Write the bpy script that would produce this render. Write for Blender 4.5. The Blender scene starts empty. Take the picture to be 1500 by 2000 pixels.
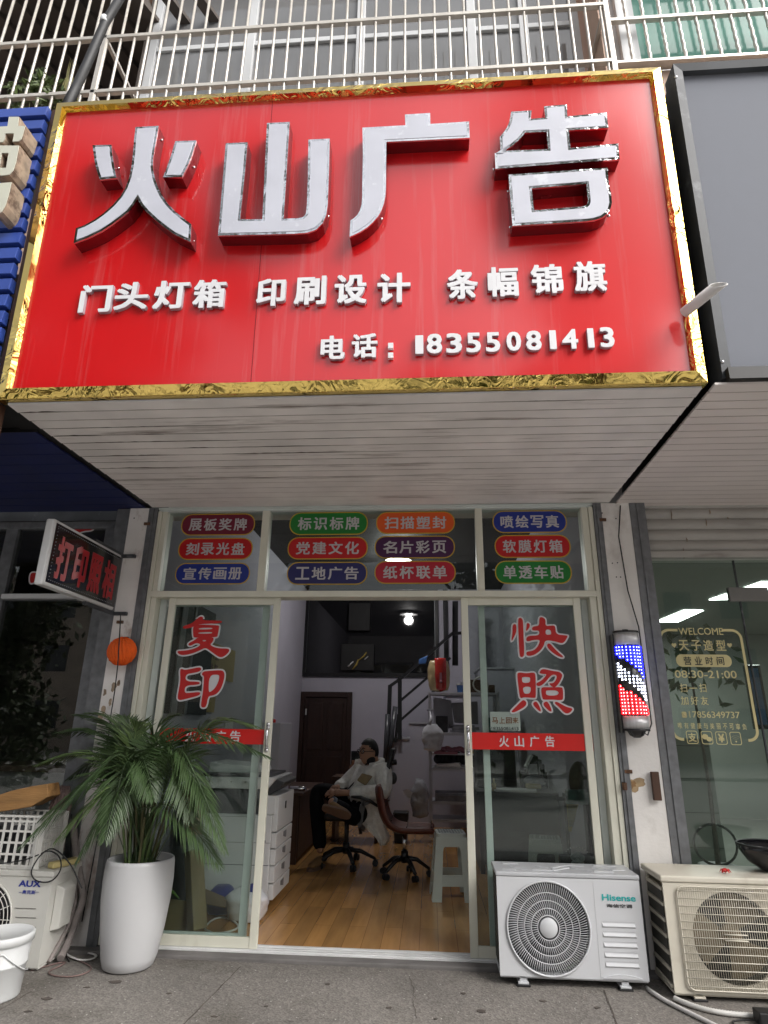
import bpy, bmesh, math, random
from mathutils import Vector, Matrix
R = math.radians
random.seed(7)
sc = bpy.context.scene
COL = sc.collection

# ------------------------------------------------------------------ camera
F_PX, CAM_H = 1206.0, 1.35                     # focal length in pixels of a 1500x2000 frame; phone height
AX = Vector((0.99743144, -0.01020904, -0.07089644))   # facade direction seen from the camera
AY = Vector((0.07033638, 0.32669937, 0.94250746))     # into the shop
AZ = Vector((0.01353973, -0.94507317, 0.32657829))    # up
CAM_D = 4.5315
cam_d = bpy.data.cameras.new('camera'); cam = bpy.data.objects.new('camera', cam_d); COL.objects.link(cam)
cam_d.sensor_fit = 'VERTICAL'; cam_d.sensor_height = 36.0; cam_d.sensor_width = 27.0
cam_d.lens = F_PX / 2000 * 36.0
cam_d.clip_start = 0.05; cam_d.clip_end = 400
rx = Vector((AX[0], AY[0], AZ[0])); ry = -Vector((AX[1], AY[1], AZ[1])); rz = -Vector((AX[2], AY[2], AZ[2]))
cam.matrix_world = Matrix(((rx[0], ry[0], rz[0], 0), (rx[1], ry[1], rz[1], -CAM_D), (rx[2], ry[2], rz[2], CAM_H), (0, 0, 0, 1)))
sc.camera = cam
EYE = Vector((0, -CAM_D, CAM_H))

# ------------------------------------------------------------------ sky, sun, exposure
SUN_EL, SUN_AZ = R(43), R(127)
w = bpy.data.worlds.new('World'); sc.world = w; w.use_nodes = True
nt = w.node_tree; bg = nt.nodes['Background']
sky = nt.nodes.new('ShaderNodeTexSky'); sky.sky_type = 'NISHITA'; sky.sun_disc = False
sky.sun_elevation = SUN_EL; sky.sun_rotation = SUN_AZ; sky.dust_density = 4.0; sky.air_density = 1.0
bw = nt.nodes.new('ShaderNodeRGBToBW'); mx = nt.nodes.new('ShaderNodeMix'); mx.data_type = 'RGBA'
nt.links.new(sky.outputs[0], bw.inputs[0]); nt.links.new(sky.outputs[0], mx.inputs['A']); nt.links.new(bw.outputs[0], mx.inputs['B'])
mx.inputs['Factor'].default_value = 0.82       # thin overcast: most of the blue is gone
nt.links.new(mx.outputs['Result'], bg.inputs[0]); bg.inputs[1].default_value = 0.15
sl = bpy.data.lights.new('sun', 'SUN'); sun = bpy.data.objects.new('sun', sl); COL.objects.link(sun)
sl.energy = 1.5; sl.angle = R(40); sl.color = (1.0, 0.965, 0.92)
sdir = Vector((math.sin(SUN_AZ) * math.cos(SUN_EL), math.cos(SUN_AZ) * math.cos(SUN_EL), math.sin(SUN_EL)))
sun.rotation_euler = sdir.to_track_quat('Z', 'Y').to_euler()
sc.view_settings.view_transform = 'Standard'; sc.view_settings.look = 'None'
sc.view_settings.exposure = 1.0; sc.view_settings.gamma = 1.0
try:
    sc.cycles.use_denoising = True; sc.cycles.max_bounces = 10; sc.cycles.transparent_max_bounces = 16
    sc.cycles.caustics_reflective = False; sc.cycles.caustics_refractive = False; sc.cycles.sample_clamp_indirect = 6
except Exception: pass

# ------------------------------------------------------------------ where a point of the photograph lies in the place
def ray(px, py):
    a, b = px - 750.0, py - 1000.0
    return Vector((AX[0]*a + AX[1]*b + AX[2]*F_PX, AY[0]*a + AY[1]*b + AY[2]*F_PX, AZ[0]*a + AZ[1]*b + AZ[2]*F_PX))
def onY(px, py, y): v = ray(px, py); return EYE + v * ((y + CAM_D) / v.y)
def onZ(px, py, z): v = ray(px, py); return EYE + v * ((z - CAM_H) / v.z)
def onX(px, py, x): v = ray(px, py); return EYE + v * (x / v.x)
def onP(px, py, p0, n): v = ray(px, py); return EYE + v * ((p0 - EYE).dot(n) / v.dot(n))

# ------------------------------------------------------------------ materials
M = {}
def srgb(*c): return tuple(((x/255)/12.92 if x <= 10 else (((x/255)+0.055)/1.055)**2.4) for x in c)
def mat(name, col, rough=0.5, metal=0.0, var=0.12, scale=3.0, bump=0.0, bscale=None, coat=0.0, spec=0.5, dirt=None, stretch=None, crough=0.05, alpha=None, sheen=0):
    m = bpy.data.materials.new(name); m.use_nodes = True; t = m.node_tree; n = t.nodes; L = t.links
    p = n['Principled BSDF']
    p.inputs['Roughness'].default_value = rough; p.inputs['Metallic'].default_value = metal
    p.inputs['Specular IOR Level'].default_value = spec
    if coat: p.inputs['Coat Weight'].default_value = coat; p.inputs['Coat Roughness'].default_value = crough
    if sheen: p.inputs['Sheen Weight'].default_value = sheen
    tc = n.new('ShaderNodeTexCoord'); mp = n.new('ShaderNodeMapping'); L.new(tc.outputs['Object'], mp.inputs[0])
    if stretch: mp.inputs['Scale'].default_value = stretch
    ns = n.new('ShaderNodeTexNoise'); ns.inputs['Scale'].default_value = scale; ns.inputs['Detail'].default_value = 8
    L.new(mp.outputs[0], ns.inputs[0])
    mr = n.new('ShaderNodeMapRange'); mr.inputs[1].default_value = 0.3; mr.inputs[2].default_value = 0.7
    L.new(ns.outputs['Fac'], mr.inputs[0])
    mix = n.new('ShaderNodeMix'); mix.data_type = 'RGBA'; L.new(mr.outputs[0], mix.inputs['Factor'])
    mix.inputs['A'].default_value = (*[c*(1-var) for c in col], 1); mix.inputs['B'].default_value = (*[min(1, c*(1+var)) for c in col], 1)
    out = mix.outputs['Result']
    if dirt:                                   # (colour, threshold, softness, scale, strength, stretch)
        dc, th, so, ds, st, sx = dirt
        m2 = n.new('ShaderNodeMapping'); L.new(tc.outputs['Object'], m2.inputs[0]); m2.inputs['Scale'].default_value = sx; m2.inputs['Location'].default_value = (3.1, 1.7, 0.4)
        n2 = n.new('ShaderNodeTexNoise'); n2.inputs['Scale'].default_value = ds; n2.inputs['Detail'].default_value = 10; n2.inputs['Roughness'].default_value = 0.65
        L.new(m2.outputs[0], n2.inputs[0])
        r2 = n.new('ShaderNodeMapRange'); r2.inputs[1].default_value = th; r2.inputs[2].default_value = th + so; r2.inputs[4].default_value = st
        L.new(n2.outputs['Fac'], r2.inputs[0])
        x2 = n.new('ShaderNodeMix'); x2.data_type = 'RGBA'; L.new(r2.outputs[0], x2.inputs['Factor']); L.new(out, x2.inputs['A']); x2.inputs['B'].default_value = (*dc, 1)
        out = x2.outputs['Result']
    L.new(out, p.inputs['Base Color'])
    rr = n.new('ShaderNodeMapRange'); rr.inputs[3].default_value = max(0.02, rough*0.8); rr.inputs[4].default_value = min(1, rough*1.2); L.new(ns.outputs['Fac'], rr.inputs[0]); L.new(rr.outputs[0], p.inputs['Roughness'])
    if bump:
        nb = n.new('ShaderNodeTexNoise'); nb.inputs['Scale'].default_value = bscale or scale*6; nb.inputs['Detail'].default_value = 4
        L.new(mp.outputs[0], nb.inputs[0]); b = n.new('ShaderNodeBump'); b.inputs['Strength'].default_value = bump; b.inputs['Distance'].default_value = 0.02
        L.new(nb.outputs['Fac'], b.inputs['Height']); L.new(b.outputs[0], p.inputs['Normal'])
        if coat: L.new(b.outputs[0], p.inputs['Coat Normal'])
    M[name] = m; return m
def glow(name, col, strength):
    m = bpy.data.materials.new(name); m.use_nodes = True; p = m.node_tree.nodes['Principled BSDF']
    p.inputs['Base Color'].default_value = (*col, 1); p.inputs['Emission Color'].default_value = (*col, 1); p.inputs['Emission Strength'].default_value = strength
    M[name] = m; return m
def glass(name, tint, base=0.05, wave=0.0, film=0.0, filmcol=(0.2, 0.2, 0.2)):
    m = bpy.data.materials.new(name); m.use_nodes = True; t = m.node_tree; n = t.nodes; L = t.links
    for q in list(n): n.remove(q)
    o = n.new('ShaderNodeOutputMaterial'); tr = n.new('ShaderNodeBsdfTransparent'); tr.inputs[0].default_value = (*tint, 1)
    gl = n.new('ShaderNodeBsdfGlossy'); gl.inputs['Roughness'].default_value = 0.0
    lw = n.new('ShaderNodeLayerWeight'); lw.inputs[0].default_value = 0.5
    pw = n.new('ShaderNodeMath'); pw.operation = 'POWER'; pw.inputs[1].default_value = 4.0; L.new(lw.outputs['Facing'], pw.inputs[0])
    ma = n.new('ShaderNodeMath'); ma.operation = 'MULTIPLY_ADD'; ma.inputs[1].default_value = 0.9; ma.inputs[2].default_value = base; L.new(pw.outputs[0], ma.inputs[0])
    mi = n.new('ShaderNodeMixShader'); L.new(ma.outputs[0], mi.inputs[0]); L.new(tr.outputs[0], mi.inputs[1]); L.new(gl.outputs[0], mi.inputs[2])
    tc = n.new('ShaderNodeTexCoord')
    if wave:
        ns = n.new('ShaderNodeTexNoise'); ns.inputs['Scale'].default_value = 1.3; L.new(tc.outputs['Object'], ns.inputs[0])
        b = n.new('ShaderNodeBump'); b.inputs['Strength'].default_value = wave; b.inputs['Distance'].default_value = 0.02; L.new(ns.outputs['Fac'], b.inputs['Height']); L.new(b.outputs[0], gl.inputs['Normal'])
    last = mi.outputs[0]
    if film:                                   # thin dust on the pane
        df = n.new('ShaderNodeBsdfDiffuse'); df.inputs[0].default_value = (*filmcol, 1)
        nz = n.new('ShaderNodeTexNoise'); nz.inputs['Scale'].default_value = 4; nz.inputs['Detail'].default_value = 8; L.new(tc.outputs['Object'], nz.inputs[0])
        r2 = n.new('ShaderNodeMapRange'); r2.inputs[1].default_value = 0.25; r2.inputs[2].default_value = 0.8; r2.inputs[3].default_value = film*0.4; r2.inputs[4].default_value = film*1.4; L.new(nz.outputs['Fac'], r2.inputs[0])
        m2 = n.new('ShaderNodeMixShader'); L.new(r2.outputs[0], m2.inputs[0]); L.new(last, m2.inputs[1]); L.new(df.outputs[0], m2.inputs[2]); last = m2.outputs[0]
    L.new(last, o.inputs[0]); M[name] = m; return m

# ------------------------------------------------------------------ mesh building
ORG = {}
class MB:
    def __init__(s): s.v = []; s.f = []; s.sm = []
    def add(s, vs, fs, smooth=False):
        k = len(s.v); s.v += [Vector(q) for q in vs]; s.f += [tuple(i + k for i in q) for q in fs]; s.sm += [smooth]*len(fs); return s
    def box(s, x0, x1, y0, y1, z0, z1):
        if x0 > x1: x0, x1 = x1, x0
        if y0 > y1: y0, y1 = y1, y0
        if z0 > z1: z0, z1 = z1, z0
        return s.add([(x0,y0,z0),(x1,y0,z0),(x1,y1,z0),(x0,y1,z0),(x0,y0,z1),(x1,y0,z1),(x1,y1,z1),(x0,y1,z1)],
                     [(3,2,1,0),(4,5,6,7),(0,1,5,4),(1,2,6,5),(2,3,7,6),(3,0,4,7)])
    def quad(s, a, b, c, d): return s.add([a, b, c, d], [(0,1,2,3)])
    def hexa(s, bot, top):                     # four corners below, four above
        return s.add(list(bot) + list(top), [(3,2,1,0),(4,5,6,7),(0,1,5,4),(1,2,6,5),(2,3,7,6),(3,0,4,7)])
    def prism(s, pts, off):
        n = len(pts); off = Vector(off); a = [Vector(p) for p in pts]
        return s.add(a + [p + off for p in a], [tuple(range(n)), tuple(range(2*n-1, n-1, -1))] + [((i+1) % n, i, n+i, n+(i+1) % n) for i in range(n)])
    def tube(s, pts, r, n=8, closed=False, cap=True, flat=None):
        pts = [Vector(p) for p in pts]; N = len(pts); rs = r if isinstance(r, (list, tuple)) else [r]*N
        up = Vector((0, 0, 1)); vs = []; prev = None
        for i, p in enumerate(pts):
            if closed: t = pts[(i+1) % N] - pts[i-1]
            else: t = pts[min(i+1, N-1)] - pts[max(i-1, 0)]
            if t.length < 1e-9: t = Vector((0, 0, 1))
            t.normalize()
            if prev is None:
                a = t.cross(up)
                if a.length < 0.05: a = t.cross(Vector((1, 0, 0)))
            else: a = prev - t*prev.dot(t)
            a.normalize(); prev = a; b = t.cross(a)
            for k in range(n):
                g = 2*math.pi*k/n; q = math.cos(g); h = math.sin(g)*(flat or 1)
                vs.append(p + (a*q + b*h)*rs[i])
        fs = []
        for i in range(N if closed else N-1):
            j = (i+1) % N
            for k in range(n): fs.append((i*n+k, i*n+(k+1) % n, j*n+(k+1) % n, j*n+k))
        s.add(vs, fs, True)
        if cap and not closed:
            k0 = len(s.v) - len(vs)
            s.f.append(tuple(k0+k for k in range(n-1, -1, -1))); s.f.append(tuple(k0+(N-1)*n+k for k in range(n))); s.sm += [False, False]
        return s
    def cyl(s, a, b, r, n=12, r2=None): return s.tube([a, b], [r, r if r2 is None else r2], n)
    def bar(s, a, b, wx, wz, up=(0, 0, 1)):    # rectangular bar from a to b
        a, b = Vector(a), Vector(b); t = (b-a).normalized(); u = Vector(up); sx = t.cross(u)
        if sx.length < 1e-3: sx = t.cross(Vector((1, 0, 0)))
        sx.normalize(); u = sx.cross(t); sx = sx*wx/2; u = u*wz/2
        return s.hexa([a-sx-u, a+sx-u, a+sx+u, a-sx+u], [b-sx-u, b+sx-u, b+sx+u, b-sx+u])
    def lathe(s, prof, c, n=32, axis='Z', sx=1, sy=1):
        c = Vector(c); vs = []; m = len(prof)
        for r_, h in prof:
            for k in range(n):
                g = 2*math.pi*k/n; x, y = r_*math.cos(g)*sx, r_*math.sin(g)*sy
                vs.append(c + (Vector((x, y, h)) if axis == 'Z' else Vector((x, h, y)) if axis == 'Y' else Vector((h, x, y))))
        fs = []
        for i in range(m-1):
            for k in range(n): fs.append((i*n+k, i*n+(k+1) % n, (i+1)*n+(k+1) % n, (i+1)*n+k))
        return s.add(vs, fs, True)
    def ball(s, c, rad, n=16, m=10, f=None):
        c = Vector(c); rad = (rad,)*3 if isinstance(rad, (int, float)) else rad; vs = []
        for i in range(m+1):
            th = math.pi*i/m
            for k in range(n):
                g = 2*math.pi*k/n; d = Vector((math.sin(th)*math.cos(g), math.sin(th)*math.sin(g), math.cos(th)))
                p = Vector((d.x*rad[0], d.y*rad[1], d.z*rad[2]))
                vs.append(c + (f(d, p) if f else p))
        return s.add(vs, [(i*n+k, (i+1)*n+k, (i+1)*n+(k+1) % n, i*n+(k+1) % n) for i in range(m) for k in range(n)], True)
    def flat(s, mesh2, O, U, V, N=None, off=0.0):     # lay a flat or extruded outline in the plane O + U x + V y
        vs, fs = mesh2; O, U, V = Vector(O), Vector(U), Vector(V); N = Vector(N) if N is not None else U.cross(V).normalized()
        return s.add([O + U*x + V*y + N*(z + off) for x, y, z in vs], fs)
    def build(s, name, m, parent=None, bevel=0, smooth=None, local=False, seg=2):
        me = bpy.data.meshes.new(name); o0 = Vector((0, 0, 0)) if local or parent is None else ORG.get(parent, Vector((0, 0, 0)))
        base = o0
        if parent is None and not local and s.v:
            xs = [p.x for p in s.v]; ys = [p.y for p in s.v]; zs = [p.z for p in s.v]
            base = Vector(((min(xs)+max(xs))/2, (min(ys)+max(ys))/2, min(zs)))
        me.from_pydata([p - base for p in s.v], [], s.f); me.update()
        bm = bmesh.new(); bm.from_mesh(me); bmesh.ops.recalc_face_normals(bm, faces=bm.faces); bm.to_mesh(me); bm.free()
        for i, pl in enumerate(me.polygons):
            pl.use_smooth = (s.sm[i] if smooth is None else smooth) if i < len(s.sm) else False
        me.materials.append(M[m] if isinstance(m, str) else m)
        o = bpy.data.objects.new(name, me); COL.objects.link(o)
        if parent is not None: o.parent = parent; ORG[o] = o0
        else: o.location = base; ORG[o] = base
        if bevel:
            b = o.modifiers.new('bevel', 'BEVEL'); b.width = bevel; b.segments = seg; b.limit_method = 'ANGLE'; b.angle_limit = R(40)
        return o
def tag(o, label=None, cat=None, group=None, kind=None):
    if label: o['label'] = label
    if cat: o['category'] = cat
    if group: o['group'] = group
    if kind: o['kind'] = kind
    return o
def thing(name, label, cat, loc=(0, 0, 0), group=None, rz=0):
    o = bpy.data.objects.new(name, None); COL.objects.link(o); o.location = loc; o.rotation_euler = (0, 0, rz); o.empty_display_size = 0.1
    ORG[o] = Vector(loc); return tag(o, label, cat, group)
def struct(name, mb, m, **k): return tag(mb.build(name, m, **k), kind='structure')
def dup(root, loc, rz=0, label=None):
    r = root.copy(); COL.objects.link(r); r.location = loc; r.rotation_euler = (0, 0, rz)
    if label: r['label'] = label
    for ch in list(root.children):
        c = ch.copy(); COL.objects.link(c); c.parent = r
        for g in list(ch.children):
            d = g.copy(); COL.objects.link(d); d.parent = c
    return r
# ------------------------------------------------------------------ outlines and lettering
def _curve_mesh(cu):
    o = bpy.data.objects.new('tmp', cu); COL.objects.link(o)
    dg = bpy.context.evaluated_depsgraph_get(); me = bpy.data.meshes.new_from_object(o.evaluated_get(dg))
    vs = [tuple(v.co) for v in me.vertices]; fs = [tuple(p.vertices) for p in me.polygons]
    bpy.data.objects.remove(o); bpy.data.meshes.remove(me); bpy.data.curves.remove(cu); return vs, fs
def chaikin(p, it=2):
    for _ in range(it):
        q = []
        for i in range(len(p)):
            a, b = p[i], p[(i+1) % len(p)]
            q += [(a[0]*.75+b[0]*.25, a[1]*.75+b[1]*.25), (a[0]*.25+b[0]*.75, a[1]*.25+b[1]*.75)]
        p = q
    return p
def outline(loops, offset=0.0, extrude=0.0):
    cu = bpy.data.curves.new('tmp', 'CURVE'); cu.dimensions = '2D'; cu.fill_mode = 'BOTH' if not extrude else 'BOTH'
    for lp in loops:
        sp = cu.splines.new('POLY'); sp.points.add(len(lp)-1); sp.use_cyclic_u = True
        for i, q in enumerate(lp): sp.points[i].co = (q[0], q[1], 0, 1)
    cu.extrude = extrude; cu.offset = offset
    return _curve_mesh(cu)
_TC = {}
def text2d(body, bold=0.02, extrude=0.0, space=1.0):       # thickened by laying shifted copies a hair apart
    k = (body, bold, extrude, space)
    if k not in _TC:
        cu = bpy.data.curves.new('tmp', 'FONT'); cu.body = body; cu.size = 1; cu.extrude = extrude; cu.space_character = space
        cu.fill_mode = 'BOTH'; cu.resolution_u = 3
        vs, fs = _curve_mesh(cu)
        if bold:
            V, Fc = [], []; b = bold*.62; ds = [(0, 0), (b, b*.8), (-b, b*.8), (b, -b*.8), (-b, -b*.8), (b*1.2, 0), (-b*1.2, 0)]
            for i, (dx, dy) in enumerate(ds):
                n0 = len(V); V += [(x+dx, y+dy, z*(1 - .004*i) if extrude else z + .00012*i) for x, y, z in vs]; Fc += [tuple(n0+q for q in f) for f in fs]
            vs, fs = V, Fc
        _TC[k] = (vs, fs)
    return _TC[k]
def fit(m2, w, h, zs=1.0):                    # scale an outline into a w x h box centred on the origin
    vs, fs = m2; x0 = min(v[0] for v in vs); x1 = max(v[0] for v in vs); y0 = min(v[1] for v in vs); y1 = max(v[1] for v in vs)
    kx, ky = w/(x1-x0), h/(y1-y0)
    return [((v[0]-(x0+x1)/2)*kx, (v[1]-(y0+y1)/2)*ky, v[2]*zs) for v in vs], fs
def rounded(w, h, r, n=6):
    pts = []
    for cx, cy, a0 in ((w/2-r, h/2-r, 0), (-w/2+r, h/2-r, 90), (-w/2+r, -h/2+r, 180), (w/2-r, -h/2+r, 270)):
        for i in range(n+1): a = R(a0+90*i/n); pts.append((cx+r*math.cos(a), cy+r*math.sin(a)))
    return pts
X, Y, Z = Vector((1, 0, 0)), Vector((0, 1, 0)), Vector((0, 0, 1))
def words(body, pa, pb, y, m, parent, bold=0.03, name='lettering', lift=0.0, space=1.0):   # upright text on a plane facing the street
    a, b = onY(*pa, y), onY(*pb, y); w_, h_ = abs(b.x-a.x), abs(a.z-b.z)
    mb = MB().flat(fit(text2d(body, bold, 0, space), w_, h_), ((a.x+b.x)/2, y-lift, (a.z+b.z)/2), X, Z)
    return mb.build(name, m, parent)
# ------------------------------------------------------------------ palette
mat('red_panel', (0.64, 0.005, 0.008), rough=0.45, var=0.05, scale=1.2, coat=1.0, crough=0.13, dirt=((0.60, 0.17, 0.17), 0.56, 0.22, 2.2, 0.5, (7, 1, 0.28)))
m_ = M['red_panel'].node_tree.nodes['Principled BSDF']; m_.inputs['Coat IOR'].default_value = 1.7; m_.inputs['Specular IOR Level'].default_value = 0.2
def gold_mat():
    m = mat('gold', (0.88, 0.64, 0.19), rough=0.045, metal=1, var=0.05, scale=6); t = m.node_tree; n = t.nodes; L = t.links; p = n['Principled BSDF']
    tc = n.new('ShaderNodeTexCoord'); a = n.new('ShaderNodeTexNoise'); a.inputs['Scale'].default_value = 8; a.inputs['Detail'].default_value = 2.5; a.inputs['Distortion'].default_value = 1.6
    k = n.new('ShaderNodeTexNoise'); k.inputs['Scale'].default_value = 1.7; k.inputs['Detail'].default_value = 1
    r = n.new('ShaderNodeMapRange'); r.inputs[1].default_value = 0.42; r.inputs[2].default_value = 0.56; r.inputs[3].default_value = 0.03; r.inputs[4].default_value = 0.72
    b = n.new('ShaderNodeBump'); b.inputs['Distance'].default_value = 0.03
    L.new(tc.outputs['Object'], a.inputs[0]); L.new(tc.outputs['Object'], k.inputs[0]); L.new(k.outputs['Fac'], r.inputs[0]); L.new(r.outputs[0], b.inputs['Strength']); L.new(a.outputs['Fac'], b.inputs['Height']); L.new(b.outputs[0], p.inputs['Normal'])
gold_mat()
mat('chrome', (0.72, 0.72, 0.74), rough=0.08, metal=1, var=0.05, scale=8, bump=0.4, bscale=12)
mat('letter_face', (0.58, 0.59, 0.66), rough=0.35, var=0.05, scale=5, coat=0.3, crough=0.1, dirt=((0.75, 0.77, 0.82), 0.6, 0.05, 7, 0.6, (1, 1, 1)))
mat('letter_side', (0.22, 0.012, 0.02), rough=0.25, metal=0.6, var=0.15, scale=5)
mat('white_plastic', (0.78, 0.78, 0.80), rough=0.35, var=0.04, scale=4)
mat('char_side', (0.42, 0.36, 0.40), rough=0.5)
mat('soffit_white', (0.82, 0.785, 0.76), rough=0.55, var=0.12, scale=2.5, dirt=((0.13, 0.085, 0.06), 0.57, 0.16, 2.0, 0.8, (0.45, 5.5, 1)))
mat('soffit_clean', (0.78, 0.72, 0.69), rough=0.55, var=0.06, scale=2, dirt=((0.25, 0.20, 0.16), 0.63, 0.2, 2.5, 0.4, (0.4, 6, 1)))
mat('joint_grime', (0.17, 0.135, 0.11), rough=0.9, var=0.4, scale=3, stretch=(1, 6, 1))
mat('groove', (0.10, 0.075, 0.06), rough=0.9, var=0.5, scale=5, stretch=(0.5, 4, 1))
mat('navy_soffit', (0.012, 0.018, 0.085), rough=0.6, var=0.25, scale=3, dirt=((0.10, 0.07, 0.06), 0.66, 0.1, 3, 0.5, (0.3, 12, 1)))
mat('black_paint', (0.012, 0.011, 0.011), rough=0.5, var=0.3)
mat('blue_slat', (0.035, 0.075, 0.33), rough=0.35, var=0.18, scale=2, stretch=(0.5, 1, 3), coat=0.2, crough=0.2)
mat('cream_face', (0.62, 0.62, 0.52), rough=0.5, var=0.06)
mat('stained_side', (0.36, 0.27, 0.19), rough=0.7, var=0.3, scale=14, dirt=((0.10, 0.06, 0.04), 0.5, 0.15, 12, 0.9, (1, 1, 1)))
mat('grey_panel', (0.20, 0.21, 0.24), rough=0.7, var=0.05, scale=2, spec=0.15)
mat('dark_frame', (0.060, 0.064, 0.070), rough=0.5, var=0.3, scale=5, spec=0.25, dirt=((0.30, 0.31, 0.33), 0.60, 0.14, 6, 0.5, (1, 1, 1)))
mat('pale_steel', (0.62, 0.58, 0.52), rough=0.32, var=0.10, scale=9, metal=0.35, dirt=((0.30, 0.22, 0.15), 0.62, 0.2, 14, 0.6, (1, 1, 1)))
mat('pvc_white', (0.66, 0.67, 0.68), rough=0.4, var=0.05)
mat('pink_wall', (0.60, 0.43, 0.34), rough=0.85, var=0.08, scale=3, bump=0.15, dirt=((0.33, 0.25, 0.19), 0.62, 0.08, 3, 0.6, (1, 1, 2)))
mat('rust_wash', (0.40, 0.29, 0.17), rough=0.9, var=0.25, scale=25)
mat('rust_core', (0.26, 0.15, 0.07), rough=0.9, var=0.3, scale=25)
mat('plaster_patch', (0.42, 0.35, 0.27), rough=0.95, var=0.25, scale=15, bump=0.3)
mat('upper_glass', (0.20, 0.202, 0.205), rough=0.04, var=0.22, scale=0.9, coat=0.0, spec=0.6)
mat('green_glass', (0.14, 0.29, 0.245), rough=0.08, var=0.15, scale=1.5, spec=0.1)
mat('balcony_dark', (0.10, 0.085, 0.075), rough=0.9, var=0.3, scale=2)
mat('white_wall', (0.76, 0.735, 0.71), rough=0.85, var=0.07, scale=2.5, bump=0.12, bscale=30, dirt=((0.36, 0.31, 0.28), 0.6, 0.12, 2.0, 0.5, (1, 1, 0.8)))
mat('worn_wall', (0.74, 0.71, 0.69), rough=0.85, var=0.12, scale=3, bump=0.2, bscale=25, dirt=((0.30, 0.20, 0.16), 0.56, 0.10, 3.2, 0.7, (1.5, 1, 0.8)))
mat('rust', (0.11, 0.055, 0.03), rough=0.9, var=0.4, scale=20, bump=0.3)
mat('galvanised', (0.17, 0.175, 0.185), rough=0.5, metal=0.35, var=0.22, scale=18, dirt=((0.07, 0.06, 0.055), 0.6, 0.2, 3, 0.6, (1, 1, 0.5)))
mat('alu_cream', (0.68, 0.67, 0.57), rough=0.42, var=0.06, scale=4, stretch=(1, 1, 0.2), dirt=((0.36, 0.33, 0.26), 0.64, 0.2, 4, 0.45, (1, 1, 0.6)))
mat('alu_inner', (0.62, 0.67, 0.65), rough=0.45, var=0.06)
mat('track_white', (0.66, 0.66, 0.66), rough=0.35, var=0.1, scale=8)
glass('shop_glass', (0.86, 0.90, 0.88), base=0.032, film=0.005)
glass('side_glass', (0.80, 0.82, 0.80), base=0.07, film=0.004)
glass('barber_glass', (0.84, 0.885, 0.85), base=0.05, film=0.05, filmcol=(0.25, 0.30, 0.26))
mat('mezz_glass', (0.012, 0.012, 0.014), rough=0.03, var=0.1, coat=0.2)
mat('vinyl_red', (0.50, 0.012, 0.012), rough=0.4, var=0.05)
mat('vinyl_white', (0.62, 0.62, 0.64), rough=0.5, var=0.05)
mat('band_red', (0.62, 0.015, 0.012), rough=0.3, var=0.04)
mat('sticker_gold', (0.52, 0.33, 0.03), rough=0.4, var=0.05)
for nm, c in dict(maroon=(110, 12, 45), red=(185, 16, 24), blue=(24, 45, 135), green=(20, 118, 44), navy=(28, 26, 92), orange=(214, 84, 26), purple=(66, 16, 70), crimson=(178, 14, 44)).items():
    mat('sticker_'+nm, srgb(*c), rough=0.4, var=0.05)
mat('sticker_text', (0.50, 0.48, 0.50), rough=0.5, var=0.03)
mat('paper', (0.72, 0.72, 0.72), rough=0.8, var=0.04)
mat('paper_brown_ink', (0.22, 0.10, 0.05), rough=0.8)
mat('ink_black', (0.02, 0.02, 0.022), rough=0.6)
mat('screen_black', (0.010, 0.010, 0.011), rough=0.12, var=0.2, coat=0.4, crough=0.05)
mat('screen_red', (0.40, 0.012, 0.018), rough=0.3)
mat('screen_rim', (0.36, 0.10, 0.11), rough=0.4)
mat('case_white', (0.60, 0.60, 0.60), rough=0.4, var=0.05)
mat('lantern_orange', (0.80, 0.115, 0.008), rough=0.8, var=0.15, scale=9)
mat('black_rubber', (0.012, 0.012, 0.013), rough=0.55, var=0.2)
mat('insulation', (0.24, 0.21, 0.20), rough=0.9, var=0.3, scale=9, bump=0.4)
mat('ac_white', (0.60, 0.61, 0.63), rough=0.35, var=0.025, scale=2, coat=0.15)
mat('ac_top', (0.48, 0.49, 0.51), rough=0.4, var=0.08, scale=3)
mat('ac_old', (0.62, 0.58, 0.49), rough=0.5, var=0.08, scale=3, dirt=((0.30, 0.24, 0.17), 0.55, 0.22, 3.0, 0.6, (1, 1, 0.7)))
mat('ac_grey', (0.56, 0.55, 0.51), rough=0.5, var=0.07, scale=3, dirt=((0.27, 0.24, 0.19), 0.60, 0.2, 4, 0.5, (1, 1, 0.7)))
mat('fan_dark', (0.022, 0.022, 0.024), rough=0.6, var=0.3)
mat('fan_blade', (0.06, 0.062, 0.066), rough=0.4, var=0.2)
mat('fan_old', (0.20, 0.16, 0.10), rough=0.7, var=0.3)
mat('fin_dark', (0.07, 0.068, 0.06), rough=0.6, var=0.3, scale=10)
mat('teal_ink', (0.02, 0.40, 0.40), rough=0.4)
mat('blue_ink', (0.02, 0.035, 0.27), rough=0.4)
mat('ceramic', (0.54, 0.54, 0.55), rough=0.38, var=0.035, scale=2, coat=0.25, crough=0.2, dirt=((0.42, 0.38, 0.34), 0.70, 0.04, 9, 0.5, (1, 1, 1)))
mat('soil', (0.035, 0.028, 0.022), rough=1, var=0.5, scale=30, bump=0.8)
def leafmat(name, a, b):
    m = mat(name, a, rough=0.42, var=0.35, scale=7, spec=0.4)
    p = m.node_tree.nodes['Principled BSDF']; p.inputs['Transmission Weight'].default_value = 0.0
    return m
leafmat('palm_leaf', (0.048, 0.084, 0.030), 0); leafmat('palm_pale', (0.085, 0.13, 0.045), 0)
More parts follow.
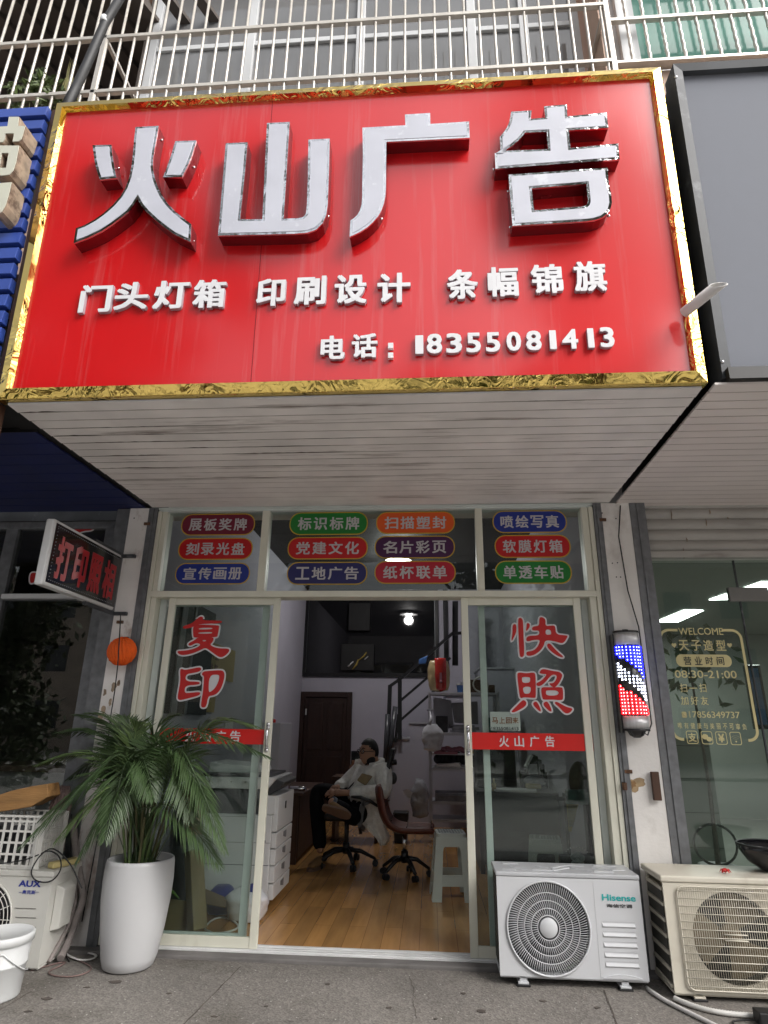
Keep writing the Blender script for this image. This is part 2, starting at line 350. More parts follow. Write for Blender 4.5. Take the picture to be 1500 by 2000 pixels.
leafmat('tree_leaf', (0.05, 0.075, 0.03), 0); leafmat('autumn_leaf', (0.24, 0.13, 0.04), 0); leafmat('balcony_leaf', (0.10, 0.14, 0.045), 0); leafmat('balcony_grass', (0.26, 0.24, 0.09), 0)
mat('cane', (0.10, 0.095, 0.04), rough=0.6, var=0.4, scale=10, stretch=(3, 3, 0.6))
mat('bark', (0.10, 0.085, 0.07), rough=0.95, var=0.35, scale=9, bump=0.6)
mat('bucket_white', (0.60, 0.61, 0.61), rough=0.4, var=0.05, scale=4, dirt=((0.40, 0.37, 0.33), 0.66, 0.1, 5, 0.5, (1, 1, 1)))
mat('crate_white', (0.62, 0.61, 0.58), rough=0.5, var=0.08, scale=5, dirt=((0.30, 0.25, 0.20), 0.6, 0.2, 6, 0.5, (1, 1, 1)))
mat('yellow_box', (0.52, 0.43, 0.19), rough=0.6, var=0.1)
mat('raw_wood', (0.32, 0.17, 0.06), rough=0.7, var=0.35, scale=6, stretch=(0.4, 3, 3), bump=0.2)
mat('bamboo_stick', (0.22, 0.09, 0.035), rough=0.6, var=0.2)
mat('rag', (0.17, 0.115, 0.105), rough=0.95, var=0.2, scale=8, bump=0.5)
mat('hose_white', (0.66, 0.64, 0.62), rough=0.5, var=0.08, scale=9)
# indoors
mat('inner_wall', (0.46, 0.445, 0.51), rough=0.85, var=0.05, scale=2)
mat('inner_dark', (0.008, 0.0075, 0.008), rough=0.7, var=0.2)
mat('wood_door', (0.028, 0.012, 0.009), rough=0.4, var=0.3, scale=5, stretch=(4, 4, 0.4))
mat('dark_wood', (0.06, 0.026, 0.014), rough=0.5, var=0.3, scale=6, stretch=(2, 2, 0.5))
mat('rail_black', (0.010, 0.010, 0.012), rough=0.3, var=0.2)
mat('copier_grey', (0.72, 0.72, 0.73), rough=0.45, var=0.03)
mat('copier_dark', (0.045, 0.045, 0.05), rough=0.4, var=0.2)
mat('copier_mid', (0.22, 0.22, 0.235), rough=0.45, var=0.05)
mat('stool_plastic', (0.58, 0.63, 0.60), rough=0.4, var=0.04, coat=0.1)
mat('stool_grey', (0.40, 0.42, 0.43), rough=0.4, var=0.04)
mat('brown_leather', (0.115, 0.030, 0.018), rough=0.38, var=0.18, scale=9, bump=0.12)
mat('chair_black', (0.011, 0.011, 0.013), rough=0.5, var=0.3)
mat('chair_grey', (0.05, 0.052, 0.058), rough=0.4, var=0.2)
mat('fleece', (0.86, 0.855, 0.82), rough=0.95, var=0.1, scale=25, bump=0.5, bscale=60, sheen=0.3)
mat('fleece_tan', (0.30, 0.23, 0.13), rough=0.95, var=0.12, scale=20)
mat('trouser_black', (0.006, 0.0065, 0.009), spec=0.15, rough=0.85, var=0.25, scale=10)
mat('suede', (0.20, 0.115, 0.05), rough=0.9, var=0.15, scale=10)
mat('sole', (0.13, 0.075, 0.05), rough=0.8)
mat('skin', (0.40, 0.22, 0.145), rough=0.55, var=0.06, scale=8)
mat('lips', (0.24, 0.085, 0.07), rough=0.5)
mat('eye_white', (0.5, 0.5, 0.5), rough=0.3)
mat('hair_black', (0.008, 0.007, 0.007), rough=0.6, var=0.4, scale=40)
mat('shirt_black', (0.012, 0.012, 0.014), rough=0.8)
mat('denim_cuff', (0.12, 0.14, 0.18), rough=0.9)
mat('rack_white', (0.46, 0.46, 0.50), rough=0.45, var=0.06)
mat('clutter_dark', (0.03, 0.03, 0.033), rough=0.7, var=0.5, scale=12)
mat('clutter_grey', (0.22, 0.22, 0.24), rough=0.7, var=0.3, scale=12)
mat('clutter_pink', (0.35, 0.14, 0.18), rough=0.6)
mat('clutter_yellow', (0.38, 0.27, 0.06), rough=0.6)
mat('bag_white', (0.62, 0.62, 0.65), rough=0.35, var=0.08, scale=12, bump=0.5, bscale=14)
mat('bag_film', (0.35, 0.35, 0.37), rough=0.25, var=0.15, scale=10, bump=0.6, bscale=12)
mat('bag_blue', (0.03, 0.045, 0.22), rough=0.3, var=0.2, scale=9, bump=0.5, bscale=12)
mat('snack_red', (0.42, 0.025, 0.02), rough=0.25, var=0.15, scale=6, bump=0.3, bscale=9)
mat('snack_gold', (0.42, 0.32, 0.17), rough=0.3, var=0.15, scale=6, bump=0.3, bscale=9)
mat('cup_blue', (0.06, 0.16, 0.42), rough=0.4)
mat('cardboard', (0.29, 0.20, 0.115), rough=0.85, var=0.1, scale=4)
mat('cardboard_inside', (0.20, 0.14, 0.085), rough=0.9)
mat('film_roll', (0.055, 0.058, 0.065), rough=0.3, var=0.3, scale=6, bump=0.4, bscale=8)
mat('tape_grey', (0.42, 0.41, 0.38), rough=0.6, var=0.2)
mat('poster_yellow', (0.36, 0.27, 0.09), rough=0.6, var=0.1)
mat('poster_ink', (0.10, 0.02, 0.02), rough=0.6)
mat('green_leaf_item', (0.14, 0.30, 0.03), rough=0.5)
mat('desk_dark', (0.055, 0.054, 0.058), rough=0.5, var=0.15, scale=4)
mat('teal_roller', (0.05, 0.14, 0.12), rough=0.5, var=0.2)
mat('print_yellow', (0.46, 0.34, 0.05), rough=0.5, var=0.05)
mat('olive', (0.055, 0.05, 0.018), rough=0.5, var=0.4, scale=6)
mat('rose_white', (0.8, 0.8, 0.82), rough=0.6)
mat('cat_white', (0.55, 0.56, 0.56), rough=0.4)
mat('dark_orange', (0.16, 0.05, 0.012), rough=0.5)
# barber shop
mat('barber_wall', (0.225, 0.243, 0.222), rough=0.6, var=0.06, scale=2)
mat('barber_tile', (0.15, 0.17, 0.155), rough=0.18, var=0.10, scale=1.5, coat=0.2)
mat('barber_ceiling', (0.21, 0.235, 0.21), rough=0.7, var=0.05)
mat('barber_floor', (0.16, 0.165, 0.15), rough=0.3, var=0.1)
mat('shutter', (0.40, 0.385, 0.36), rough=0.5, var=0.10, scale=3, dirt=((0.16, 0.13, 0.11), 0.6, 0.15, 4, 0.55, (0.6, 1, 3)))
mat('decal_gold', (0.64, 0.56, 0.28), rough=0.45, var=0.08)
mat('decal_dark', (0.03, 0.035, 0.03), rough=0.5)
mat('steel_brushed', (0.58, 0.58, 0.59), rough=0.38, metal=0.55, var=0.12, scale=14, stretch=(6, 6, 0.3))
mat('patch_steel', (0.17, 0.165, 0.155), rough=0.4, metal=0.4, var=0.1)
mat('poster_blue', (0.03, 0.09, 0.22), rough=0.4, var=0.4, scale=6)
mat('pole_black', (0.009, 0.009, 0.011), rough=0.2, var=0.2, coat=0.3)
glow('led_blue', (0.012, 0.015, 1.0), 2.2); glow('led_blue_core', (0.45, 0.52, 1.0), 5.0)
glow('led_white', (0.80, 0.84, 1.0), 6.0); glow('led_red', (1.0, 0.008, 0.015), 1.8); glow('led_red_core', (1.0, 0.40, 0.40), 5.0)
glow('tube_light', (0.95, 1.0, 0.98), 7.0); glow('lamp_white', (1.0, 0.99, 0.97), 14.0)
glow('status_led', (0.8, 0.9, 1.0), 3.0)
# street side
mat('facade_pale', (0.48, 0.40, 0.33), rough=0.9, var=0.08, scale=0.6)
mat('facade_white', (0.56, 0.55, 0.52), rough=0.9, var=0.08, scale=0.6)
mat('far_window', (0.04, 0.05, 0.06), rough=0.1, var=0.3)
mat('kerb', (0.40, 0.39, 0.37), rough=0.9, var=0.2, scale=6)

def pavement_mat():
    m = mat('pavement', (0.182, 0.167, 0.151), rough=0.75, var=0.16, scale=2.2, dirt=((0.075, 0.065, 0.05), 0.53, 0.22, 1.5, 0.72, (1, 1, 1)))
    t = m.node_tree; n = t.nodes; L = t.links; p = n['Principled BSDF']
    src = p.inputs['Base Color'].links[0].from_socket
    tc = n.new('ShaderNodeTexCoord')
    vo = n.new('ShaderNodeTexVoronoi'); vo.inputs['Scale'].default_value = 95; L.new(tc.outputs['Object'], vo.inputs[0])
    sp = n.new('ShaderNodeSeparateColor'); L.new(vo.outputs['Color'], sp.inputs[0])
    mr = n.new('ShaderNodeMapRange'); mr.inputs[3].default_value = 0.74; mr.inputs[4].default_value = 1.27; L.new(sp.outputs[0], mr.inputs[0])
    mm = n.new('ShaderNodeMix'); mm.data_type = 'RGBA'; mm.blend_type = 'MULTIPLY'; mm.inputs['Factor'].default_value = 1
    L.new(src, mm.inputs['A']); L.new(mr.outputs[0], mm.inputs['B'])
    # scattered pale and dark stone chips
    v2 = n.new('ShaderNodeTexVoronoi'); v2.inputs['Scale'].default_value = 46; L.new(tc.outputs['Object'], v2.inputs[0])
    lt = n.new('ShaderNodeMath'); lt.operation = 'LESS_THAN'; lt.inputs[1].default_value = 0.20; L.new(v2.outputs['Distance'], lt.inputs[0])
    s2 = n.new('ShaderNodeSeparateColor'); L.new(v2.outputs['Color'], s2.inputs[0])
    g2 = n.new('ShaderNodeMath'); g2.operation = 'GREATER_THAN'; g2.inputs[1].default_value = 0.72; L.new(s2.outputs[1], g2.inputs[0])
    ml = n.new('ShaderNodeMath'); ml.operation = 'MULTIPLY'; L.new(lt.outputs[0], ml.inputs[0]); L.new(g2.outputs[0], ml.inputs[1])
    m3 = n.new('ShaderNodeMix'); m3.data_type = 'RGBA'; L.new(ml.outputs[0], m3.inputs['Factor']); L.new(mm.outputs['Result'], m3.inputs['A'])
    rp = n.new('ShaderNodeMix'); rp.data_type = 'RGBA'; L.new(s2.outputs[0], rp.inputs['Factor']); rp.inputs['A'].default_value = (0.06, 0.05, 0.045, 1); rp.inputs['B'].default_value = (0.50, 0.48, 0.45, 1)
    L.new(rp.outputs['Result'], m3.inputs['B'])
    L.new(m3.outputs['Result'], p.inputs['Base Color'])
    b = n.new('ShaderNodeBump'); b.inputs['Strength'].default_value = 0.35; b.inputs['Distance'].default_value = 0.004; L.new(vo.outputs['Distance'], b.inputs['Height']); L.new(b.outputs[0], p.inputs['Normal'])
pavement_mat()
mat('step_concrete', (0.16, 0.15, 0.145), rough=0.85, var=0.2, scale=5, bump=0.2, bscale=40, dirt=((0.07, 0.065, 0.06), 0.6, 0.15, 4, 0.6, (0.5, 1, 1)))
mat('joint_dark', (0.085, 0.07, 0.06), rough=0.95, var=0.4, scale=20)
mat('bounce_slab', (0.46, 0.44, 0.42), rough=0.85, var=0.15, scale=3)
mat('asphalt', (0.36, 0.355, 0.345), rough=0.9, var=0.2, scale=8, bump=0.3, bscale=60)
def plank_mat():
    m = mat('plank_floor', (0.50, 0.27, 0.095), rough=0.24, var=0.2, scale=3, stretch=(4, 0.5, 1), coat=0.25, crough=0.12)
    t = m.node_tree; n = t.nodes; L = t.links; p = n['Principled BSDF']
    src = p.inputs['Base Color'].links[0].from_socket
    tc = n.new('ShaderNodeTexCoord'); mp = n.new('ShaderNodeMapping'); mp.inputs['Rotation'].default_value = (0, 0, R(90)); L.new(tc.outputs['Object'], mp.inputs[0])
    br = n.new('ShaderNodeTexBrick'); br.inputs['Scale'].default_value = 1; br.inputs['Brick Width'].default_value = 0.9; br.inputs['Row Height'].default_value = 0.125; br.inputs['Mortar Size'].default_value = 0.0022
    br.inputs['Color1'].default_value = (0.78, 0.78, 0.78, 1); br.inputs['Color2'].default_value = (1.15, 1.1, 1.05, 1); br.inputs['Mortar'].default_value = (0.55, 0.5, 0.45, 1)
    L.new(mp.outputs[0], br.inputs[0])
    mm = n.new('ShaderNodeMix'); mm.data_type = 'RGBA'; mm.blend_type = 'MULTIPLY'; mm.inputs['Factor'].default_value = 1
    L.new(src, mm.inputs['A']); L.new(br.outputs['Color'], mm.inputs['B']); L.new(mm.outputs['Result'], p.inputs['Base Color'])
plank_mat()
def tile_lines(name, w_, h_, rot):
    m = M[name]; t = m.node_tree; n = t.nodes; L = t.links; p = n['Principled BSDF']; src = p.inputs['Base Color'].links[0].from_socket
    tc = n.new('ShaderNodeTexCoord'); mp = n.new('ShaderNodeMapping'); mp.inputs['Rotation'].default_value = rot; L.new(tc.outputs['Object'], mp.inputs[0])
    br = n.new('ShaderNodeTexBrick'); br.offset = 0; br.inputs['Scale'].default_value = 1; br.inputs['Brick Width'].default_value = w_; br.inputs['Row Height'].default_value = h_; br.inputs['Mortar Size'].default_value = 0.004
    br.inputs['Color1'].default_value = (0.95, 0.95, 0.95, 1); br.inputs['Color2'].default_value = (1.05, 1.05, 1.05, 1); br.inputs['Mortar'].default_value = (0.35, 0.35, 0.35, 1)
    L.new(mp.outputs[0], br.inputs[0]); mm = n.new('ShaderNodeMix'); mm.data_type = 'RGBA'; mm.blend_type = 'MULTIPLY'; mm.inputs['Factor'].default_value = 1
    L.new(src, mm.inputs['A']); L.new(br.outputs['Color'], mm.inputs['B']); L.new(mm.outputs['Result'], p.inputs['Base Color'])
tile_lines('barber_tile', 0.3, 0.3, (R(90), 0, 0))
# ================================================================== the setting
GZ = -0.03
struct('pavement', MB().box(-14, 14, -3.2, -0.13, GZ-0.3, GZ), 'pavement')
struct('bounce_pavement', MB().box(-14, 14, -7.2, -3.2, GZ-0.3, GZ), 'bounce_slab')  # paving out of view, made paler to bounce light onto the soffit
j = MB()
for a, b in (((470, 1889), (352, 2010)), ((-40, 1996), (60, 1938)), ((1180, 1935), (1212, 2020))):
    p, q = onZ(*a, GZ), onZ(*b, GZ); d = (q-p); d.normalize(); s = Vector((-d.y, d.x, 0))
    pts = [p + (q-p)*k/9 + s*random.uniform(-.004, .004) for k in range(10)]
    for k in range(9):
        wv = s*random.uniform(.0022, .0045); wz = Vector((0, 0, .0035))
        j.quad(pts[k]-wv+wz, pts[k+1]-wv+wz, pts[k+1]+wv+wz, pts[k]+wv+wz)
for a, b in (((640, 1992), (505, 1998)), ((800, 1905), (815, 1990)), ((560, 2000), (700, 1952))):
    p, q = onZ(*a, GZ), onZ(*b, GZ); pts = [p + (q-p)*k/12 + Vector((random.uniform(-.012, .012), random.uniform(-.012, .012), .0035)) for k in range(13)]
    for k in range(12): s = Vector((.0014, .0014, 0)); j.quad(pts[k]-s, pts[k+1]-s, pts[k+1]+s, pts[k]+s)
struct('pavement_joints', j, 'joint_dark')
sb_ = MB(); rs_ = random.Random(5)
for px, py, r_ in ((225, 1918, .022), (92, 1950, .018), (55, 1975, .014), (170, 1928, .012), (1060, 1955, .014), (1165, 1968, .012), (640, 1922, .012), (940, 1975, .018), (905, 1940, .011), (760, 1968, .010), (330, 1940, .012), (520, 1965, .009), (418, 1985, .011), (850, 1990, .008)):
    c = onZ(px, py, GZ+.0025); sb_.prism([c + Vector((r_*rs_.uniform(.6, 1.3)*math.cos(6.283*q/10)*1.5, r_*rs_.uniform(.6, 1.3)*math.sin(6.283*q/10), 0)) for q in range(10)], (0, 0, .0008))
tag(struct('pavement_stains', sb_, 'joint_dark'), kind='stuff', label='dark old gum spots and stains on the pavement', cat='stain')
struct('doorstep', MB().box(-2.36, 1.62, -0.13, 0.09, GZ-0.2, -0.008), 'step_concrete', bevel=0.008)
struct('road', MB().box(-40, 40, -17, -7.35, -0.45, -0.17), 'asphalt')
struct('kerb', MB().box(-14, 14, -7.35, -7.2, -0.45, GZ), 'kerb', bevel=0.02)
struct('far_pavement', MB().box(-40, 40, -60, -17, -0.45, -0.06), 'kerb')
struct('shop_floor', MB().box(-2.2, 1.28, 0.09, 6.4, -0.15, 0.0), 'plank_floor')
struct('neighbour_floor', MB().box(-6.5, -2.36, 0.0, 5.0, -0.15, -0.004), 'balcony_dark')
struct('barber_floor', MB().box(1.62, 6.5, 0.0, 6.9, -0.15, -0.004), 'barber_floor')

# ------------------------------------------------------------------ the building
B = thing('shop_building', 'two storey building holding the row of small shops, with white pillars and pink upper wall', 'building', (0, 0, 0))
lp = MB().box(-2.36, -2.205, -0.05, 0.35, GZ, 2.955).build('pillar', 'worn_wall', B); lp['label'] = 'white pillar with peeling patches and scribbles on the left of the doors'
rp_ = MB().box(1.30, 1.505, -0.05, 0.35, GZ, 2.955).build('pillar', 'white_wall', B); rp_['label'] = 'white pillar on the right of the doors behind the barber pole'
for x0, x1, pp in ((-2.203, -2.132, lp), (1.24, 1.298, rp_), (1.507, 1.618, rp_)):
    t = MB().box(x0, x1, -0.055, 0.06, -0.01, 2.955)
    t.box((x0+x1)/2-.008, (x0+x1)/2+.008, -0.063, -0.056, 0.0, 2.95)
    t.build('shutter_track', 'galvanised', pp)
t = MB().box(-2.47, -2.363, -0.04, 0.14, GZ, 2.955); t.build('shutter_track', 'galvanised', lp)
# plaster loss, rust and fixings on the pillars
pc = MB()
for px, py, r_ in ((222, 1340, .030), (205, 1352, .022), (215, 1372, .02), (232, 1335, .018), (197, 1400, .03), (203, 1385, .026)):
    c = onY(px, py, -0.0515); pts = []
    for k in range(11): a = 6.283*k/11; rr = r_*random.uniform(.6, 1.25); pts.append((c.x+rr*math.cos(a)*.7, -0.0515, c.z+rr*math.sin(a)*1.2))
    pc.prism(pts, (0, 0.001, 0))
pc.build('plaster_loss', 'stained_side', lp)
for pp, pts_ in ((lp, ((288, 1023), (235, 1215))), (rp_, ((1178, 1015), (1228, 1507)))):
    for px, py in pts_:
        c = onY(px, py, -0.06); MB().box(c.x-.028, c.x+.022, -0.066, -0.052, c.z-.011, c.z+.011).build('metal_tab', 'rust', pp, bevel=.002)
ho = MB()
for px, py in ((1203, 1013), (1196, 1100), (1206, 1099), (1204, 1127), (1212, 1127), (1176, 1002), (262, 1012)):
    c = onY(px, py, -0.051); ho.lathe([(0, 0), (.005, 0), (.005, -.0012), (0, -.0012)], (c.x, c.y, c.z), 8, 'Y')
ho.build('screw_hole', 'black_rubber', rp_)
c = onY(1233, 1533, -0.0515)
for k, (rx_, rz_, ox, mm) in enumerate(((.075, .040, .006, 'rust_wash'), (.045, .028, -.012, 'rust_core'), (.022, .02, -.03, 'rust'))):
    pts = []
    for q in range(22): a = 6.283*q/22; k_ = random.uniform(.72, 1.2); pts.append((max(1.302, c.x+ox+rx_*k_*math.cos(a)), -0.0512-.0010*k, c.z-.005+.35*rx_*math.cos(a)+rz_*k_*math.sin(a)))
    MB().prism(pts, (0, .0008, 0)).build('rust_stain', mm, rp_)
MB().box(c.x-.06, c.x-.035, -0.085, -0.052, c.z-.03, c.z+.015).build('broken_hinge', 'rust', rp_, bevel=.004)
c = onY(1280, 1535, -0.075); MB().box(c.x-.022, c.x+.028, -0.09, -0.064, c.z-.085, c.z+.085).build('bolt_plate', 'dark_wood', rp_, bevel=.004)
# inside shell
MB().box(-2.36, -2.20, 0.352, 6.4, -0.15, 3.66).build('side_wall', 'inner_wall', B)
MB().box(1.28, 1.44, 0.352, 6.4, -0.15, 3.66).build('side_wall', 'inner_wall', B)
bw_ = MB().box(-2.36, 1.44, 6.4, 6.55, -0.15, 2.13).box(-2.36, -2.215, 6.4, 6.55, 2.132, 3.66).box(.161, .249, 6.42, 6.55, 2.201, 3.66).box(0.33, 1.44, 6.4, 6.55, 2.132, 3.66).build('back_wall', 'inner_wall', B)
MB().box(-2.36, 1.44, 0.08, 6.6, 3.662, 3.80).build('shop_ceiling', 'inner_dark', B)
mz = MB()
for q in ((-2.215, 0.33, 2.132, 2.20), (-2.215, -2.15, 2.2, 3.66), (0.25, 0.33, 2.2, 3.66), (0.10, 0.16, 2.2, 3.66)): mz.box(q[0], q[1], 6.36, 6.45, q[2], q[3])
mzo = mz.build('mezzanine_window', 'rail_black', B)
MB().box(-2.149, 0.099, 6.41, 6.42, 2.201, 3.66).build('pane', 'mezz_glass', mzo)
dr = MB().box(-2.13, -1.40, 6.375, 6.395, 0.0, 1.79).box(-2.06, -1.80, 6.36, 6.374, 0.95, 1.70).box(-1.72, -1.47, 6.36, 6.374, 0.95, 1.70).box(-2.06, -1.80, 6.36, 6.374, 0.12, 0.85).box(-1.72, -1.47, 6.36, 6.374, 0.12, 0.85).build('door', 'wood_door', B, bevel=.006)
MB().box(-2.215, -2.131, 6.345, 6.398, 0, 1.88).box(-1.399, -1.315, 6.345, 6.398, 0, 1.88).box(-2.131, -1.399, 6.345, 6.398, 1.791, 1.88).build('door_frame', 'wood_door', dr, bevel=.006)
MB().box(-2.11, -2.085, 6.345, 6.36, 1.50, 1.60).build('door_sign', 'cat_white', dr)
# over the shutters and the shops next door
MB().box(-6.5, -2.48, 0.08, 0.3, 2.90, 5.0).build('lintel', 'dark_frame', B)
MB().box(-2.47, 1.618, 0.05, 0.30, 2.962, 5.0).build('lintel', 'white_wall', B)
MB().box(1.62, 6.5, 0.16, 0.3, 2.58, 5.0).build('lintel', 'white_wall', B)
nb = MB().box(-6.5, -2.36, 5.0, 5.1, -0.1, 3.4).box(-6.6, -6.5, 0.3, 5.0, -0.1, 3.4).box(-6.5, -2.36, 0.3, 5.0, 3.4, 3.5)
nb.build('neighbour_room', 'balcony_dark', B)
bb = MB().box(1.62, 6.5, 6.9, 7.0, -0.1, 2.95).box(6.5, 6.6, 0.3, 6.9, -0.1, 2.95).box(1.445, 1.618, 0.352, 6.9, -0.1, 2.95)
bb.build('barber_room', 'barber_wall', B)
bc = MB().box(1.445, 6.5, 0.3, 7.0, 2.952, 3.05).build('barber_ceiling', 'barber_ceiling', B)
tl = MB()
for a in (((1278, 1216), (1325, 1215), (1374, 1193), (1337, 1192)), ((1385, 1172), (1452, 1171), (1540, 1138), (1488, 1137))):
    p = [onZ(*q, 2.94) for q in a]; tl.prism(p, (0, 0, .008))
tl.build('light_panel', 'tube_light', bc)
MB().box(1.62, 2.75, 2.2, 2.28, -0.05, 1.27).build('tiled_wall', 'barber_tile', B)
# upper floor
MB().box(-7, 1.50, -0.50, 0.3, 4.9, 5.6).build('upper_wall', 'pink_wall', B)
MB().box(1.502, 7, -0.80, 0.3, 4.6, 6.43).box(1.502, 1.60, -0.80, 0.3, 6.432, 9.4).build('upper_wall', 'pink_wall', B)
pl = MB()
for ctr in (((1270, 117), (1295, 122), (1330, 119), (1350, 117), (1341, 121), (1300, 126)), ((1408, 112), (1437, 105), (1463, 104), (1447, 112), (1437, 117), (1455, 119), (1475, 121), (1440, 122), (1425, 118)), ((1487, 109), (1515, 104), (1520, 112), (1500, 113))):
    pl.prism([onY(*q, -0.802) for q in ctr], (0, .0012, 0))
pl.build('plaster_crack', 'plaster_patch', B)
cr = MB()
for ctr in (((1404, 117), (1420, 114), (1440, 119), (1452, 120), (1472, 122), (1490, 113), (1505, 110)), ((1203, 127), (1222, 122), (1250, 121)), ((1208, 138), (1225, 130)), ((1286, 121), (1305, 124), (1330, 122), (1358, 116), (1400, 115)), ((1405, 113), (1430, 106), (1460, 104))):
    cr.tube([onY(*q, -0.8035) for q in ctr], [.002]+[.0048]*(len(ctr)-2)+[.002], 5)
cr.build('crack_line', 'joint_dark', B)
def window(x0, x1, z0, z1, y, mull, glass_m, fr='pvc_white', t=.06, rail=None):
    f = MB().box(x0, x0+t, y-.03, y+.04, z0, z1).box(x1-t, x1, y-.03, y+.04, z0, z1).box(x0+t, x1-t, y-.03, y+.04, z0, z0+t).box(x0+t, x1-t, y-.03, y+.04, z1-t, z1)
    for m_ in mull: f.box(m_-t*.55, m_+t*.55, y-.026, y+.036, z0+t, z1-t)
    if rail: f.box(x0+t, x1-t, y-.022, y+.03, rail-.03, rail+.03)
    o = f.build('window', fr, B, bevel=.006)
    xs = [x0+t] + list(mull) + [x1-t]
    for i in range(len(xs)-1):
        a, b = xs[i] + (t*.55 if i else 0), xs[i+1] - (t*.55 if i < len(xs)-2 else 0)
        MB().box(a+.001, b-.001, y+.002+.004*(i % 2), y+.008+.004*(i % 2), z0+t, z1-t).build('pane', glass_m, o)
    return o
window(-2.70, 1.46, 5.62, 8.9, -0.42, [-1.68, -0.60, 0.46, 0.95], 'upper_glass', t=.075, rail=7.62)
window(1.62, 3.35, 6.45, 8.6, -0.70, [], 'green_glass', t=.11)
MB().box(1.66, 1.80, -0.79, -0.74, 6.47, 8.6).build('window_panel', 'pvc_white', B)
MB().box(-7, -2.72, 0.5, 0.6, 4.9, 8.6).box(-2.76, -2.70, -0.45, 0.5, 5.602, 8.6).build('balcony_wall', 'balcony_dark', B)
bc2 = MB().box(-7, -2.72, -0.95, 0.6, 8.05, 8.15)
for k in range(16): bc2.bar((-6.8+.3*k, -0.93, 8.02), (-6.2+.3*k, .5, 8.02), .10, .05)
bc2.build('balcony_ceiling', 'balcony_dark', B)
MB().box(-7, 1.7, -0.9, 0.6, 8.95, 9.4).box(-7, 7, 0.31, 7.2, 5.0, 5.2).build('upper_slab', 'pink_wall', B)

# ------------------------------------------------------------------ window grilles
def grille(name, label, x0, x1, y, zs, zb, step, first, rb_, m='pale_steel', twist=False, thick=.04):
    g = thing(name, label, 'grille', ((x0+x1)/2, y, zb[0]), 'steel grilles over the upstairs windows')
    for z in zs: MB().box(x0, x1, y-thick/2, y+thick/2, z-.019, z+.019).build('rail', m, g, bevel=.004)
    x = first
    while x < x1-.02:
        b = MB()
        if twist:
            pts = [(x+.003*math.sin(z*60), y+.003*math.cos(z*60), z) for z in [zb[0]+(zb[1]-zb[0])*k/60 for k in range(61)]]
            b.tube(pts, rb_, 6)
        else:
            b.cyl((x, y, zb[0]), (x, y, zb[1]), rb_, 8)
            for z in zs: b.lathe([(rb_, -.034), (rb_*1.25, -.024), (rb_*1.25, .024), (rb_, .034)], (x, y, z), 8)
        b.build('bar', m, g); x += step
    return g
g = grille('window_grille', 'long cream steel grille of upright bars across the upstairs window above the red sign', -4.6, 1.47, -1.0, (6.285, 6.935, 7.6), (4.95, 8.2), .1225, -4.56, .0115)
for x in (-2.74, 1.485):
    MB().box(x-.02, x+.02, -1.02, -0.98, 4.95, 8.2).build('post', 'pale_steel', g, bevel=.003)
    for z in (6.285, 6.935): MB().box(x-.015, x+.015, -0.978, -0.45, z-.015, z+.015).build('wall_stay', 'pale_steel', g)
g = grille('window_grille', 'short rusty twisted bar grille over the green upstairs window at top right', 1.53, 3.5, -0.86, (6.955, 7.7), (6.46, 8.5), .139, 1.70, .014, twist=True)
MB().box(1.53, 3.5, -0.885, -0.805, 6.432, 6.458).build('sill_rail', 'pale_steel', g)
# plants on the balcony
def tuft(name, m, spots, label):
    root = thing(name, label, 'plant', tuple(onY(spots[0][0], spots[0][1], -0.93)))
    lf = MB()
    for px, py, n, L_ in spots:
        c = onY(px, py, -0.93)
        for _ in range(n):
            d = Vector((random.gauss(0, 1), random.gauss(0, .5)-.25, random.gauss(.25, .8))); d.normalize()
            p0 = c + Vector((random.gauss(0, .05), random.gauss(0, .03), random.gauss(0, .04))); s = d.cross(Vector((random.gauss(0, 1), random.gauss(0, 1), random.gauss(0, 1)))); s.normalize(); l_ = L_*random.uniform(.6, 1.2); wv = l_*.16
            mid = p0 + d*l_*.5; tip = p0 + d*l_ + Vector((0, 0, -.2*l_))
            lf.add([p0, mid+s*wv, tip, mid-s*wv], [(0, 1, 2, 3)])
    lf.build('foliage', m, root)
    st = MB()
    for px, py, n, L_ in spots[:4]: c = onY(px, py, -0.93); st.tube([c + Vector((.05, .02, -.55)), c + Vector((.02, .01, -.2)), c], [.008, .006, .004], 5)
    st.build('stem', 'cane', root); return root
tuft('balcony_plant', 'balcony_leaf', [(60, 180, 60, .11), (85, 165, 60, .11), (105, 185, 40, .10), (30, 172, 22, .10), (40, 200, 30, .10), (118, 200, 30, .10), (75, 150, 20, .09), (95, 205, 30, .1), (20, 205, 20, .1)], 'leafy green bush poking through the balcony bars above the blue sign')
gr = thing('balcony_grass', 'dry yellowish grass blades standing behind the balcony bars beside the black pipe', 'plant', tuple(onY(135, 200, -0.93)))
gb = MB()
for a, b_, c_ in (((128, 215), (132, 140), (140, 118)), ((122, 215), (128, 150), (138, 114)), ((141, 205), (143, 160), (141, 116)), ((150, 205), (158, 185), (160, 172)), ((143, 206), (150, 190), (147, 175)), ((155, 206), (150, 190), (152, 178)), ((120, 215), (110, 190), (95, 160)), ((115, 215), (92, 200), (42, 196)), ((120, 215), (100, 205), (75, 190)), ((112, 212), (120, 170), (128, 152))):
    P = [onY(*q, -0.9) for q in (a, b_, c_)]; pts = [P[0]*(1-t)**2 + P[1]*2*t*(1-t) + P[2]*t*t for t in [k/8 for k in range(9)]]
    for k in range(8):
        w0, w1 = .013*(1-k/8.5), .013*(1-(k+1)/8.5); s = Vector((1, .3, 0)); gb.quad(pts[k]-s*w0, pts[k]+s*w0, pts[k+1]+s*w1, pts[k+1]-s*w1)
gb.build('blades', 'balcony_grass', gr)
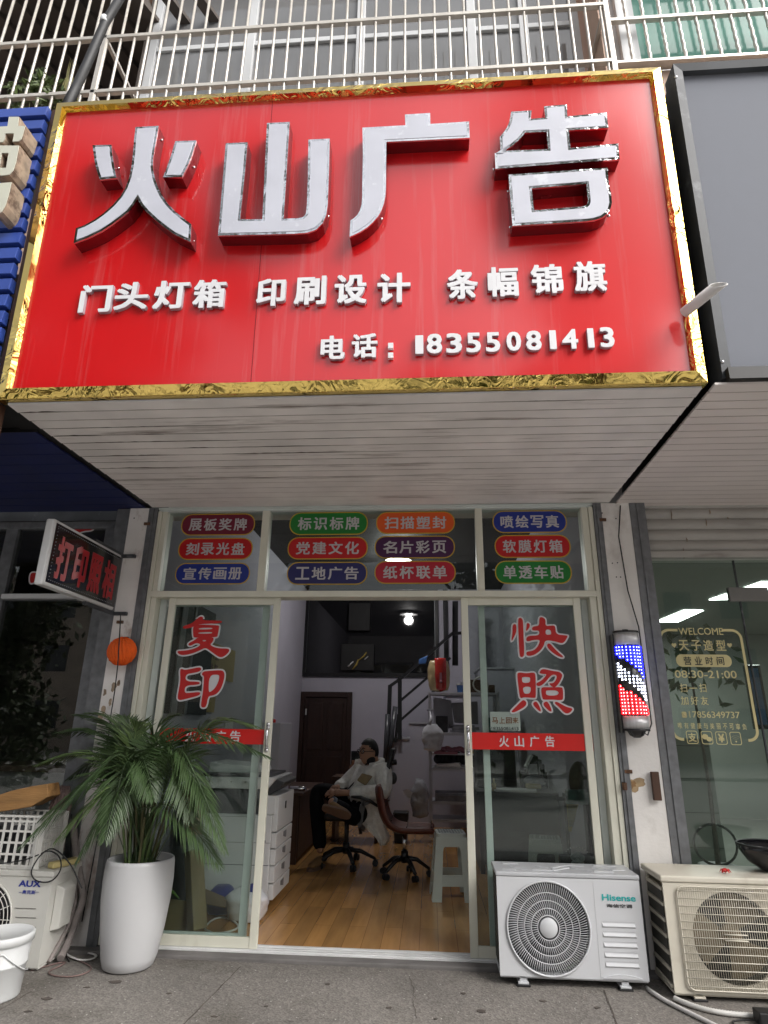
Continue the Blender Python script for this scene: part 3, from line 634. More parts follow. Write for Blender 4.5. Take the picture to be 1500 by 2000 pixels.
pp = [onY(245, -20, -1.15), onY(205, 45, -1.2), onY(170, 125, -1.28), onY(150, 168, -1.35), onY(128, 212, -1.6)]
pipe = thing('black_conduit', 'thick black rubber conduit slanting up past the balcony bars from the sign corner', 'pipe', tuple(pp[-1]))
MB().tube(pp, .034, 10).build('hose', 'black_rubber', pipe)
MB().tube([onY(205.5, 36, -1.2), onY(203, 46, -1.205)], .036, 10).build('label_tape', 'pvc_white', pipe)

# ------------------------------------------------------------------ across the street (seen in the glass, the gold and the sign's gloss)
def tree(x, y, h, rad, zc, label, m='tree_leaf', n=2600, leaf=.20, m2=None):
    t = thing('street_tree', label, 'tree', (x, y, -0.06), 'trees across the street')
    b = MB().tube([(x, y, -.06), (x+.05, y, h*.25), (x-.1, y+.1, h*.5), (x, y, h*.8)], [.17, .13, .09, .03], 10)
    for k in range(7):
        a = k*2.4; z0 = h*(.28+.07*k); b.tube([(x, y, z0), (x+math.cos(a)*rad*.5, y+math.sin(a)*rad*.4, z0+.6), (x+math.cos(a)*rad*.9, y+math.sin(a)*rad*.8, z0+1.3)], [.07, .05, .015], 6)
    b.build('trunk', 'bark', t)
    cl = [(random.gauss(0, .45)*rad, random.gauss(0, .4)*rad, zc+random.uniform(-1, 1)*(h-zc)*.95, rad*random.uniform(.22, .42)) for _ in range(34)]
    for mi, mm in enumerate((m, m2) if m2 else (m,)):
        f = MB()
        for i in range(n if not mi else n//5):
            cx, cy, cz, cr_ = cl[random.randrange(34)]
            c = Vector((x+cx+random.gauss(0, .5)*cr_, y+cy+random.gauss(0, .5)*cr_, cz+random.gauss(0, .5)*cr_))
            u = Vector((random.gauss(0, 1), random.gauss(0, 1), random.gauss(0, 1))).normalized(); v = u.cross(Vector((random.gauss(0, 1), random.gauss(0, 1), random.gauss(0, 1)))).normalized()
            s = leaf*random.uniform(.6, 1.2); f.add([c-u*s, c+v*s*.5, c+u*s, c-v*s*.5], [(0, 1, 2, 3)])
        f.build('crown', mm, t)
tree(3.0, -9.7, 13.6, 2.1, 9.0, 'tall leafy street tree across from the right half of the red sign', n=8000)
tree(-6.1, -9.2, 11.0, 2.7, 7.2, 'broad street tree with brown patches across from the blue sign', m2='autumn_leaf', n=11000, leaf=.15)
tree(13.0, -10.5, 10.5, 2.4, 7.0, 'street tree farthest right across the road', n=3000)
tree(-12.0, -9.6, 4.2, 2.8, 2.1, 'low dark bushy street tree farthest left across the road', n=13000, leaf=.12)
tree(2.0, -12.6, 6.0, 1.7, 3.4, 'small bright green tree in the middle across the road', m='balcony_leaf', n=6000, leaf=.12)
for x0, x1, h, m_, lab in ((-26, -9, 8.5, 'facade_pale', 'pale orange house across the street on the left'), (-8.4, 9.5, 7.2, 'facade_white', 'white low building across the street in the middle'), (10.2, 26, 10, 'facade_pale', 'pale tall house across the street on the right')):
    b = thing('street_house', lab, 'building', ((x0+x1)/2, -26, -0.06))
    wl = MB().box(x0, x1, -30, -26, -.06, h).build('wall', m_, b); wd = MB()
    MB().box(x0-.2, x1+.2, -30.2, -25.8, h+.003, h+.3).build('roof', 'kerb', b)
    x = x0+1.2
    while x < x1-1.6:
        z = 1.0
        while z < h-1.6:
            MB().box(x, x+1.3, -26.03, -25.99, z, z+1.3).build('window', 'far_window', b); z += 2.7
        x += 2.6
# ================================================================== the red signboard
T = R(2.9)
SB = Vector((0, -1.735, 2.975)); SN = Vector((0, -math.cos(T), -math.sin(T))); SU = Vector((0, -math.sin(T), math.cos(T)))   # face origin, outward normal, up along the face
def sp(x, v, d=0.0): return SB + X*x + SU*v + SN*d          # a point of the sign: across, up along the face, out of it
def spx(px, py, d=0.0): p = onP(px, py, SB + SN*d, SN); q = p - SB; return (q.x, q.dot(SU))
H_S = 2.055; XL, XR = -2.305, 1.390
S = thing('shop_sign', 'wide red advertising signboard with gold border and big pale Chinese letters', 'sign', tuple(sp((XL+XR)/2, 0)))
def sbox(mb, x0, x1, v0, v1, d0, d1): return mb.hexa([sp(x0, v0, d1), sp(x1, v0, d1), sp(x1, v0, d0), sp(x0, v0, d0)], [sp(x0, v1, d1), sp(x1, v1, d1), sp(x1, v1, d0), sp(x0, v1, d0)])
panel = sbox(MB(), XL+.05, XR-.05, .05, H_S-.05, -.02, 0).build('panel', 'red_panel', S)
sm = MB()
for px in (513,): x = spx(px, 450)[0]; sbox(sm, x-.0012, x+.0012, .06, H_S-.06, 0.0004, .0012)
sm.build('panel_seam', 'letter_side', panel)
# mitred gold frame, sloping back to its outer edge
fr = MB(); fw = .056; fd = .034
ins = [(XL+fw, fw), (XR-fw, fw), (XR-fw, H_S-fw), (XL+fw, H_S-fw)]; out = [(XL, 0), (XR, 0), (XR, H_S), (XL, H_S)]
mid = [(XL+.004, .004), (XR-.004, .004), (XR-.004, H_S-.004), (XL+.004, H_S-.004)]
in2 = [(XL+fw+.012, fw+.012), (XR-fw-.012, fw+.012), (XR-fw-.012, H_S-fw-.012), (XL+fw+.012, H_S-fw-.012)]
for i in range(4):
    k = (i+1) % 4
    fr.quad(sp(*mid[i], .017), sp(*mid[k], .017), sp(*ins[k], fd), sp(*ins[i], fd))
    fr.quad(sp(*ins[i], fd), sp(*ins[k], fd), sp(*in2[k], .0008), sp(*in2[i], .0008))
    fr.quad(sp(*mid[i], .017), sp(*mid[k], .017), sp(*out[k], .012), sp(*out[i], .012))
    fr.quad(sp(*out[i], .012), sp(*out[k], .012), sp(*out[k], -.05), sp(*out[i], -.05))
fr.build('gold_frame', 'gold', S)
bx = MB().hexa([(XL+.03, -1.70, 2.985), (XR-.03, -1.70, 2.985), (XR-.03, -.02, 2.985), (XL+.10, -.02, 2.985)], [sp(XL+.01, H_S-.01, -.051), sp(XR-.01, H_S-.01, -.051), (XR-.03, -1.0, 5.0), (XL+.03, -1.0, 5.0)])
bx.build('box_side', 'black_paint', S)
# ribbed soffit
sf = MB(); n = 17; y0, y1 = -1.715, -0.045; zS = 2.962
def sx(y): t = (y-y0)/(y1-y0); return -2.262+.085*t, 1.372-.012*t
gr_ = MB(); jn = MB()
for k in range(n):
    ya = y0 + (y1-y0)*k/n; yb = y0 + (y1-y0)*(k+1)/n; g_ = .016
    (a0, a1), (b0, b1) = sx(ya), sx(yb-g_)
    sf.hexa([(a0, ya, zS), (a1, ya, zS), (b1, yb-g_, zS-.004), (b0, yb-g_, zS-.004)], [(a0, ya, zS+.012), (a1, ya, zS+.012), (b1, yb-g_, zS+.012), (b0, yb-g_, zS+.012)])
    (a0, a1), (b0, b1) = sx(yb-g_), sx(yb)
    sf.quad((a0, yb-g_, zS-.004), (a1, yb-g_, zS-.004), (b1, yb, zS+.009), (b0, yb, zS+.009))
    x = a0 + .015; yj = yb-g_
    if k < 15:
        N = 60; ed = [(a0+.015 + (a1-a0-.03)*q/N, random.uniform(.0012, .0032)*(1.0 if k < 10 else .7)) for q in range(N+1)]
        for q in range(N): (xa, wa), (xb, wb_) = ed[q], ed[q+1]; jn.quad((xa, yj-wa, zS-.0047), (xb, yj-wb_, zS-.0047), (xb, yj+.001, zS-.0047), (xa, yj+.001, zS-.0047))
    if k < 12:                                  # water has blackened parts of the joints
        while x < a1-.1:
            L_ = random.uniform(.15, 1.1); hot = (x < -1.2 and k < 9) or random.random() < .28
            if hot and random.random() < .75:
                xe = min(x+L_, a1-.01); N = max(4, int((xe-x)/.03)); wm = random.uniform(.004, .013 if x < -1.2 else .006)
                ww = [wm*math.sin(math.pi*(q+.3)/(N+.6))**.6*random.uniform(.35, 1.1) for q in range(N+1)]
                for q in range(N): gr_.quad((x+(xe-x)*q/N, yj-ww[q], zS-.0054), (x+(xe-x)*(q+1)/N, yj-ww[q+1], zS-.0054), (x+(xe-x)*(q+1)/N, yj+.001+ww[q+1]*.2, zS-.0054), (x+(xe-x)*q/N, yj+.001+ww[q]*.2, zS-.0054))
            x += L_ + random.uniform(.05, .4)
so = sf.build('soffit', 'soffit_white', S); tag(gr_.build('soffit_stain', 'groove', so), kind='stuff'); tag(jn.build('joint_grime', 'joint_grime', so), kind='stuff')
MB().box(-2.19, 1.36, -0.043, 0.05, 2.945, 2.961).build('rear_trim', 'alu_inner', S)
# the four big channel letters, traced on their front faces
LD = .085
def c1(*p): return [(x/2, y/2) for x, y in p]
def c2(x0, y0, k, *p): return [(x0 + x/k, y0 + y/k) for x, y in p]
big = {
 'huo': [[c1((362,568),(399,567),(435,566),(438,600),(446,650),(455,695),(390,702),(380,672),(370,630))],
         [c1((530,497),(620,492),(612,535),(604,580),(598,620),(597,652),(603,690),(614,724),(632,762),(655,796),(684,826),(715,852),(747,876),(744,945),(715,932),(680,915),(645,890),(610,862),(575,830),(550,800),(537,776),(522,800),(500,828),(470,852),(435,878),(395,904),(345,928),(288,950),(297,892),(330,880),(370,858),(405,833),(440,802),(470,768),(490,735),(505,695),(514,650),(520,600),(524,545))],
         [c1((685,552),(767,549),(750,605),(732,650),(710,692),(637,692),(652,655),(667,612))]],
 'shan': [[c1((882,560),(967,556),(960,640),(950,740),(938,857),(1025,857),(1034,670),(1043,481),(1132,477),(1120,665),(1108,855),(1165,853),(1185,848),(1195,836),(1199,800),(1203,675),(1205,546),(1288,542),(1285,670),(1280,800),(1274,840),(1260,872),(1235,897),(1200,909),(1150,913),(1000,917),(852,920),(862,800),(872,680))]],
 'guang': [[c2(670,190,5,(190,298),(610,275),(605,170),(850,155),(852,262),(1230,238),(1236,395),(830,415),(422,435),(420,620),(418,890),(412,970),(398,1040),(372,1110),(335,1170),(290,1222),(235,1270),(160,1318),(65,1362),(72,1205),(110,1180),(140,1150),(165,1108),(182,1050),(188,980),(190,800),(195,560))]],
 'gao': [[c2(940,180,5,(292,192),(490,180),(483,262),(622,250),(613,140),(835,122),(840,238),(1222,200),(1240,350),(852,373),(870,548),(1335,502),(1350,655),(745,702),(140,748),(132,597),(186,590),(182,440),(215,400),(250,350),(275,290)),
          c2(940,180,5,(222,574),(300,525),(360,475),(400,430),(425,398),(640,386),(652,558))],
         [c2(940,180,5,(265,808),(1232,738),(1245,900),(1268,1000),(1275,1080),(1262,1135),(1232,1185),(1180,1225),(1110,1248),(1030,1260),(305,1305),(285,1050)),
          c2(940,180,5,(490,940),(1025,895),(1042,1060),(1038,1090),(1018,1110),(985,1118),(515,1155))]]}
for key, pieces in big.items():
    bodies, rims, faces = MB(), MB(), MB()
    for lp_ in pieces:
        lo = [[spx(*q, LD) for q in l_] for l_ in lp_]
        bodies.flat(outline(lo, 0, LD/2-.002), sp(0, 0), X, SU, SN, LD/2-.002)
        rims.flat(outline(lo, .0006, .005), sp(0, 0), X, SU, SN, LD-.004)
        faces.flat(outline(lo, -.014, .0015), sp(0, 0), X, SU, SN, LD+.0016)
    ch = bodies.build('channel_letter', 'letter_side', S)
    rims.build('letter_rim', 'chrome', ch); faces.build('letter_face', 'letter_face', ch)
# screws at the foot of the letters
sc_ = MB()
for px, py in ((316, 274), (379, 327), (232, 329), (641, 423), (745, 428), (964, 331), (992, 374), (996, 444), (1189, 422), (378, 471)):
    x, v = spx(px, py, .03); c = sp(x, v, .03); sc_.ball(c, .008, 8, 6)
sc_.build('letter_screw', 'chrome', S)
# smaller raised characters
def raised(body, boxes, h_scale=1.0, bold=.052):
    for ch, (xa, ya, xb, yb) in zip(body, boxes):
        d = .022; x0, v1 = spx(xa, ya, d); x1, v0 = spx(xb, yb, d)
        o_ = MB().flat(fit(text2d(ch, bold, .5), x1-x0, v1-v0, .020), sp((x0+x1)/2, (v0+v1)/2), X, SU, SN, .0115).build('raised_character', 'char_side', S)
        MB().flat(fit(text2d(ch, bold-.004, 0), (x1-x0)*.985, (v1-v0)*.985), sp((x0+x1)/2, (v0+v1)/2), X, SU, SN, .0222).build('character_face', 'white_plastic', o_)
raised('门头灯箱', [(160,557,214,609), (228,552,286,604), (303,549,366,602), (380,547,438,600)])
raised('印刷设计', [(503,545,556,597), (576,540,636,594), (654,537,716,592), (737,534,802,590)])
raised('条幅锦旗', [(872,527,935,583), (951,522,1015,578), (1035,517,1102,572), (1118,511,1188,568)])
raised('电话', [(627,656,673,701), (687,652,737,698)])
raised('18355081413', [(811,655,827,691), (833,652,864,690), (871,651,903,689), (910,650,940,688), (948,649,978,687), (988,648,1019,685), (1026,646,1059,684), (1072,645,1088,682), (1096,643,1131,681), (1146,641,1162,679), (1170,639,1202,678)], bold=.045)
for py in (670, 689):
    x0, v1 = spx(758, py, .02); x1, v0 = spx(768, py+10, .02); sbox(MB(), x0, x1, v0, v1, .001, .022).build('raised_character', 'white_plastic', S)

# ================================================================== the blue slatted sign on the left
BL = thing('slatted_sign', 'blue slatted shop sign with dirty cream letters at the left edge', 'sign', tuple(sp(-3.0, 0)))
sbox(MB(), -4.6, -2.40, -.30, H_S+.0, -.06, -.045).build('backing', 'black_paint', BL)
v = H_S - .005; k = 0
while v > -.05:
    sl_ = MB(); xr = -2.372 + random.uniform(-.006, .006); sl_.hexa([sp(-4.6, v-.082, .012), sp(xr, v-.082, .012), sp(xr, v-.082, -.04), sp(-4.6, v-.082, -.04)], [sp(-4.6, v, .0), sp(xr, v, .0), sp(xr, v, -.04), sp(-4.6, v, -.04)])
    sl_.build('slat', 'blue_slat', BL, bevel=.003); v -= .106; k += 1
sbox(MB(), -2.36, -2.318, -.25, H_S, -.08, -.03).build('edge_angle', 'dark_wood', BL)
kk = 857/120
def bz(*p): return [(x/kk, 200 + y/kk) for x, y in p]
for nm, lo in (('a', [bz((-60,345),(105,335),(125,205),(275,205),(262,330),(365,335),(310,520),(270,555),(175,560),(195,445),(85,445),(80,520),(45,565),(-60,570))]),
               ('b', [bz((-60,605),(280,605),(235,840),(195,960),(140,1020),(70,1030),(-60,1035)), bz((35,720),(120,720),(85,915),(5,915))]),
               ('c', [bz((-60,1135),(175,1115),(135,1290),(90,1440),(40,1530),(-20,1570),(-60,1575))])):
    D2 = .12; loops = [[spx(*q, D2) for q in l_] for l_ in lo]
    o_ = MB().flat(outline(loops, 0, D2/2-.004), sp(0, 0), X, SU, SN, D2/2+.003).build('letter_block', 'stained_side', BL)
    MB().flat(outline(loops, -.003, .002), sp(0, 0), X, SU, SN, D2+.003).build('letter_face', 'cream_face', o_)
NS = MB(); za = 2.962
for k in range(9):
    ya = -1.385 + 1.42*k/9; NS.box(-6.5, -2.315 + .008*k, ya, ya+1.42/9-.008, za, za+.012); NS.box(-6.5, -2.315+.008*k, ya+1.42/9-.008, ya+1.42/9, za+.006, za+.012)
NS.build('soffit', 'navy_soffit', BL)
MB().box(-6.5, -2.30, -1.70, -1.388, za+.03, za+.06).box(-6.5, -2.30, -1.392, -1.386, za, za+.4).build('soffit_edge', 'black_paint', BL)
MB().hexa([(-2.40, -1.70, 2.979), (-2.16, -1.70, 2.979), (-2.08, 0.04, 2.979), (-2.40, 0.04, 2.979)], [(-2.40, -1.70, 2.984), (-2.16, -1.70, 2.984), (-2.08, 0.04, 2.984), (-2.40, 0.04, 2.984)]).build('gap_light_stop', 'black_paint', BL)  # black sheet added to stop sky light leaking between the soffits

# ================================================================== the grey sign on the right
GS = thing('grey_sign', 'blank grey signboard with dark metal frame next to the red sign, at the right edge', 'sign', tuple(sp(2.6, 0)))
sbox(MB(), 1.50, 4.6, .06, H_S-.04, -.03, -.012).build('panel', 'grey_panel', GS)
f_ = MB(); gx0, gx1, gv0, gv1 = 1.455, 4.62, .015, H_S-.0; ii = .05
o4 = [(gx0, gv0), (gx1, gv0), (gx1, gv1), (gx0, gv1)]; i4 = [(gx0+ii, gv0+ii), (gx1-ii, gv0+ii), (gx1-ii, gv1-ii), (gx0+ii, gv1-ii)]
for i in range(4):
    k = (i+1) % 4
    f_.quad(sp(*o4[i], .03), sp(*o4[k], .03), sp(*i4[k], .022), sp(*i4[i], .022)); f_.quad(sp(*i4[i], .022), sp(*i4[k], .022), sp(*i4[k], -.012), sp(*i4[i], -.012)); f_.quad(sp(*o4[i], .03), sp(*o4[k], .03), sp(*o4[k], -.10), sp(*o4[i], -.10))
f_.build('frame', 'dark_frame', GS)
s_ = MB()
for px, py in ((1320, 151), (1411, 707)): x, v = spx(px, py, .028); s_.ball(sp(x, v, .028), .009, 8, 6)
s_.build('frame_screw', 'chrome', GS)
MB().hexa([(1.47, -1.66, 2.99), (4.6, -1.66, 2.99), (4.6, -.02, 2.99), (1.47, -.02, 2.99)], [sp(1.47, H_S-.03, -.101), sp(4.6, H_S-.03, -.101), (4.6, -.83, 5.0), (1.47, -.83, 5.0)]).build('box_side', 'black_paint', GS)
sf = MB(); jg = MB(); n = 22; y0, y1 = -1.76, .14; zR = 2.955
for k in range(n):
    ya, yb = y0 + (y1-y0)*k/n, y0 + (y1-y0)*(k+1)/n; a = 1.415; g_ = .012
    sf.hexa([(a, ya, zR), (6.5, ya, zR), (6.5, yb-g_, zR-.002), (a, yb-g_, zR-.002)], [(a, ya, zR+.012), (6.5, ya, zR+.012), (6.5, yb-g_, zR+.012), (a, yb-g_, zR+.012)])
    jg.quad((a, yb-g_-.0018, zR-.0028), (6.5, yb-g_-.0018, zR-.0028), (6.5, yb-g_+.0008, zR-.0028), (a, yb-g_+.0008, zR-.0028))
    sf.quad((a, yb-g_, zR-.002), (6.5, yb-g_, zR-.002), (6.5, yb, zR+.006), (a, yb, zR+.006))
tag(jg.build('joint_line', 'joint_grime', sf.build('soffit', 'soffit_clean', GS)), kind='stuff')
MB().box(1.47, 6.5, -1.80, -1.762, 2.965, 3.03).build('soffit_edge', 'black_paint', GS)
# drain pipe stub poking out between the two signs
a = onY(1352, 598, -1.86); b = onY(1407, 557, -2.12); b = onP(1405, 556, a, Vector((0, -1, 0)).normalized()) + Vector((0, -.10, -.02)); b = onY(1404, 556, -2.0)
dp = thing('drain_pipe', 'cut white drain pipe stub sticking out between the red and grey signs', 'pipe', tuple(a))
ax = (b-a).normalized(); pr = MB(); nn = 16; u = ax.cross(Z).normalized(); q_ = ax.cross(u)
ra, rbv = [], []
for k in range(nn):
    g_ = 6.283*k/nn; d = u*math.cos(g_) + q_*math.sin(g_); cut = d.dot(Vector((.75, 0, -.5)))*.035
    ra.append((a - ax*.05 + d*.027, a - ax*.05 + d*.0235)); rbv.append((b + d*.027 + ax*cut, b + d*.0235 + ax*cut))
vs = [p for p, _ in ra] + [p for p, _ in rbv] + [p for _, p in rbv] + [p for _, p in ra]
pr.add(vs, [(L_*nn+k, L_*nn+(k+1) % nn, (L_+1)*nn+(k+1) % nn, (L_+1)*nn+k) for L_ in range(3) for k in range(nn)], True)
pr.build('pipe', 'hose_white', dp)
# ================================================================== aluminium shopfront with sliding doors
SF = thing('shopfront', 'cream aluminium shopfront with open sliding glass doors, red lettering and coloured service stickers', 'shopfront', (-0.45, 0, 0))
fm = MB()
fm.box(-2.13, -2.098, -.045, .085, 0, 2.93).box(-2.096, -2.058, -.035, .085, 0, 2.93)          # left post in two profiles
fm.box(1.205, 1.238, -.045, .085, 0, 2.93).box(1.155, 1.203, -.035, .085, 0, 2.93)             # right post
fm.box(-2.098, 1.205, -.055, .09, 2.243, 2.288)                                                 # transom bar
fm.box(-1.292, -1.234, -.035, .05, 2.289, 2.93).box(.358, .411, -.035, .05, 2.289, 2.93)
fm.build('frame', 'alu_cream', SF, bevel=.003)
MB().box(-2.13, 1.238, -.03, .08, 2.931, 2.961).build('head_rail', 'alu_inner', SF)
tk = MB().box(-2.10, 1.205, -.03, -.012, -.007, .004).box(-2.10, 1.205, .006, .024, -.007, .004).box(-2.10, 1.205, .055, .075, -.007, .004).box(-2.10, 1.205, -.05, .09, -.0078, -.003)
tk.build('floor_track', 'track_white', SF)
for x0, x1 in ((-2.056, -1.293), (-1.233, .357), (.412, 1.154)):
    MB().box(x0, x1, .010, .016, 2.289, 2.93).build('transom_pane', 'shop_glass', SF)
YG = -.004                                                            # stickers lie on the street side of the glass
def leaf(x0, x1, y, name='sliding_door', st=.05, m='alu_cream', bot=.065):
    f = MB().box(x0, x0+st, y-.016, y+.016, .004, 2.242).box(x1-st, x1, y-.016, y+.016, .004, 2.242).box(x0+st, x1-st, y-.012, y+.012, .004, bot).box(x0+st, x1-st, y-.012, y+.012, 2.19, 2.242)
    f.box(x0+st*.5-.002, x0+st*.5+.002, y-.0175, y-.0162, .004, 2.24) if False else None
    o = f.build(name, m, SF, bevel=.003)
    MB().box(x0+st+.001, x1-st-.001, y-.003, y+.003, bot, 2.19).build('glass_pane', 'shop_glass', o)
    return o
dl = leaf(-1.962, -1.108, 0.0); dr_ = leaf(.234, 1.090, 0.0)
il = leaf(-2.056, -1.20, .062, 'rear_leaf', .052, 'alu_inner'); ir = leaf(.362, 1.154, .062, 'rear_leaf', .045, 'alu_inner')
def rect_px(a, b, y): p, q = onY(*a, y), onY(*b, y); return min(p.x, q.x), max(p.x, q.x), min(p.z, q.z), max(p.z, q.z)
# red name bands
for door, x0, x1, z0, z1 in ((dl, -1.911, -1.159, 1.212, 1.312), (dr_, .285, 1.039, 1.205, 1.313), (il, -2.003, -1.97, 1.212, 1.312), (ir, 1.094, 1.108, 1.205, 1.313)):
    yb = -.0045 if door in (dl, dr_) else .058
    MB().box(x0, x1, yb-.0008, yb, z0, z1).build('name_band', 'band_red', door)
MB().box(1.0905, 1.152, .0560, .0575, 1.205, 1.31).build('name_band', 'band_red', ir)
for ch, px in zip('火山广告', (372, 401, 430, 459)): words(ch, (px-9, 1427), (px+10, 1449), -.006, 'vinyl_white', dl, .03, 'band_lettering')
for ch, px in zip('火山广告', (984.5, 1014, 1044, 1074)): words(ch, (px-10, 1437), (px+10, 1459), -.006, 'vinyl_white', dr_, .03, 'band_lettering')
# pull handles
for door, x in ((dl, -1.133), (dr_, .259)):
    h = MB(); z0 = 1.262
    h.box(x-.012, x+.012, -.021, -.0165, z0-.085, z0-.055).box(x-.012, x+.012, -.021, -.0165, z0+.055, z0+.085)
    h.tube([(x, -.02, z0-.07), (x, -.035, z0-.05), (x, -.042, z0), (x, -.035, z0+.05), (x, -.02, z0+.07)], .009, 8)
    h.lathe([(0, 0), (.013, 0), (.013, -.006), (0, -.006)], (x, -.0165, z0+.085), 12, 'Y').lathe([(0, 0), (.013, 0), (.013, -.006), (0, -.006)], (x, -.0165, z0-.085), 12, 'Y')
    h.build('pull_handle', 'chrome', door)
# big vinyl characters: traced strokes, a white border behind a red body
def vinyl(door, x0, y0, k, pieces, bord=.011):
    wb, rb_ = MB(), MB()
    for i, lo in enumerate(pieces):
        L_ = []
        for lp_ in lo:
            pts = chaikin([(x0 + x/k, y0 + y/k) for x, y in lp_], 2); L_.append([(p.x, p.z) for p in (onY(a, b, -.006) for a, b in pts)])
        rb_.flat(outline(L_), (0, -.0068 - .0002*i, 0), X, Z)
        wb.flat(outline(L_[:1], bord), (0, -.0045 - .0002*i, 0), X, Z)
    o = wb.build('vinyl_character', 'vinyl_white', door); return rb_.build('vinyl_stroke', 'vinyl_red', door)
vinyl(dl, 330, 1190, 7.5, [
    [[(200,262),(225,240),(320,215),(390,160),(450,110),(485,105),(503,130),(495,165),(765,165),(782,185),(755,208),(440,215),(340,265),(270,280),(215,285)]],
    [[(350,240),(420,222),(700,235),(735,240),(735,265),(715,390),(695,410),(480,414),(375,415),(355,400)], [(430,298),(445,275),(635,268),(640,292)], [(422,358),(440,338),(635,332),(632,357)]],
    [[(430,405),(640,408),(660,430),(640,480),(600,520),(660,555),(750,575),(870,575),(890,600),(860,650),(800,695),(750,705),(700,680),(600,605),(535,560),(450,605),(350,645),(250,670),(170,670),(120,635),(130,610),(200,610),(330,590),(420,555),(470,515),(400,490),(330,530),(300,535),(280,515),(300,490),(380,450)], [(485,460),(520,448),(552,458),(520,475)]]])
vinyl(dl, 330, 1190, 7.5, [
    [[(160,890),(185,868),(230,890),(340,870),(430,850),(468,855),(475,885),(440,915),(350,935),(250,950),(240,1055),(430,1060),(458,1080),(430,1105),(240,1115),(226,1225),(300,1225),(450,1208),(464,1240),(420,1270),(300,1300),(180,1332),(138,1325),(125,1290),(145,1180),(170,1040)]],
    [[(480,945),(510,910),(560,905),(760,890),(802,910),(817,960),(800,1060),(760,1170),(700,1240),(640,1265),(575,1270),(550,1420),(510,1442),(472,1430),(470,1380),(500,1200),(510,1060),(515,980),(488,965)], [(590,965),(720,955),(742,980),(725,1060),(680,1150),(620,1205),(578,1218)]]])
vinyl(dr_, 980, 1190, 9.09, [
    [[(190,300),(215,260),(250,265),(262,310),(258,400),(230,470),(180,565),(172,540),(190,420)]],
    [[(285,180),(320,145),(360,165),(380,220),(388,500),(402,800),(380,845),(340,852),(315,820),(300,500)]],
    [[(440,250),(470,240),(500,270),(490,330),(440,390),(428,370),(438,320)]],
    [[(665,170),(690,135),(740,150),(775,180),(775,300),(880,290),(935,290),(950,320),(965,450),(1165,465),(1170,485),(1110,590),(1050,605),(950,570),(770,545),(750,640),(690,730),(600,800),(510,830),(450,825),(430,790),(445,750),(530,745),(610,700),(660,620),(680,540),(560,545),(460,575),(430,550),(440,500),(490,470),(665,465),(665,375),(570,380),(535,365),(540,320),(580,300),(665,295)], [(775,360),(865,360),(880,440),(860,450),(780,455)]],
    [[(800,640),(820,605),(860,610),(920,680),(1000,760),(1090,835),(1085,860),(1010,840),(900,770),(820,690)]]])
vinyl(dr_, 980, 1190, 9.09, [
    [[(270,1150),(300,1118),(440,1140),(560,1118),(600,1150),(605,1350),(605,1560),(580,1577),(400,1560),(340,1582),(320,1550),(300,1400)], [(355,1220),(380,1200),(490,1205),(508,1230),(500,1305),(365,1310)], [(370,1380),(510,1370),(520,1440),(490,1500),(410,1500),(385,1470)]],
    [[(670,1120),(700,1070),(760,1060),(900,1095),(1010,1105),(1070,1150),(1075,1190),(1030,1290),(960,1382),(900,1387),(830,1310),(900,1315),(950,1280),(980,1200),(960,1165),(900,1160),(850,1200),(780,1290),(700,1357),(640,1367),(610,1340),(615,1310),(700,1270),(760,1210),(800,1150),(740,1150),(680,1140)]],
    [[(695,1420),(720,1380),(830,1387),(1060,1380),(1087,1410),(1092,1590),(1060,1617),(900,1602),(750,1607),(720,1590)], [(780,1455),(800,1440),(1005,1440),(1010,1530),(790,1535)]],
    [[(380,1608),(420,1625),(442,1670),(420,1720),(330,1780),(220,1832),(172,1827),(180,1800),(260,1720),(340,1640)]],
    [[(560,1660),(600,1633),(640,1660),(703,1800),(680,1822),(600,1750),(555,1690)]],
    [[(743,1660),(790,1633),(830,1660),(893,1800),(860,1822),(780,1750),(740,1700)]],
    [[(938,1650),(980,1638),(1080,1700),(1170,1740),(1252,1760),(1252,1790),(1200,1842),(1140,1852),(1090,1820),(1020,1740),(945,1680)]]])
# twelve coloured service stickers on the transom glass
PILLS = [('展板奖牌', 'maroon', 356.5, 1004, 496, 1045), ('刻录光盘', 'red', 350.7, 1051, 491.5, 1093), ('宣传画册', 'blue', 344.5, 1099.5, 486, 1141),
         ('标识标牌', 'green', 566.7, 1001, 718, 1044), ('党建文化', 'red', 563, 1049, 717.7, 1092), ('工地广告', 'navy', 561.7, 1097.7, 716.7, 1141.7),
         ('扫描塑封', 'orange', 735, 1000, 889, 1041.7), ('名片彩页', 'purple', 732, 1047, 889, 1090), ('纸杯联单', 'crimson', 731.7, 1095.7, 890.7, 1140),
         ('喷绘写真', 'blue', 961, 997.7, 1109, 1040), ('软膜灯箱', 'red', 965, 1045, 1116.7, 1089), ('单透车贴', 'green', 965.7, 1095, 1119, 1140)]
for txt, colr, xa, ya, xb, yb in PILLS:
    a, b = onY(xa, ya, .006), onY(xb, yb, .006); w_, h_ = b.x-a.x, a.z-b.z; c = ((a.x+b.x)/2, .0085, (a.z+b.z)/2)
    o = MB().flat(outline([rounded(w_, h_, h_*.46)], 0, .0006), c, X, Z).build('service_sticker', 'sticker_gold', SF); o['label'] = colr + ' rounded sticker reading ' + txt
    MB().flat(outline([rounded(w_-.016, h_-.016, (h_-.016)*.46)]), (c[0], .0076, c[2]), X, Z).build('sticker_field', 'sticker_'+colr, o)
    for i, ch in enumerate(txt):
        MB().flat(fit(text2d(ch, .035), w_*.175, h_*.56), (c[0] + w_*(-.305+.2033*i), .0070, c[2]), X, Z).build('sticker_character', 'sticker_text', o)
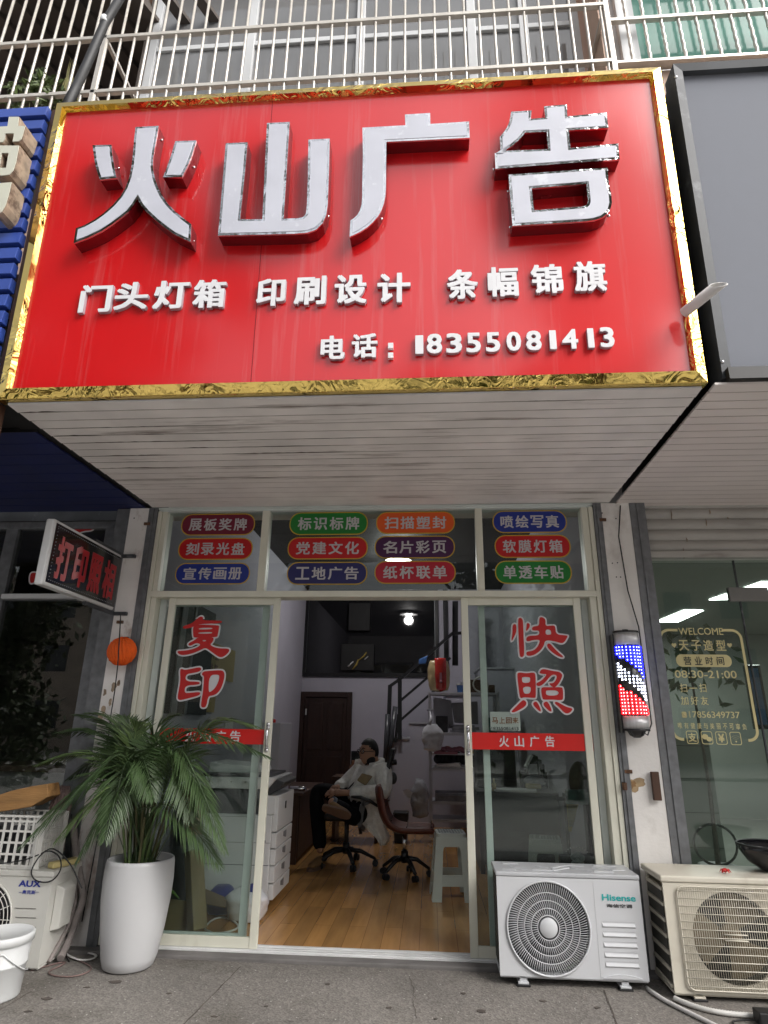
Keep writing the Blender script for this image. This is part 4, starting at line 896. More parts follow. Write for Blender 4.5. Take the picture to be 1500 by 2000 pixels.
# paper notice taped inside the right door
pn = onY(988, 1409, -.006)
PN = thing('paper_notice', 'small white paper notice with brown writing taped above the red band on the right door', 'notice', tuple(pn))
x0, x1, z0, z1 = rect_px((957, 1390), (1017, 1427.5), .0042); MB().box(x0, x1, .0045, .0055, z0, z1).build('sheet', 'paper', PN)
for ch, px in zip('马上回来', (967, 980.5, 994, 1007)): words(ch, (px-6, 1401), (px+6, 1413), -.0050, 'paper_brown_ink', PN, .02)
words('18355081413', (960, 1419.5), (1013, 1426.5), -.0050, 'ink_black', PN, .012, 'number')

# ================================================================== LED box sign on the left pillar
xs_ = -2.322
LB = thing('led_box_sign', 'projecting black light box sign with red characters and white casing on the left pillar', 'sign', (xs_, -.12, 2.12))
zt0, zt1 = 2.125, 2.545; ya, yb = -1.03, -.14
MB().box(xs_-.058, xs_, ya, yb, zt0, zt1).build('case', 'case_white', LB, bevel=.012)
MB().box(xs_-.05, xs_+.0025, ya+.025, yb-.004, zt0+.022, zt1-.022).build('screen', 'screen_black', LB)
pts = MB()
y = ya+.05
while y < yb-.03:
    for z in (zt0+.04, zt1-.04): pts.ball((xs_+.003, y, z), .0035, 6, 4)
    y += .022
z = zt0+.06
while z < zt1-.05:
    pts.ball((xs_+.003, ya+.05, z), .0035, 6, 4); z += .022
pts.build('led_border', 'clutter_grey', LB)
for i, ch in enumerate('打印照相'):
    yc = ya+.165 + i*.195
    o = MB().flat(fit(text2d(ch, .075), .165, .275), (xs_+.0035, yc, (zt0+zt1)/2-.012), Y, Z).build('lit_character', 'screen_rim', LB)
    MB().flat(fit(text2d(ch, .055), .160, .270), (xs_+.0050, yc, (zt0+zt1)/2-.012), Y, Z).build('character_fill', 'screen_red', o)
for z in (zt0-.012, zt1+.012):
    b = MB().box(xs_-.04, xs_-.015, -.5, -.052, z-.012, z+.012).box(xs_-.04, xs_+.07, -.085, -.052, z-.012, z+.012); b.build('bracket', 'dark_frame', LB, bevel=.002)
wp = [onY(236, 1196, -.12), onY(233, 1250, -.235), onY(230, 1300, -.24), onY(224, 1350, -.13), onY(216, 1400, -.09), onY(205, 1500, -.08), onY(190, 1640, -.08), onY(160, 1800, -.08)]
MB().tube(wp, .004, 6).build('power_cord', 'black_rubber', LB)
# honeycomb paper lantern
c = onY(238, 1272, -.13)
PL = thing('paper_lantern', 'round orange honeycomb paper lantern hanging on the left pillar', 'lantern', (c.x, c.y, c.z-.10))
def hc(d, p):
    a = math.atan2(d.y, d.x); return p*(1 + .045*math.sin(a*22 + 5*d.z) + .02*math.sin(d.z*26))
MB().ball(c, (.100, .085, .098), 88, 26, hc).build('paper_ball', 'lantern_orange', PL, smooth=False)
MB().tube([c + Vector((0, 0, .09)), c + Vector((0, .03, .105)), c + Vector((0, .075, .11))], .0025, 5).build('string', 'black_rubber', PL)

# ================================================================== barber pole
a, b = onY(1224, 1236, -.12), onY(1241, 1430, -.12); pxm = (a.x+b.x)/2 - .005; z1, z0 = 1.985, 1.325
BP = thing('barber_pole', 'lit LED barber pole with blue, white and red dots on the right pillar', 'barber pole', (pxm, -.12, z0))
rr_ = .083; yc = -.135
def half(mb, r0, za, zb, n=20): return mb.lathe([(0, za), (r0, za), (r0, zb), (0, zb)], (pxm, yc, 0), n*2, 'Z', 1, .75)
half(MB(), rr_-.004, z0+.10, z1-.09).build('screen', 'pole_black', BP)
half(MB(), rr_, z1-.095, z1-.012).build('steel_cap', 'steel_brushed', BP); half(MB(), rr_, z0+.025, z0+.105).build('steel_cap', 'steel_brushed', BP)
k_ = half(MB(), rr_+.004, z1-.012, z1); half(k_, .02, z1, z1+.012); half(k_, rr_+.004, z0+.012, z0+.025); k_.lathe([(.06, z0+.012), (.045, z0-.015), (.02, z0-.03), (0, z0-.03)], (pxm, yc, 0), 20, 'Z', 1, .75)
k_.box(pxm-.093, pxm-.079, -.14, -.05, z0+.0, z1-.02).box(pxm-.03, pxm+.03, -.10, -.05, z0+.1, z1-.1)
k_.build('housing', 'pole_black', BP)
cols_ = {'blue': MB(), 'blue_core': MB(), 'white': MB(), 'red': MB(), 'red_core': MB()}
nrow = 21
for r_ in range(nrow):
    z = z1-.112 - r_*(z1-z0-.235)/(nrow-1)
    for k in range(9):
        a = R(-70 + k*17.5); ph = r_ - k*.85
        key = 'blue' if ph < 2.3 else 'white' if 4.6 < ph < 9.3 else 'red' if ph > 11.4 else None
        if key is None: continue
        x = pxm + rr_*math.sin(a); y = yc - rr_*.75*math.cos(a)
        if key == 'white': cols_['white'].ball((x, y, z), .0056, 6, 4)
        else: cols_[key].lathe([(0, -.0015), (.0118, -.0015), (.0118, .001), (0, .001)], (x, y+.003, z), 8, 'Y'); cols_[key+'_core'].ball((x, y-.001, z), .0034, 6, 4)  # flat emissive disc paints the glow halo around each coloured LED core
for key, mb in cols_.items(): tag(mb.build(key.split('_')[0]+'_led_band', 'led_'+key, BP), kind='stuff')
MB().tube([(pxm+.03, yc, z0+.01), (pxm+.075, yc+.02, z0-.012), (pxm+.115, yc+.04, z0+.06), (pxm+.12, -.075, z0+.3), (pxm+.115, -.07, z0+.7), (pxm+.07, -.07, z1+.3), (pxm+.05, -.07, z1+.7), (pxm+.09, -.065, 2.93)], .0045, 6).build('power_cord', 'black_rubber', BP)

# ================================================================== neighbours
NF = thing('neighbour_shopfront', 'dark glass shopfront of the shop next door at the left edge', 'shopfront', (-4.2, .14, 0))
f = MB().box(-6.4, -2.475, .10, .17, 2.25, 2.30).box(-6.4, -2.475, .10, .17, 2.84, 2.90).box(-2.60, -2.475, .06, .20, 0, 2.249).box(-2.60, -2.475, .06, .20, 2.301, 2.839).box(-3.47, -3.37, .10, .17, 0, 2.249).box(-3.47, -3.37, .10, .17, 2.301, 2.839).box(-6.4, -3.471, .10, .17, 0, .06).box(-3.369, -2.601, .10, .17, 0, .06)
f.build('frame', 'galvanised', NF, bevel=.004)
MB().box(-3.369, -2.601, .07, .0985, 2.257, 2.293).box(-6.4, -3.471, .07, .0985, 2.257, 2.293).build('transom_cover', 'pvc_white', NF)
for x0, x1, z0, z1 in ((-6.4, -3.471, .061, 2.249), (-3.369, -2.601, .061, 2.249), (-6.4, -3.471, 2.301, 2.839), (-3.369, -2.601, 2.301, 2.839)):
    MB().box(x0, x1, .132, .138, z0, z1).build('pane', 'side_glass', NF)
vs_ = MB(); vw = MB()
for i, lo in enumerate((((140, 1030), (152, 1030), (168, 1019), (178, 1019), (184, 1030), (179, 1036), (160, 1037), (142, 1048), (130, 1040)), ((58, 1139), (59, 1120), (66, 1118), (76, 1121), (84, 1108), (88, 1112), (82, 1124), (66, 1138)))):
    L_ = [(p.x, p.z) for p in (onY(*q, .128) for q in chaikin(list(lo), 2))]
    vs_.flat(outline([L_]), (0, .1285-.0002*i, 0), X, Z); vw.flat(outline([L_], .012), (0, .1305-.0002*i, 0), X, Z)
o = vw.build('vinyl_character', 'vinyl_white', NF); vs_.build('vinyl_stroke', 'vinyl_red', o)
ct = thing('counter', 'grey counter behind the dark glass of the shop next door', 'counter', (-3.3, .9, 0))
MB().box(-4.5, -2.62, .75, 1.2, 0, .95).build('body', 'copier_mid', ct); MB().box(-4.55, -2.60, .70, 1.25, .951, 1.0).build('top', 'dark_wood', ct)
dm = thing('toy_figure', 'small white boxy toy with one round eye on the counter behind the left glass', 'toy', (-2.92, .85, 1.0))
MB().box(-2.97, -2.87, .80, .90, 1.05, 1.17).box(-3.03, -2.86, .80, .95, 1.002, 1.05).build('body', 'case_white', dm, bevel=.008)
MB().lathe([(0, 0), (.03, 0), (.03, -.01), (0, -.01)], (-2.92, .799, 1.115), 16, 'Y').build('eye', 'ink_black', dm)

RS = thing('roller_shutter', 'dirty half raised cream roller shutter above the barber shop glass', 'shutter', (3.9, .03, 2.55))
sl = MB(); z = 2.60
while z < 2.95:
    n_ = 6; pr = [( .03 - .018*math.sin(math.pi*q/n_), z + .078*q/n_) for q in range(n_+1)]
    for q in range(n_): sl.quad((1.62, pr[q][0], pr[q][1]), (6.4, pr[q][0], pr[q][1]), (6.4, pr[q+1][0], pr[q+1][1]), (1.62, pr[q+1][0], pr[q+1][1]))
    sl.quad((1.62, .03, z+.078), (6.4, .03, z+.078), (6.4, .034, z+.084), (1.62, .034, z+.084)); z += .084
sl.build('slat_curtain', 'shutter', RS)
MB().box(1.62, 6.4, .0, .06, 2.545, 2.597).build('bottom_rail', 'shutter', RS, bevel=.008)
st = MB()
for px, py, l_ in ((1310, 995, 20), (1385, 995, 9), (1378, 1013, 14), (1334, 1070, 22), (1420, 1010, 4), (1340, 1050, 8)):
    p = onY(px, py, .009); q = onY(px+2, py+l_, .009); st.tube([p, (p+q)/2 + Vector((.004, 0, 0)), q], [.003, .009, .006], 5, flat=.3)
st.build('grime_run', 'stained_side', RS)
BS = thing('barber_shopfront', 'frameless greenish glass front of the barber shop with gold opening hours decal', 'shopfront', (2.6, .1, 0))
MB().box(1.62, 2.262, .10, .11, .0, 2.545).box(2.262, 6.4, .10, .11, 2.32, 2.545).build('glass_pane', 'barber_glass', BS)
gd = MB().box(2.268, 6.4, .102, .112, .02, 2.313).build('glass_door', 'barber_glass', BS)
MB().box(2.258, 2.267, .098, .114, .02, 2.545).build('door_edge', 'dark_frame', gd)
c = onY(1462, 1161, .095); MB().box(c.x-.14, c.x+.14, .085, .125, c.z-.052, c.z+.052).build('patch_fitting', 'patch_steel', gd, bevel=.005)
YD = .094
def dtext(s, a, b, bold=.03, m='decal_gold', lift=0): return words(s, a, b, YD-lift, m, BS, bold, 'decal_lettering')
fr_ = [onY(*q, YD) for q in ((1291, 1228), (1454, 1228), (1478, 1449), (1308, 1449))]
# decal border with gaps at the top and the foot
zt, zb_ = fr_[0].z, fr_[2].z; xl, xr_ = (fr_[0].x+fr_[3].x)/2, (fr_[1].x+fr_[2].x)/2; bt = .018
rc = .07
ol, inn = [], []
for cx, cz, a0 in ((xl+rc, zt-rc, 90), (xl+rc, zb_+rc, 180)):
    for k in range(9): a = R(a0 + 90*k/8); ol.append((cx+rc*math.cos(a), cz+rc*math.sin(a))); inn.append((cx+(rc-bt)*math.cos(a), cz+(rc-bt)*math.sin(a)))
xi = onY(1337, 1449, YD).x; ol = [(xl+.135, zt)] + ol + [(xi, zb_)]; inn = [(xl+.135, zt-bt)] + inn + [(xi, zb_+bt)]
for sg in (1, -1):
    db = MB()
    for k in range(len(ol)-1):
        q = [(p[0] if sg > 0 else xl+xr_-p[0], YD, p[1]) for p in (ol[k], ol[k+1], inn[k+1], inn[k])]; db.quad(*q)
    db.build('decal_border', 'decal_gold', BS)
dtext('WELCOME', (1324, 1226), (1413, 1240), .012)
for px, ch in zip((1335.5, 1359.5, 1383.5, 1408), '天子造型'): dtext(ch, (px-11, 1250), (px+11, 1271), .025)
for px in (1316.5, 1425):
    c = onY(px, 1260, YD); hs = .019; lo = [(c.x + hs*.9*16*math.sin(t)**3/16, c.z + hs*(13*math.cos(t)-5*math.cos(2*t)-2*math.cos(3*t)-math.cos(4*t))/16) for t in [6.283*k/24 for k in range(24)]]
    MB().flat(outline([lo]), (0, YD, 0), X, Z).build('decal_heart', 'decal_gold', BS)
p, q = onY(1319, 1278, YD), onY(1431, 1303, YD); MB().flat(outline([rounded(q.x-p.x, p.z-q.z, (p.z-q.z)*.46)]), ((p.x+q.x)/2, YD, (p.z+q.z)/2), X, Z).build('decal_pill', 'decal_gold', BS)
for px, ch in zip((1343, 1364, 1385.5, 1407), '营业时间'): dtext(ch, (px-8.5, 1282.5), (px+8.5, 1299), .02, 'decal_dark', .0012)
dtext('08:30-21:00', (1317, 1309), (1440, 1325), .012)
for px, ch in zip((1335, 1354, 1372.5), '扫一扫'): dtext(ch, (px-8, 1335 if ch != '一' else 1343), (px+8, 1352 if ch != '一' else 1345), .018)
for px, ch in zip((1337, 1356.5, 1376), '加好友'): dtext(ch, (px-8.5, 1360), (px+8.5, 1377), .018)
dtext('17856349737', (1345, 1389), (1446, 1403), .010)
p, q = onY(1331, 1390, YD), onY(1342, 1402, YD); MB().flat(outline([rounded(q.x-p.x, p.z-q.z, .008)]), ((p.x+q.x)/2, YD, (p.z+q.z)/2), X, Z).build('decal_phone_icon', 'decal_gold', BS)
hp = MB(); cx, cz = (p.x+q.x)/2, (p.z+q.z)/2; hp.tube([(cx-.010, YD-.001, cz+.012), (cx-.008, YD-.001, cz), (cx+.004, YD-.001, cz-.010), (cx+.013, YD-.001, cz-.011)], [.005, .003, .003, .005], 6, flat=.1); hp.build('decal_handset', 'decal_dark', BS)
for k, ch in enumerate('唯有健康与美丽不可辜负'): px = 1328 + k*12.6; dtext(ch, (px-5, 1411+k*.25), (px+5, 1423+k*.25), .012)
for i, px in enumerate((1352, 1381, 1409, 1437)):
    p, q = onY(px-13, 1427+i*.8, YD), onY(px+13, 1453+i*.8, YD); w_, h_ = q.x-p.x, p.z-q.z; c = ((p.x+q.x)/2, YD, (p.z+q.z)/2)
    MB().flat(outline([rounded(w_, h_, .014), rounded(w_-.009, h_-.009, .011)]), c, X, Z).build('decal_icon_frame', 'decal_gold', BS)
    g_ = MB()
    if i == 0: g_.flat(fit(text2d('支', .03), w_*.7, h_*.68), c, X, Z)
    elif i == 1:
        for dx, dz, r_ in ((-.012, .006, .021), (.013, -.010, .018)): g_.flat(outline([[(r_*math.cos(6.283*k/20), r_*.82*math.sin(6.283*k/20)) for k in range(20)]]), (c[0]+dx, YD-.0003*(dx > 0), c[2]+dz), X, Z)
    elif i == 2: g_.flat(fit(text2d('¥', .05), w_*.55, h_*.66), c, X, Z)
    else:
        for r_ in (.012, .024, .036): g_.tube([(c[0]+r_*math.sin(t), YD, c[2]-.018+r_*math.cos(t)) for t in [R(-48+12*k) for k in range(9)]], .0022, 4, flat=.2)
        g_.lathe([(0, 0), (.005, 0), (.005, -.001), (0, -.001)], (c[0], YD, c[2]-.02), 10, 'Y')
    g_.build('decal_icon', 'decal_gold', BS)
# things behind the barber shop glass
x0, x1, z0, z1 = rect_px((1461, 1305), (1493, 1420), 1.6)
bp = thing('blue_poster', 'blue framed picture standing behind the barber shop glass on the right', 'poster', ((x0+x1)/2, 1.6, z0))
MB().box(x0-.03, x1+.06, 1.60, 1.64, z0-.02, z1+.03).build('frame', 'pole_black', bp, bevel=.006); MB().box(x0, x1+.03, 1.592, 1.598, z0+.02, z1).build('picture', 'poster_blue', bp)
a, b = onY(1303, 1478, .30), onY(1345, 1700, .17)
stk = thing('wooden_stick', 'reddish brown wooden stick leaning inside the barber shop glass', 'stick', (b.x, b.y, 0.0))
d = b-a; b2 = b + d*((b.z-0.012)/-d.z); MB().cyl(b2, a, .013, 8).build('shaft', 'bamboo_stick', stk); MB().cyl(a, a - d.normalized()*.06, .017, 8).build('end_grip', 'black_rubber', stk)
c = onY(1398, 1655, 1.3)
ch_ = thing('round_stool_back', 'round black tube backrest of a barber shop chair behind the glass', 'chair', (c.x, 1.3, 0))
MB().tube([(c.x+.17*math.cos(t), 1.3, c.z+.02+.15*math.sin(t)) for t in [6.283*k/28 for k in range(28)]], .010, 8, closed=True).build('back_ring', 'pole_black', ch_)
MB().cyl((c.x, 1.3, .02), (c.x, 1.3, c.z-.14), .025, 10).lathe([(0, 0), (.2, 0), (.2, .03), (0, .04)], (c.x, 1.3, 0), 20).build('pedestal', 'chrome', ch_)
MB().lathe([(0, 0), (.2, .0), (.21, .04), (.19, .07), (0, .075)], (c.x, 1.3, c.z-.22), 24).build('seat', 'chair_black', ch_)
pt = thing('potted_tree', 'dark leafy house plant behind the opening hours decal in the barber shop', 'plant', (2.35, 1.3, 0))
lf = MB(); c0 = onY(1345, 1290, 1.3)
for k in range(70):
    c = c0 + Vector((random.gauss(0, .18), random.gauss(0, .12), random.gauss(0, .17))); u = Vector((random.gauss(0, 1), random.gauss(0, .5), random.gauss(0, 1))).normalized(); v = u.cross(Vector((random.gauss(0, .3), 1, random.gauss(0, .3)))).normalized()
    lf.add([c-u*.06, c-u*.01+v*.022, c+u*.06, c-u*.01-v*.022], [(0, 1, 2, 3)])
lf.build('leaves', 'palm_leaf', pt); MB().tube([(c0.x, 1.3, .3), (c0.x+.02, 1.3, .9), c0], [.02, .015, .008], 6).build('stem', 'bark', pt)
MB().lathe([(0, 0), (.11, 0), (.15, .32), (.13, .32), (.12, .29), (0, .29)], (c0.x, 1.3, 0), 24).build('pot', 'ceramic', pt)
# ================================================================== outdoor air conditioner units
def ac_feet(t, x0, x1, y, m='ac_white', z=GZ):
    for x in (x0+.13, x1-.13):
        f = MB().box(x-.03, x+.03, y-.025, y+.28, z+.012, z+.022).box(x-.02, x+.02, y-.012, y+.012, z+.022, z+.05); f.build('foot', m, t, bevel=.002)
        MB().box(x-.038, x+.038, y-.03, y+.012, z, z+.0118).build('rubber_pad', 'black_rubber', t, bevel=.003)
def fan(t, cx, y, cz, r, mb, mh):
    MB().lathe([(0, .055), (r, .055), (r, .058), (0, .058)], (cx, y, cz), 48, 'Y').build('fan_cavity', 'fan_dark', t)
    bl = MB()
    for k in range(3):
        a0 = R(120*k + 25)
        for q in range(8):
            def P(u, rr): a = a0 + R(78)*u; return Vector((cx + rr*math.cos(a), y + .045 - .032*u, cz + rr*math.sin(a)))
            u0, u1 = q/8, (q+1)/8; bl.quad(P(u0, r*.25), P(u1, r*.25), P(u1, r*.93), P(u0, r*.93))
    bl.lathe([(0, 0), (r*.24, .004), (r*.26, .05), (0, .05)], (cx, y, cz), 24, 'Y'); bl.build('fan_blade', mb, t, smooth=True)
# the new white unit in front of the right door
ax0, ax1, ay, az0, az1 = .382, 1.205, -.325, GZ+.05, .545; ad = .285
A1 = thing('aircon_unit', 'clean white outdoor air conditioner with round fan grille before the right glass door', 'air conditioner', ((ax0+ax1)/2, ay, GZ))
fr_r = .238; fcx, fcz = .668, .262
def front_panel(t, x0, x1, z0, z1, y, cx, cz, r, m, thick=.012):
    n = 64; ring = [(cx + r*math.cos(6.283*k/n), cz + r*math.sin(6.283*k/n)) for k in range(n)]
    o2 = outline([[(x0, z0), (x1, z0), (x1, z1), (x0, z1)], ring], 0, thick/2)
    return MB().flat(o2, (0, y, 0), X, Z).build('front_panel', m, t, bevel=.004)
front_panel(A1, ax0, ax1, az0, az1-.03, ay, fcx, fcz, fr_r, 'ac_white')
MB().box(ax0+.01, ax0+.022, ay+.008, ay+ad, az0, az1-.03).box(ax1-.014, ax1-.002, ay+.008, ay+ad, az0, az1-.03).box(ax0+.022, ax1-.014, ay+ad-.012, ay+ad, az0, az1-.03).box(ax0+.002, ax1-.002, ay+.008, ay+ad, az0-.012, az0-.001).box(.922, .932, ay+.008, ay+ad-.013, az0, az1-.031).build('casing', 'ac_white', A1, bevel=.003)
si = MB()
for k in range(16): z = az0+.03+.029*k; si.box(ax0+.003, ax0+.0095, ay+.03, ay+ad-.03, z, z+.012)
for k in range(7): y_ = ay+.04+.035*k; si.box(ax0+.0035, ax0+.009, y_, y_+.006, az0+.02, az1-.04)
si.build('side_grid', 'fin_dark', A1)
tp = MB().box(ax0-.004, ax1+.004, ay-.010, ay+ad+.004, az1-.028, az1-.004).build('top_cover', 'ac_top', A1, bevel=.006)
rb = MB(); zt_ = az1-.003
def zig(pts, w_=.03):
    for a, b in zip(pts, pts[1:]): rb.bar((ax0 + a[0], ay + a[1], zt_), (ax0 + b[0], ay + b[1], zt_), w_, .006)
zig([(.06, .22), (.16, .235)]); zig([(.10, .12), (.22, .06), (.34, .06), (.46, .16), (.58, .06), (.70, .06)]); zig([(.26, .17), (.34, .12), (.44, .22), (.56, .21)]); zig([(.60, .18), (.70, .11), (.78, .13)]); zig([(.05, .06), (.12, .03)]); zig([(.62, .235), (.76, .225)])
rb.build('top_rib', 'ac_white', tp)
gr_ = MB()
for ra_, rb2, n in ((.060, .098, 44), (.098, .137, 66), (.137, .177, 88), (.177, fr_r-.004, 108)):
    for k in range(n):
        a = 6.2832*k/n; w0 = (ra_-.06); pts = [(fcx + (ra_+(rb2-ra_)*q)*math.cos(a+.9*(w0+(rb2-ra_)*q)), ay-.012+.003*q, fcz + (ra_+(rb2-ra_)*q)*math.sin(a+.9*(w0+(rb2-ra_)*q))) for q in (0, .5, 1)]
        gr_.tube(pts, .0019, 4)
for r_ in (.062, .098, .137, .177, fr_r-.003): gr_.tube([(fcx+r_*math.cos(6.2832*k/64), ay-.013, fcz+r_*math.sin(6.2832*k/64)) for k in range(64)], .0028 if r_ < .2 else .006, 6, closed=True)
gr_.build('fan_guard', 'ac_white', A1)
MB().lathe([(0, -.019), (.047, -.019), (.051, -.015), (.051, -.008), (0, -.008)], (fcx, ay, fcz), 40, 'Y').build('fan_badge', 'ac_white', A1)
fan(A1, fcx, ay+.02, fcz, fr_r+.003, 'fan_blade', 'fan_dark')
ev = MB()
for z in (.285, .237, .187, .138, .092): ev.hexa([(.972, ay-.0065, z-.012), (1.160, ay-.0065, z-.012), (1.160, ay-.0062, z+.016), (.972, ay-.0062, z+.016)], [(.977, ay-.014, z-.004), (1.155, ay-.014, z-.004), (1.155, ay-.0065, z+.010), (.977, ay-.0065, z+.010)])
ev.prism([(.955 + .215*k/10, ay-.0064, .032 + .018*math.sin(math.pi*k/10)) for k in range(11)] + [(1.17, ay-.0064, .028), (.955, ay-.0064, .028)], (0, -.006, 0))
ev.build('vent_rib', 'ac_white', A1)
sg = MB()
for z in (.285, .237, .187, .138, .092): sg.box(.975, 1.157, ay-.0075, ay-.0062, z+.0165, z+.0195)
sg.box(.940, .942, ay-.0072, ay-.0062, .02, .50); sg.build('panel_groove', 'ac_top', A1)
words('Hisense', (1175, 1746), (1242, 1761), ay-.008, 'teal_ink', A1, .035, 'brand_lettering')
words('海信空调', (1184, 1765), (1235, 1774), ay-.008, 'ink_black', A1, .03, 'brand_lettering')
ac_feet(A1, ax0, ax1, ay+.02)
MB().box(ax1-.003, ax1+.03, ay+.08, ay+.16, .30, .36).build('service_valve', 'black_rubber', A1, bevel=.01)
# the old cream unit on the right
bx0, bx1, by, bz0, bz1 = 1.305, 2.165, -.425, GZ+.035, .565; bd = .33
A2 = thing('aircon_unit', 'dirty old cream outdoor air conditioner with square wire guard, at the right edge', 'air conditioner', ((bx0+bx1)/2, by, GZ))
fcx2, fcz2, r2 = 1.66, .27, .222
front_panel(A2, bx0, bx1, bz0, bz1-.035, by, fcx2, fcz2, r2, 'ac_old')
MB().box(bx0+.012, bx0+.022, by+.008, by+.04, bz0, bz1-.036).box(bx0+.012, bx0+.022, by+bd-.03, by+bd, bz0, bz1-.036).box(bx1-.014, bx1-.002, by+.008, by+bd, bz0, bz1-.036).box(bx0+.004, bx1-.002, by+.008, by+bd, bz0-.014, bz0-.001).box(bx0+.03, bx1-.02, by+bd-.012, by+bd, bz0, bz1-.04).build('casing', 'ac_old', A2, bevel=.004)
MB().box(bx0-.012, bx1+.006, by-.014, by+bd+.01, bz1-.034, bz1).build('top_cover', 'ac_old', A2, bevel=.010, seg=3)
si = MB(); so_ = MB()
for k in range(6): z = bz0+.03+.078*k; si.box(bx0+.005, bx0+.011, by+.045, by+bd-.035, z, z+.06)
for k in range(7): z = bz0+.006+.078*k; so_.box(bx0+.0, bx0+.018, by+.04, by+bd-.03, z, z+.018)
si.build('side_opening', 'fin_dark', A2); so_.build('side_louvre', 'ac_old', A2, bevel=.003)
wg = MB(); gx0, gx1, gz0, gz1 = 1.375, 1.945, .025, .515; yg = by-.018; rr = .04
nv = 46
for k in range(nv): x = gx0 + .012 + (gx1-gx0-.024)*k/(nv-1); wg.cyl((x, yg, gz0), (x, yg, gz1), .0017, 5)
for k in range(13): z = gz0 + .02 + (gz1-gz0-.04)*k/12; wg.cyl((gx0, yg-.003, z), (gx1, yg-.003, z), .0026, 5)
loop_ = [( (gx0+gx1)/2+p[0], yg, (gz0+gz1)/2+p[1]) for p in rounded(gx1-gx0, gz1-gz0, rr)]; wg.tube(loop_, .0042, 6, closed=True)
for x in (gx0+.02, gx1-.02):
    for z in (gz0+.03, gz1-.03): wg.cyl((x, yg, z), (x, by-.005, z), .004, 6)
for z in (.29, .262): wg.cyl((fcx2-.06, yg-.006, z), (fcx2+.06, yg-.006, z), .004, 5)
wg.build('wire_guard', 'ac_old', A2); fan(A2, fcx2, by+.02, fcz2, r2+.003, 'fan_old', 'fan_dark')
ac_feet(A2, bx0, bx1, by+.02, 'ac_old')
rbn = thing('red_ribbon', 'small crumpled red ribbon on top of the old cream air conditioner', 'ribbon', tuple(onZ(1417, 1708, .566)))
c = onZ(1417, 1706, .566); q_ = MB()
for k in range(5): a = k*1.3; q_.tube([c + Vector((0, 0, .006)), c + Vector((.02*math.cos(a), .015*math.sin(a), .022)), c + Vector((.032*math.cos(a), .02*math.sin(a), .006))], [.006, .011, .005], 6, flat=.35)
q_.build('loops', 'band_red', rbn)
c = onZ(1492, 1694, .567); c = Vector((2.03, -.22, .567))
bw2 = thing('black_basin', 'black rounded basin resting on the old cream air conditioner at the right edge', 'basin', tuple(c))
MB().lathe([(0, 0), (.07, .002), (.13, .04), (.172, .10), (.182, .135), (.176, .138), (.16, .10), (.12, .05), (.06, .015), (0, .012)], c, 36).build('bowl', 'pole_black', bw2)
MB().lathe([(.181, .132), (.188, .138), (.181, .144), (.174, .139)], c, 36).build('rim', 'black_rubber', bw2)
# the left unit
cx0, cx1, cy, cz0, cz1 = -3.13, -2.287, -.425, GZ+.02, .485; cd = .31
A3 = thing('aircon_unit', 'greyish outdoor air conditioner with blue letters under a crate at the left edge', 'air conditioner', ((cx0+cx1)/2, cy, GZ))
fx3, fz3, r3 = -2.70, .225, .205
front_panel(A3, cx0, cx1, cz0, cz1-.03, cy, fx3, fz3, r3, 'ac_grey')
MB().box(cx1-.03, cx1-.004, cy+.008, cy+cd, cz0, cz1-.031).box(cx0, cx0+.012, cy+.008, cy+cd, cz0, cz1-.031).box(cx0+.02, cx1-.04, cy+cd-.012, cy+cd, cz0, cz1-.031).box(cx0+.004, cx1-.004, cy+.008, cy+cd-.002, cz0-.012, cz0-.001).build('casing', 'ac_grey', A3, bevel=.004)
MB().box(cx0-.006, cx1+.008, cy-.012, cy+cd+.006, cz1-.029, cz1).box(cx0+.05, cx1-.2, cy+.03, cy+.05, cz1, cz1+.005).box(cx0+.05, cx1-.2, cy+.08, cy+.10, cz1, cz1+.005).build('top_cover', 'ac_grey', A3, bevel=.006)
ec = MB().hexa([(cx1-.003, cy+.06, .155), (cx1+.045, cy+.075, .165), (cx1+.045, cy+.2, .165), (cx1-.003, cy+.22, .155)], [(cx1-.003, cy+.06, .40), (cx1+.045, cy+.075, .375), (cx1+.045, cy+.2, .375), (cx1-.003, cy+.22, .40)]); ec.build('wiring_cover', 'ac_grey', A3, bevel=.006)
w3 = MB()
for r_ in (.03, .055, .08, .105, .13, .155, .18, .203): w3.tube([(fx3+r_*math.cos(6.2832*k/48), cy-.012, fz3+r_*math.sin(6.2832*k/48)) for k in range(48)], .0026 if r_ < .2 else .006, 6, closed=True)
for k in range(16): a = 6.2832*k/16; w3.cyl((fx3+.03*math.cos(a), cy-.010, fz3+.03*math.sin(a)), (fx3+.203*math.cos(a), cy-.010, fz3+.203*math.sin(a)), .0026, 5)
w3.build('fan_guard', 'ac_grey', A3); fan(A3, fx3, cy+.02, fz3, r3+.003, 'fan_blade', 'fan_dark')
words('AUX', (38, 1719), (79, 1733), cy-.008, 'blue_ink', A3, .05, 'brand_lettering')
words('奥克斯', (44, 1738), (69, 1747), cy-.008, 'blue_ink', A3, .03, 'brand_lettering')
for a, b in (((37, 1742.5), (42, 1743.3)), ((71, 1742), (76, 1742.8))): x0, x1, z0, z1 = rect_px(a, b, cy-.008); MB().box(x0, x1, cy-.009, cy-.0075, z0, z1).build('brand_dash', 'blue_ink', A3)
v3 = MB()
for py in (1773, 1791, 1809): x0, x1, z0, z1 = rect_px((30, py), (70, py+2.2), cy-.008); v3.box(x0, x1, cy-.0095, cy-.006, z0, z1)
v3.build('vent_slot', 'fin_dark', A3); ac_feet(A3, cx0, cx1, cy+.02, 'ac_grey')
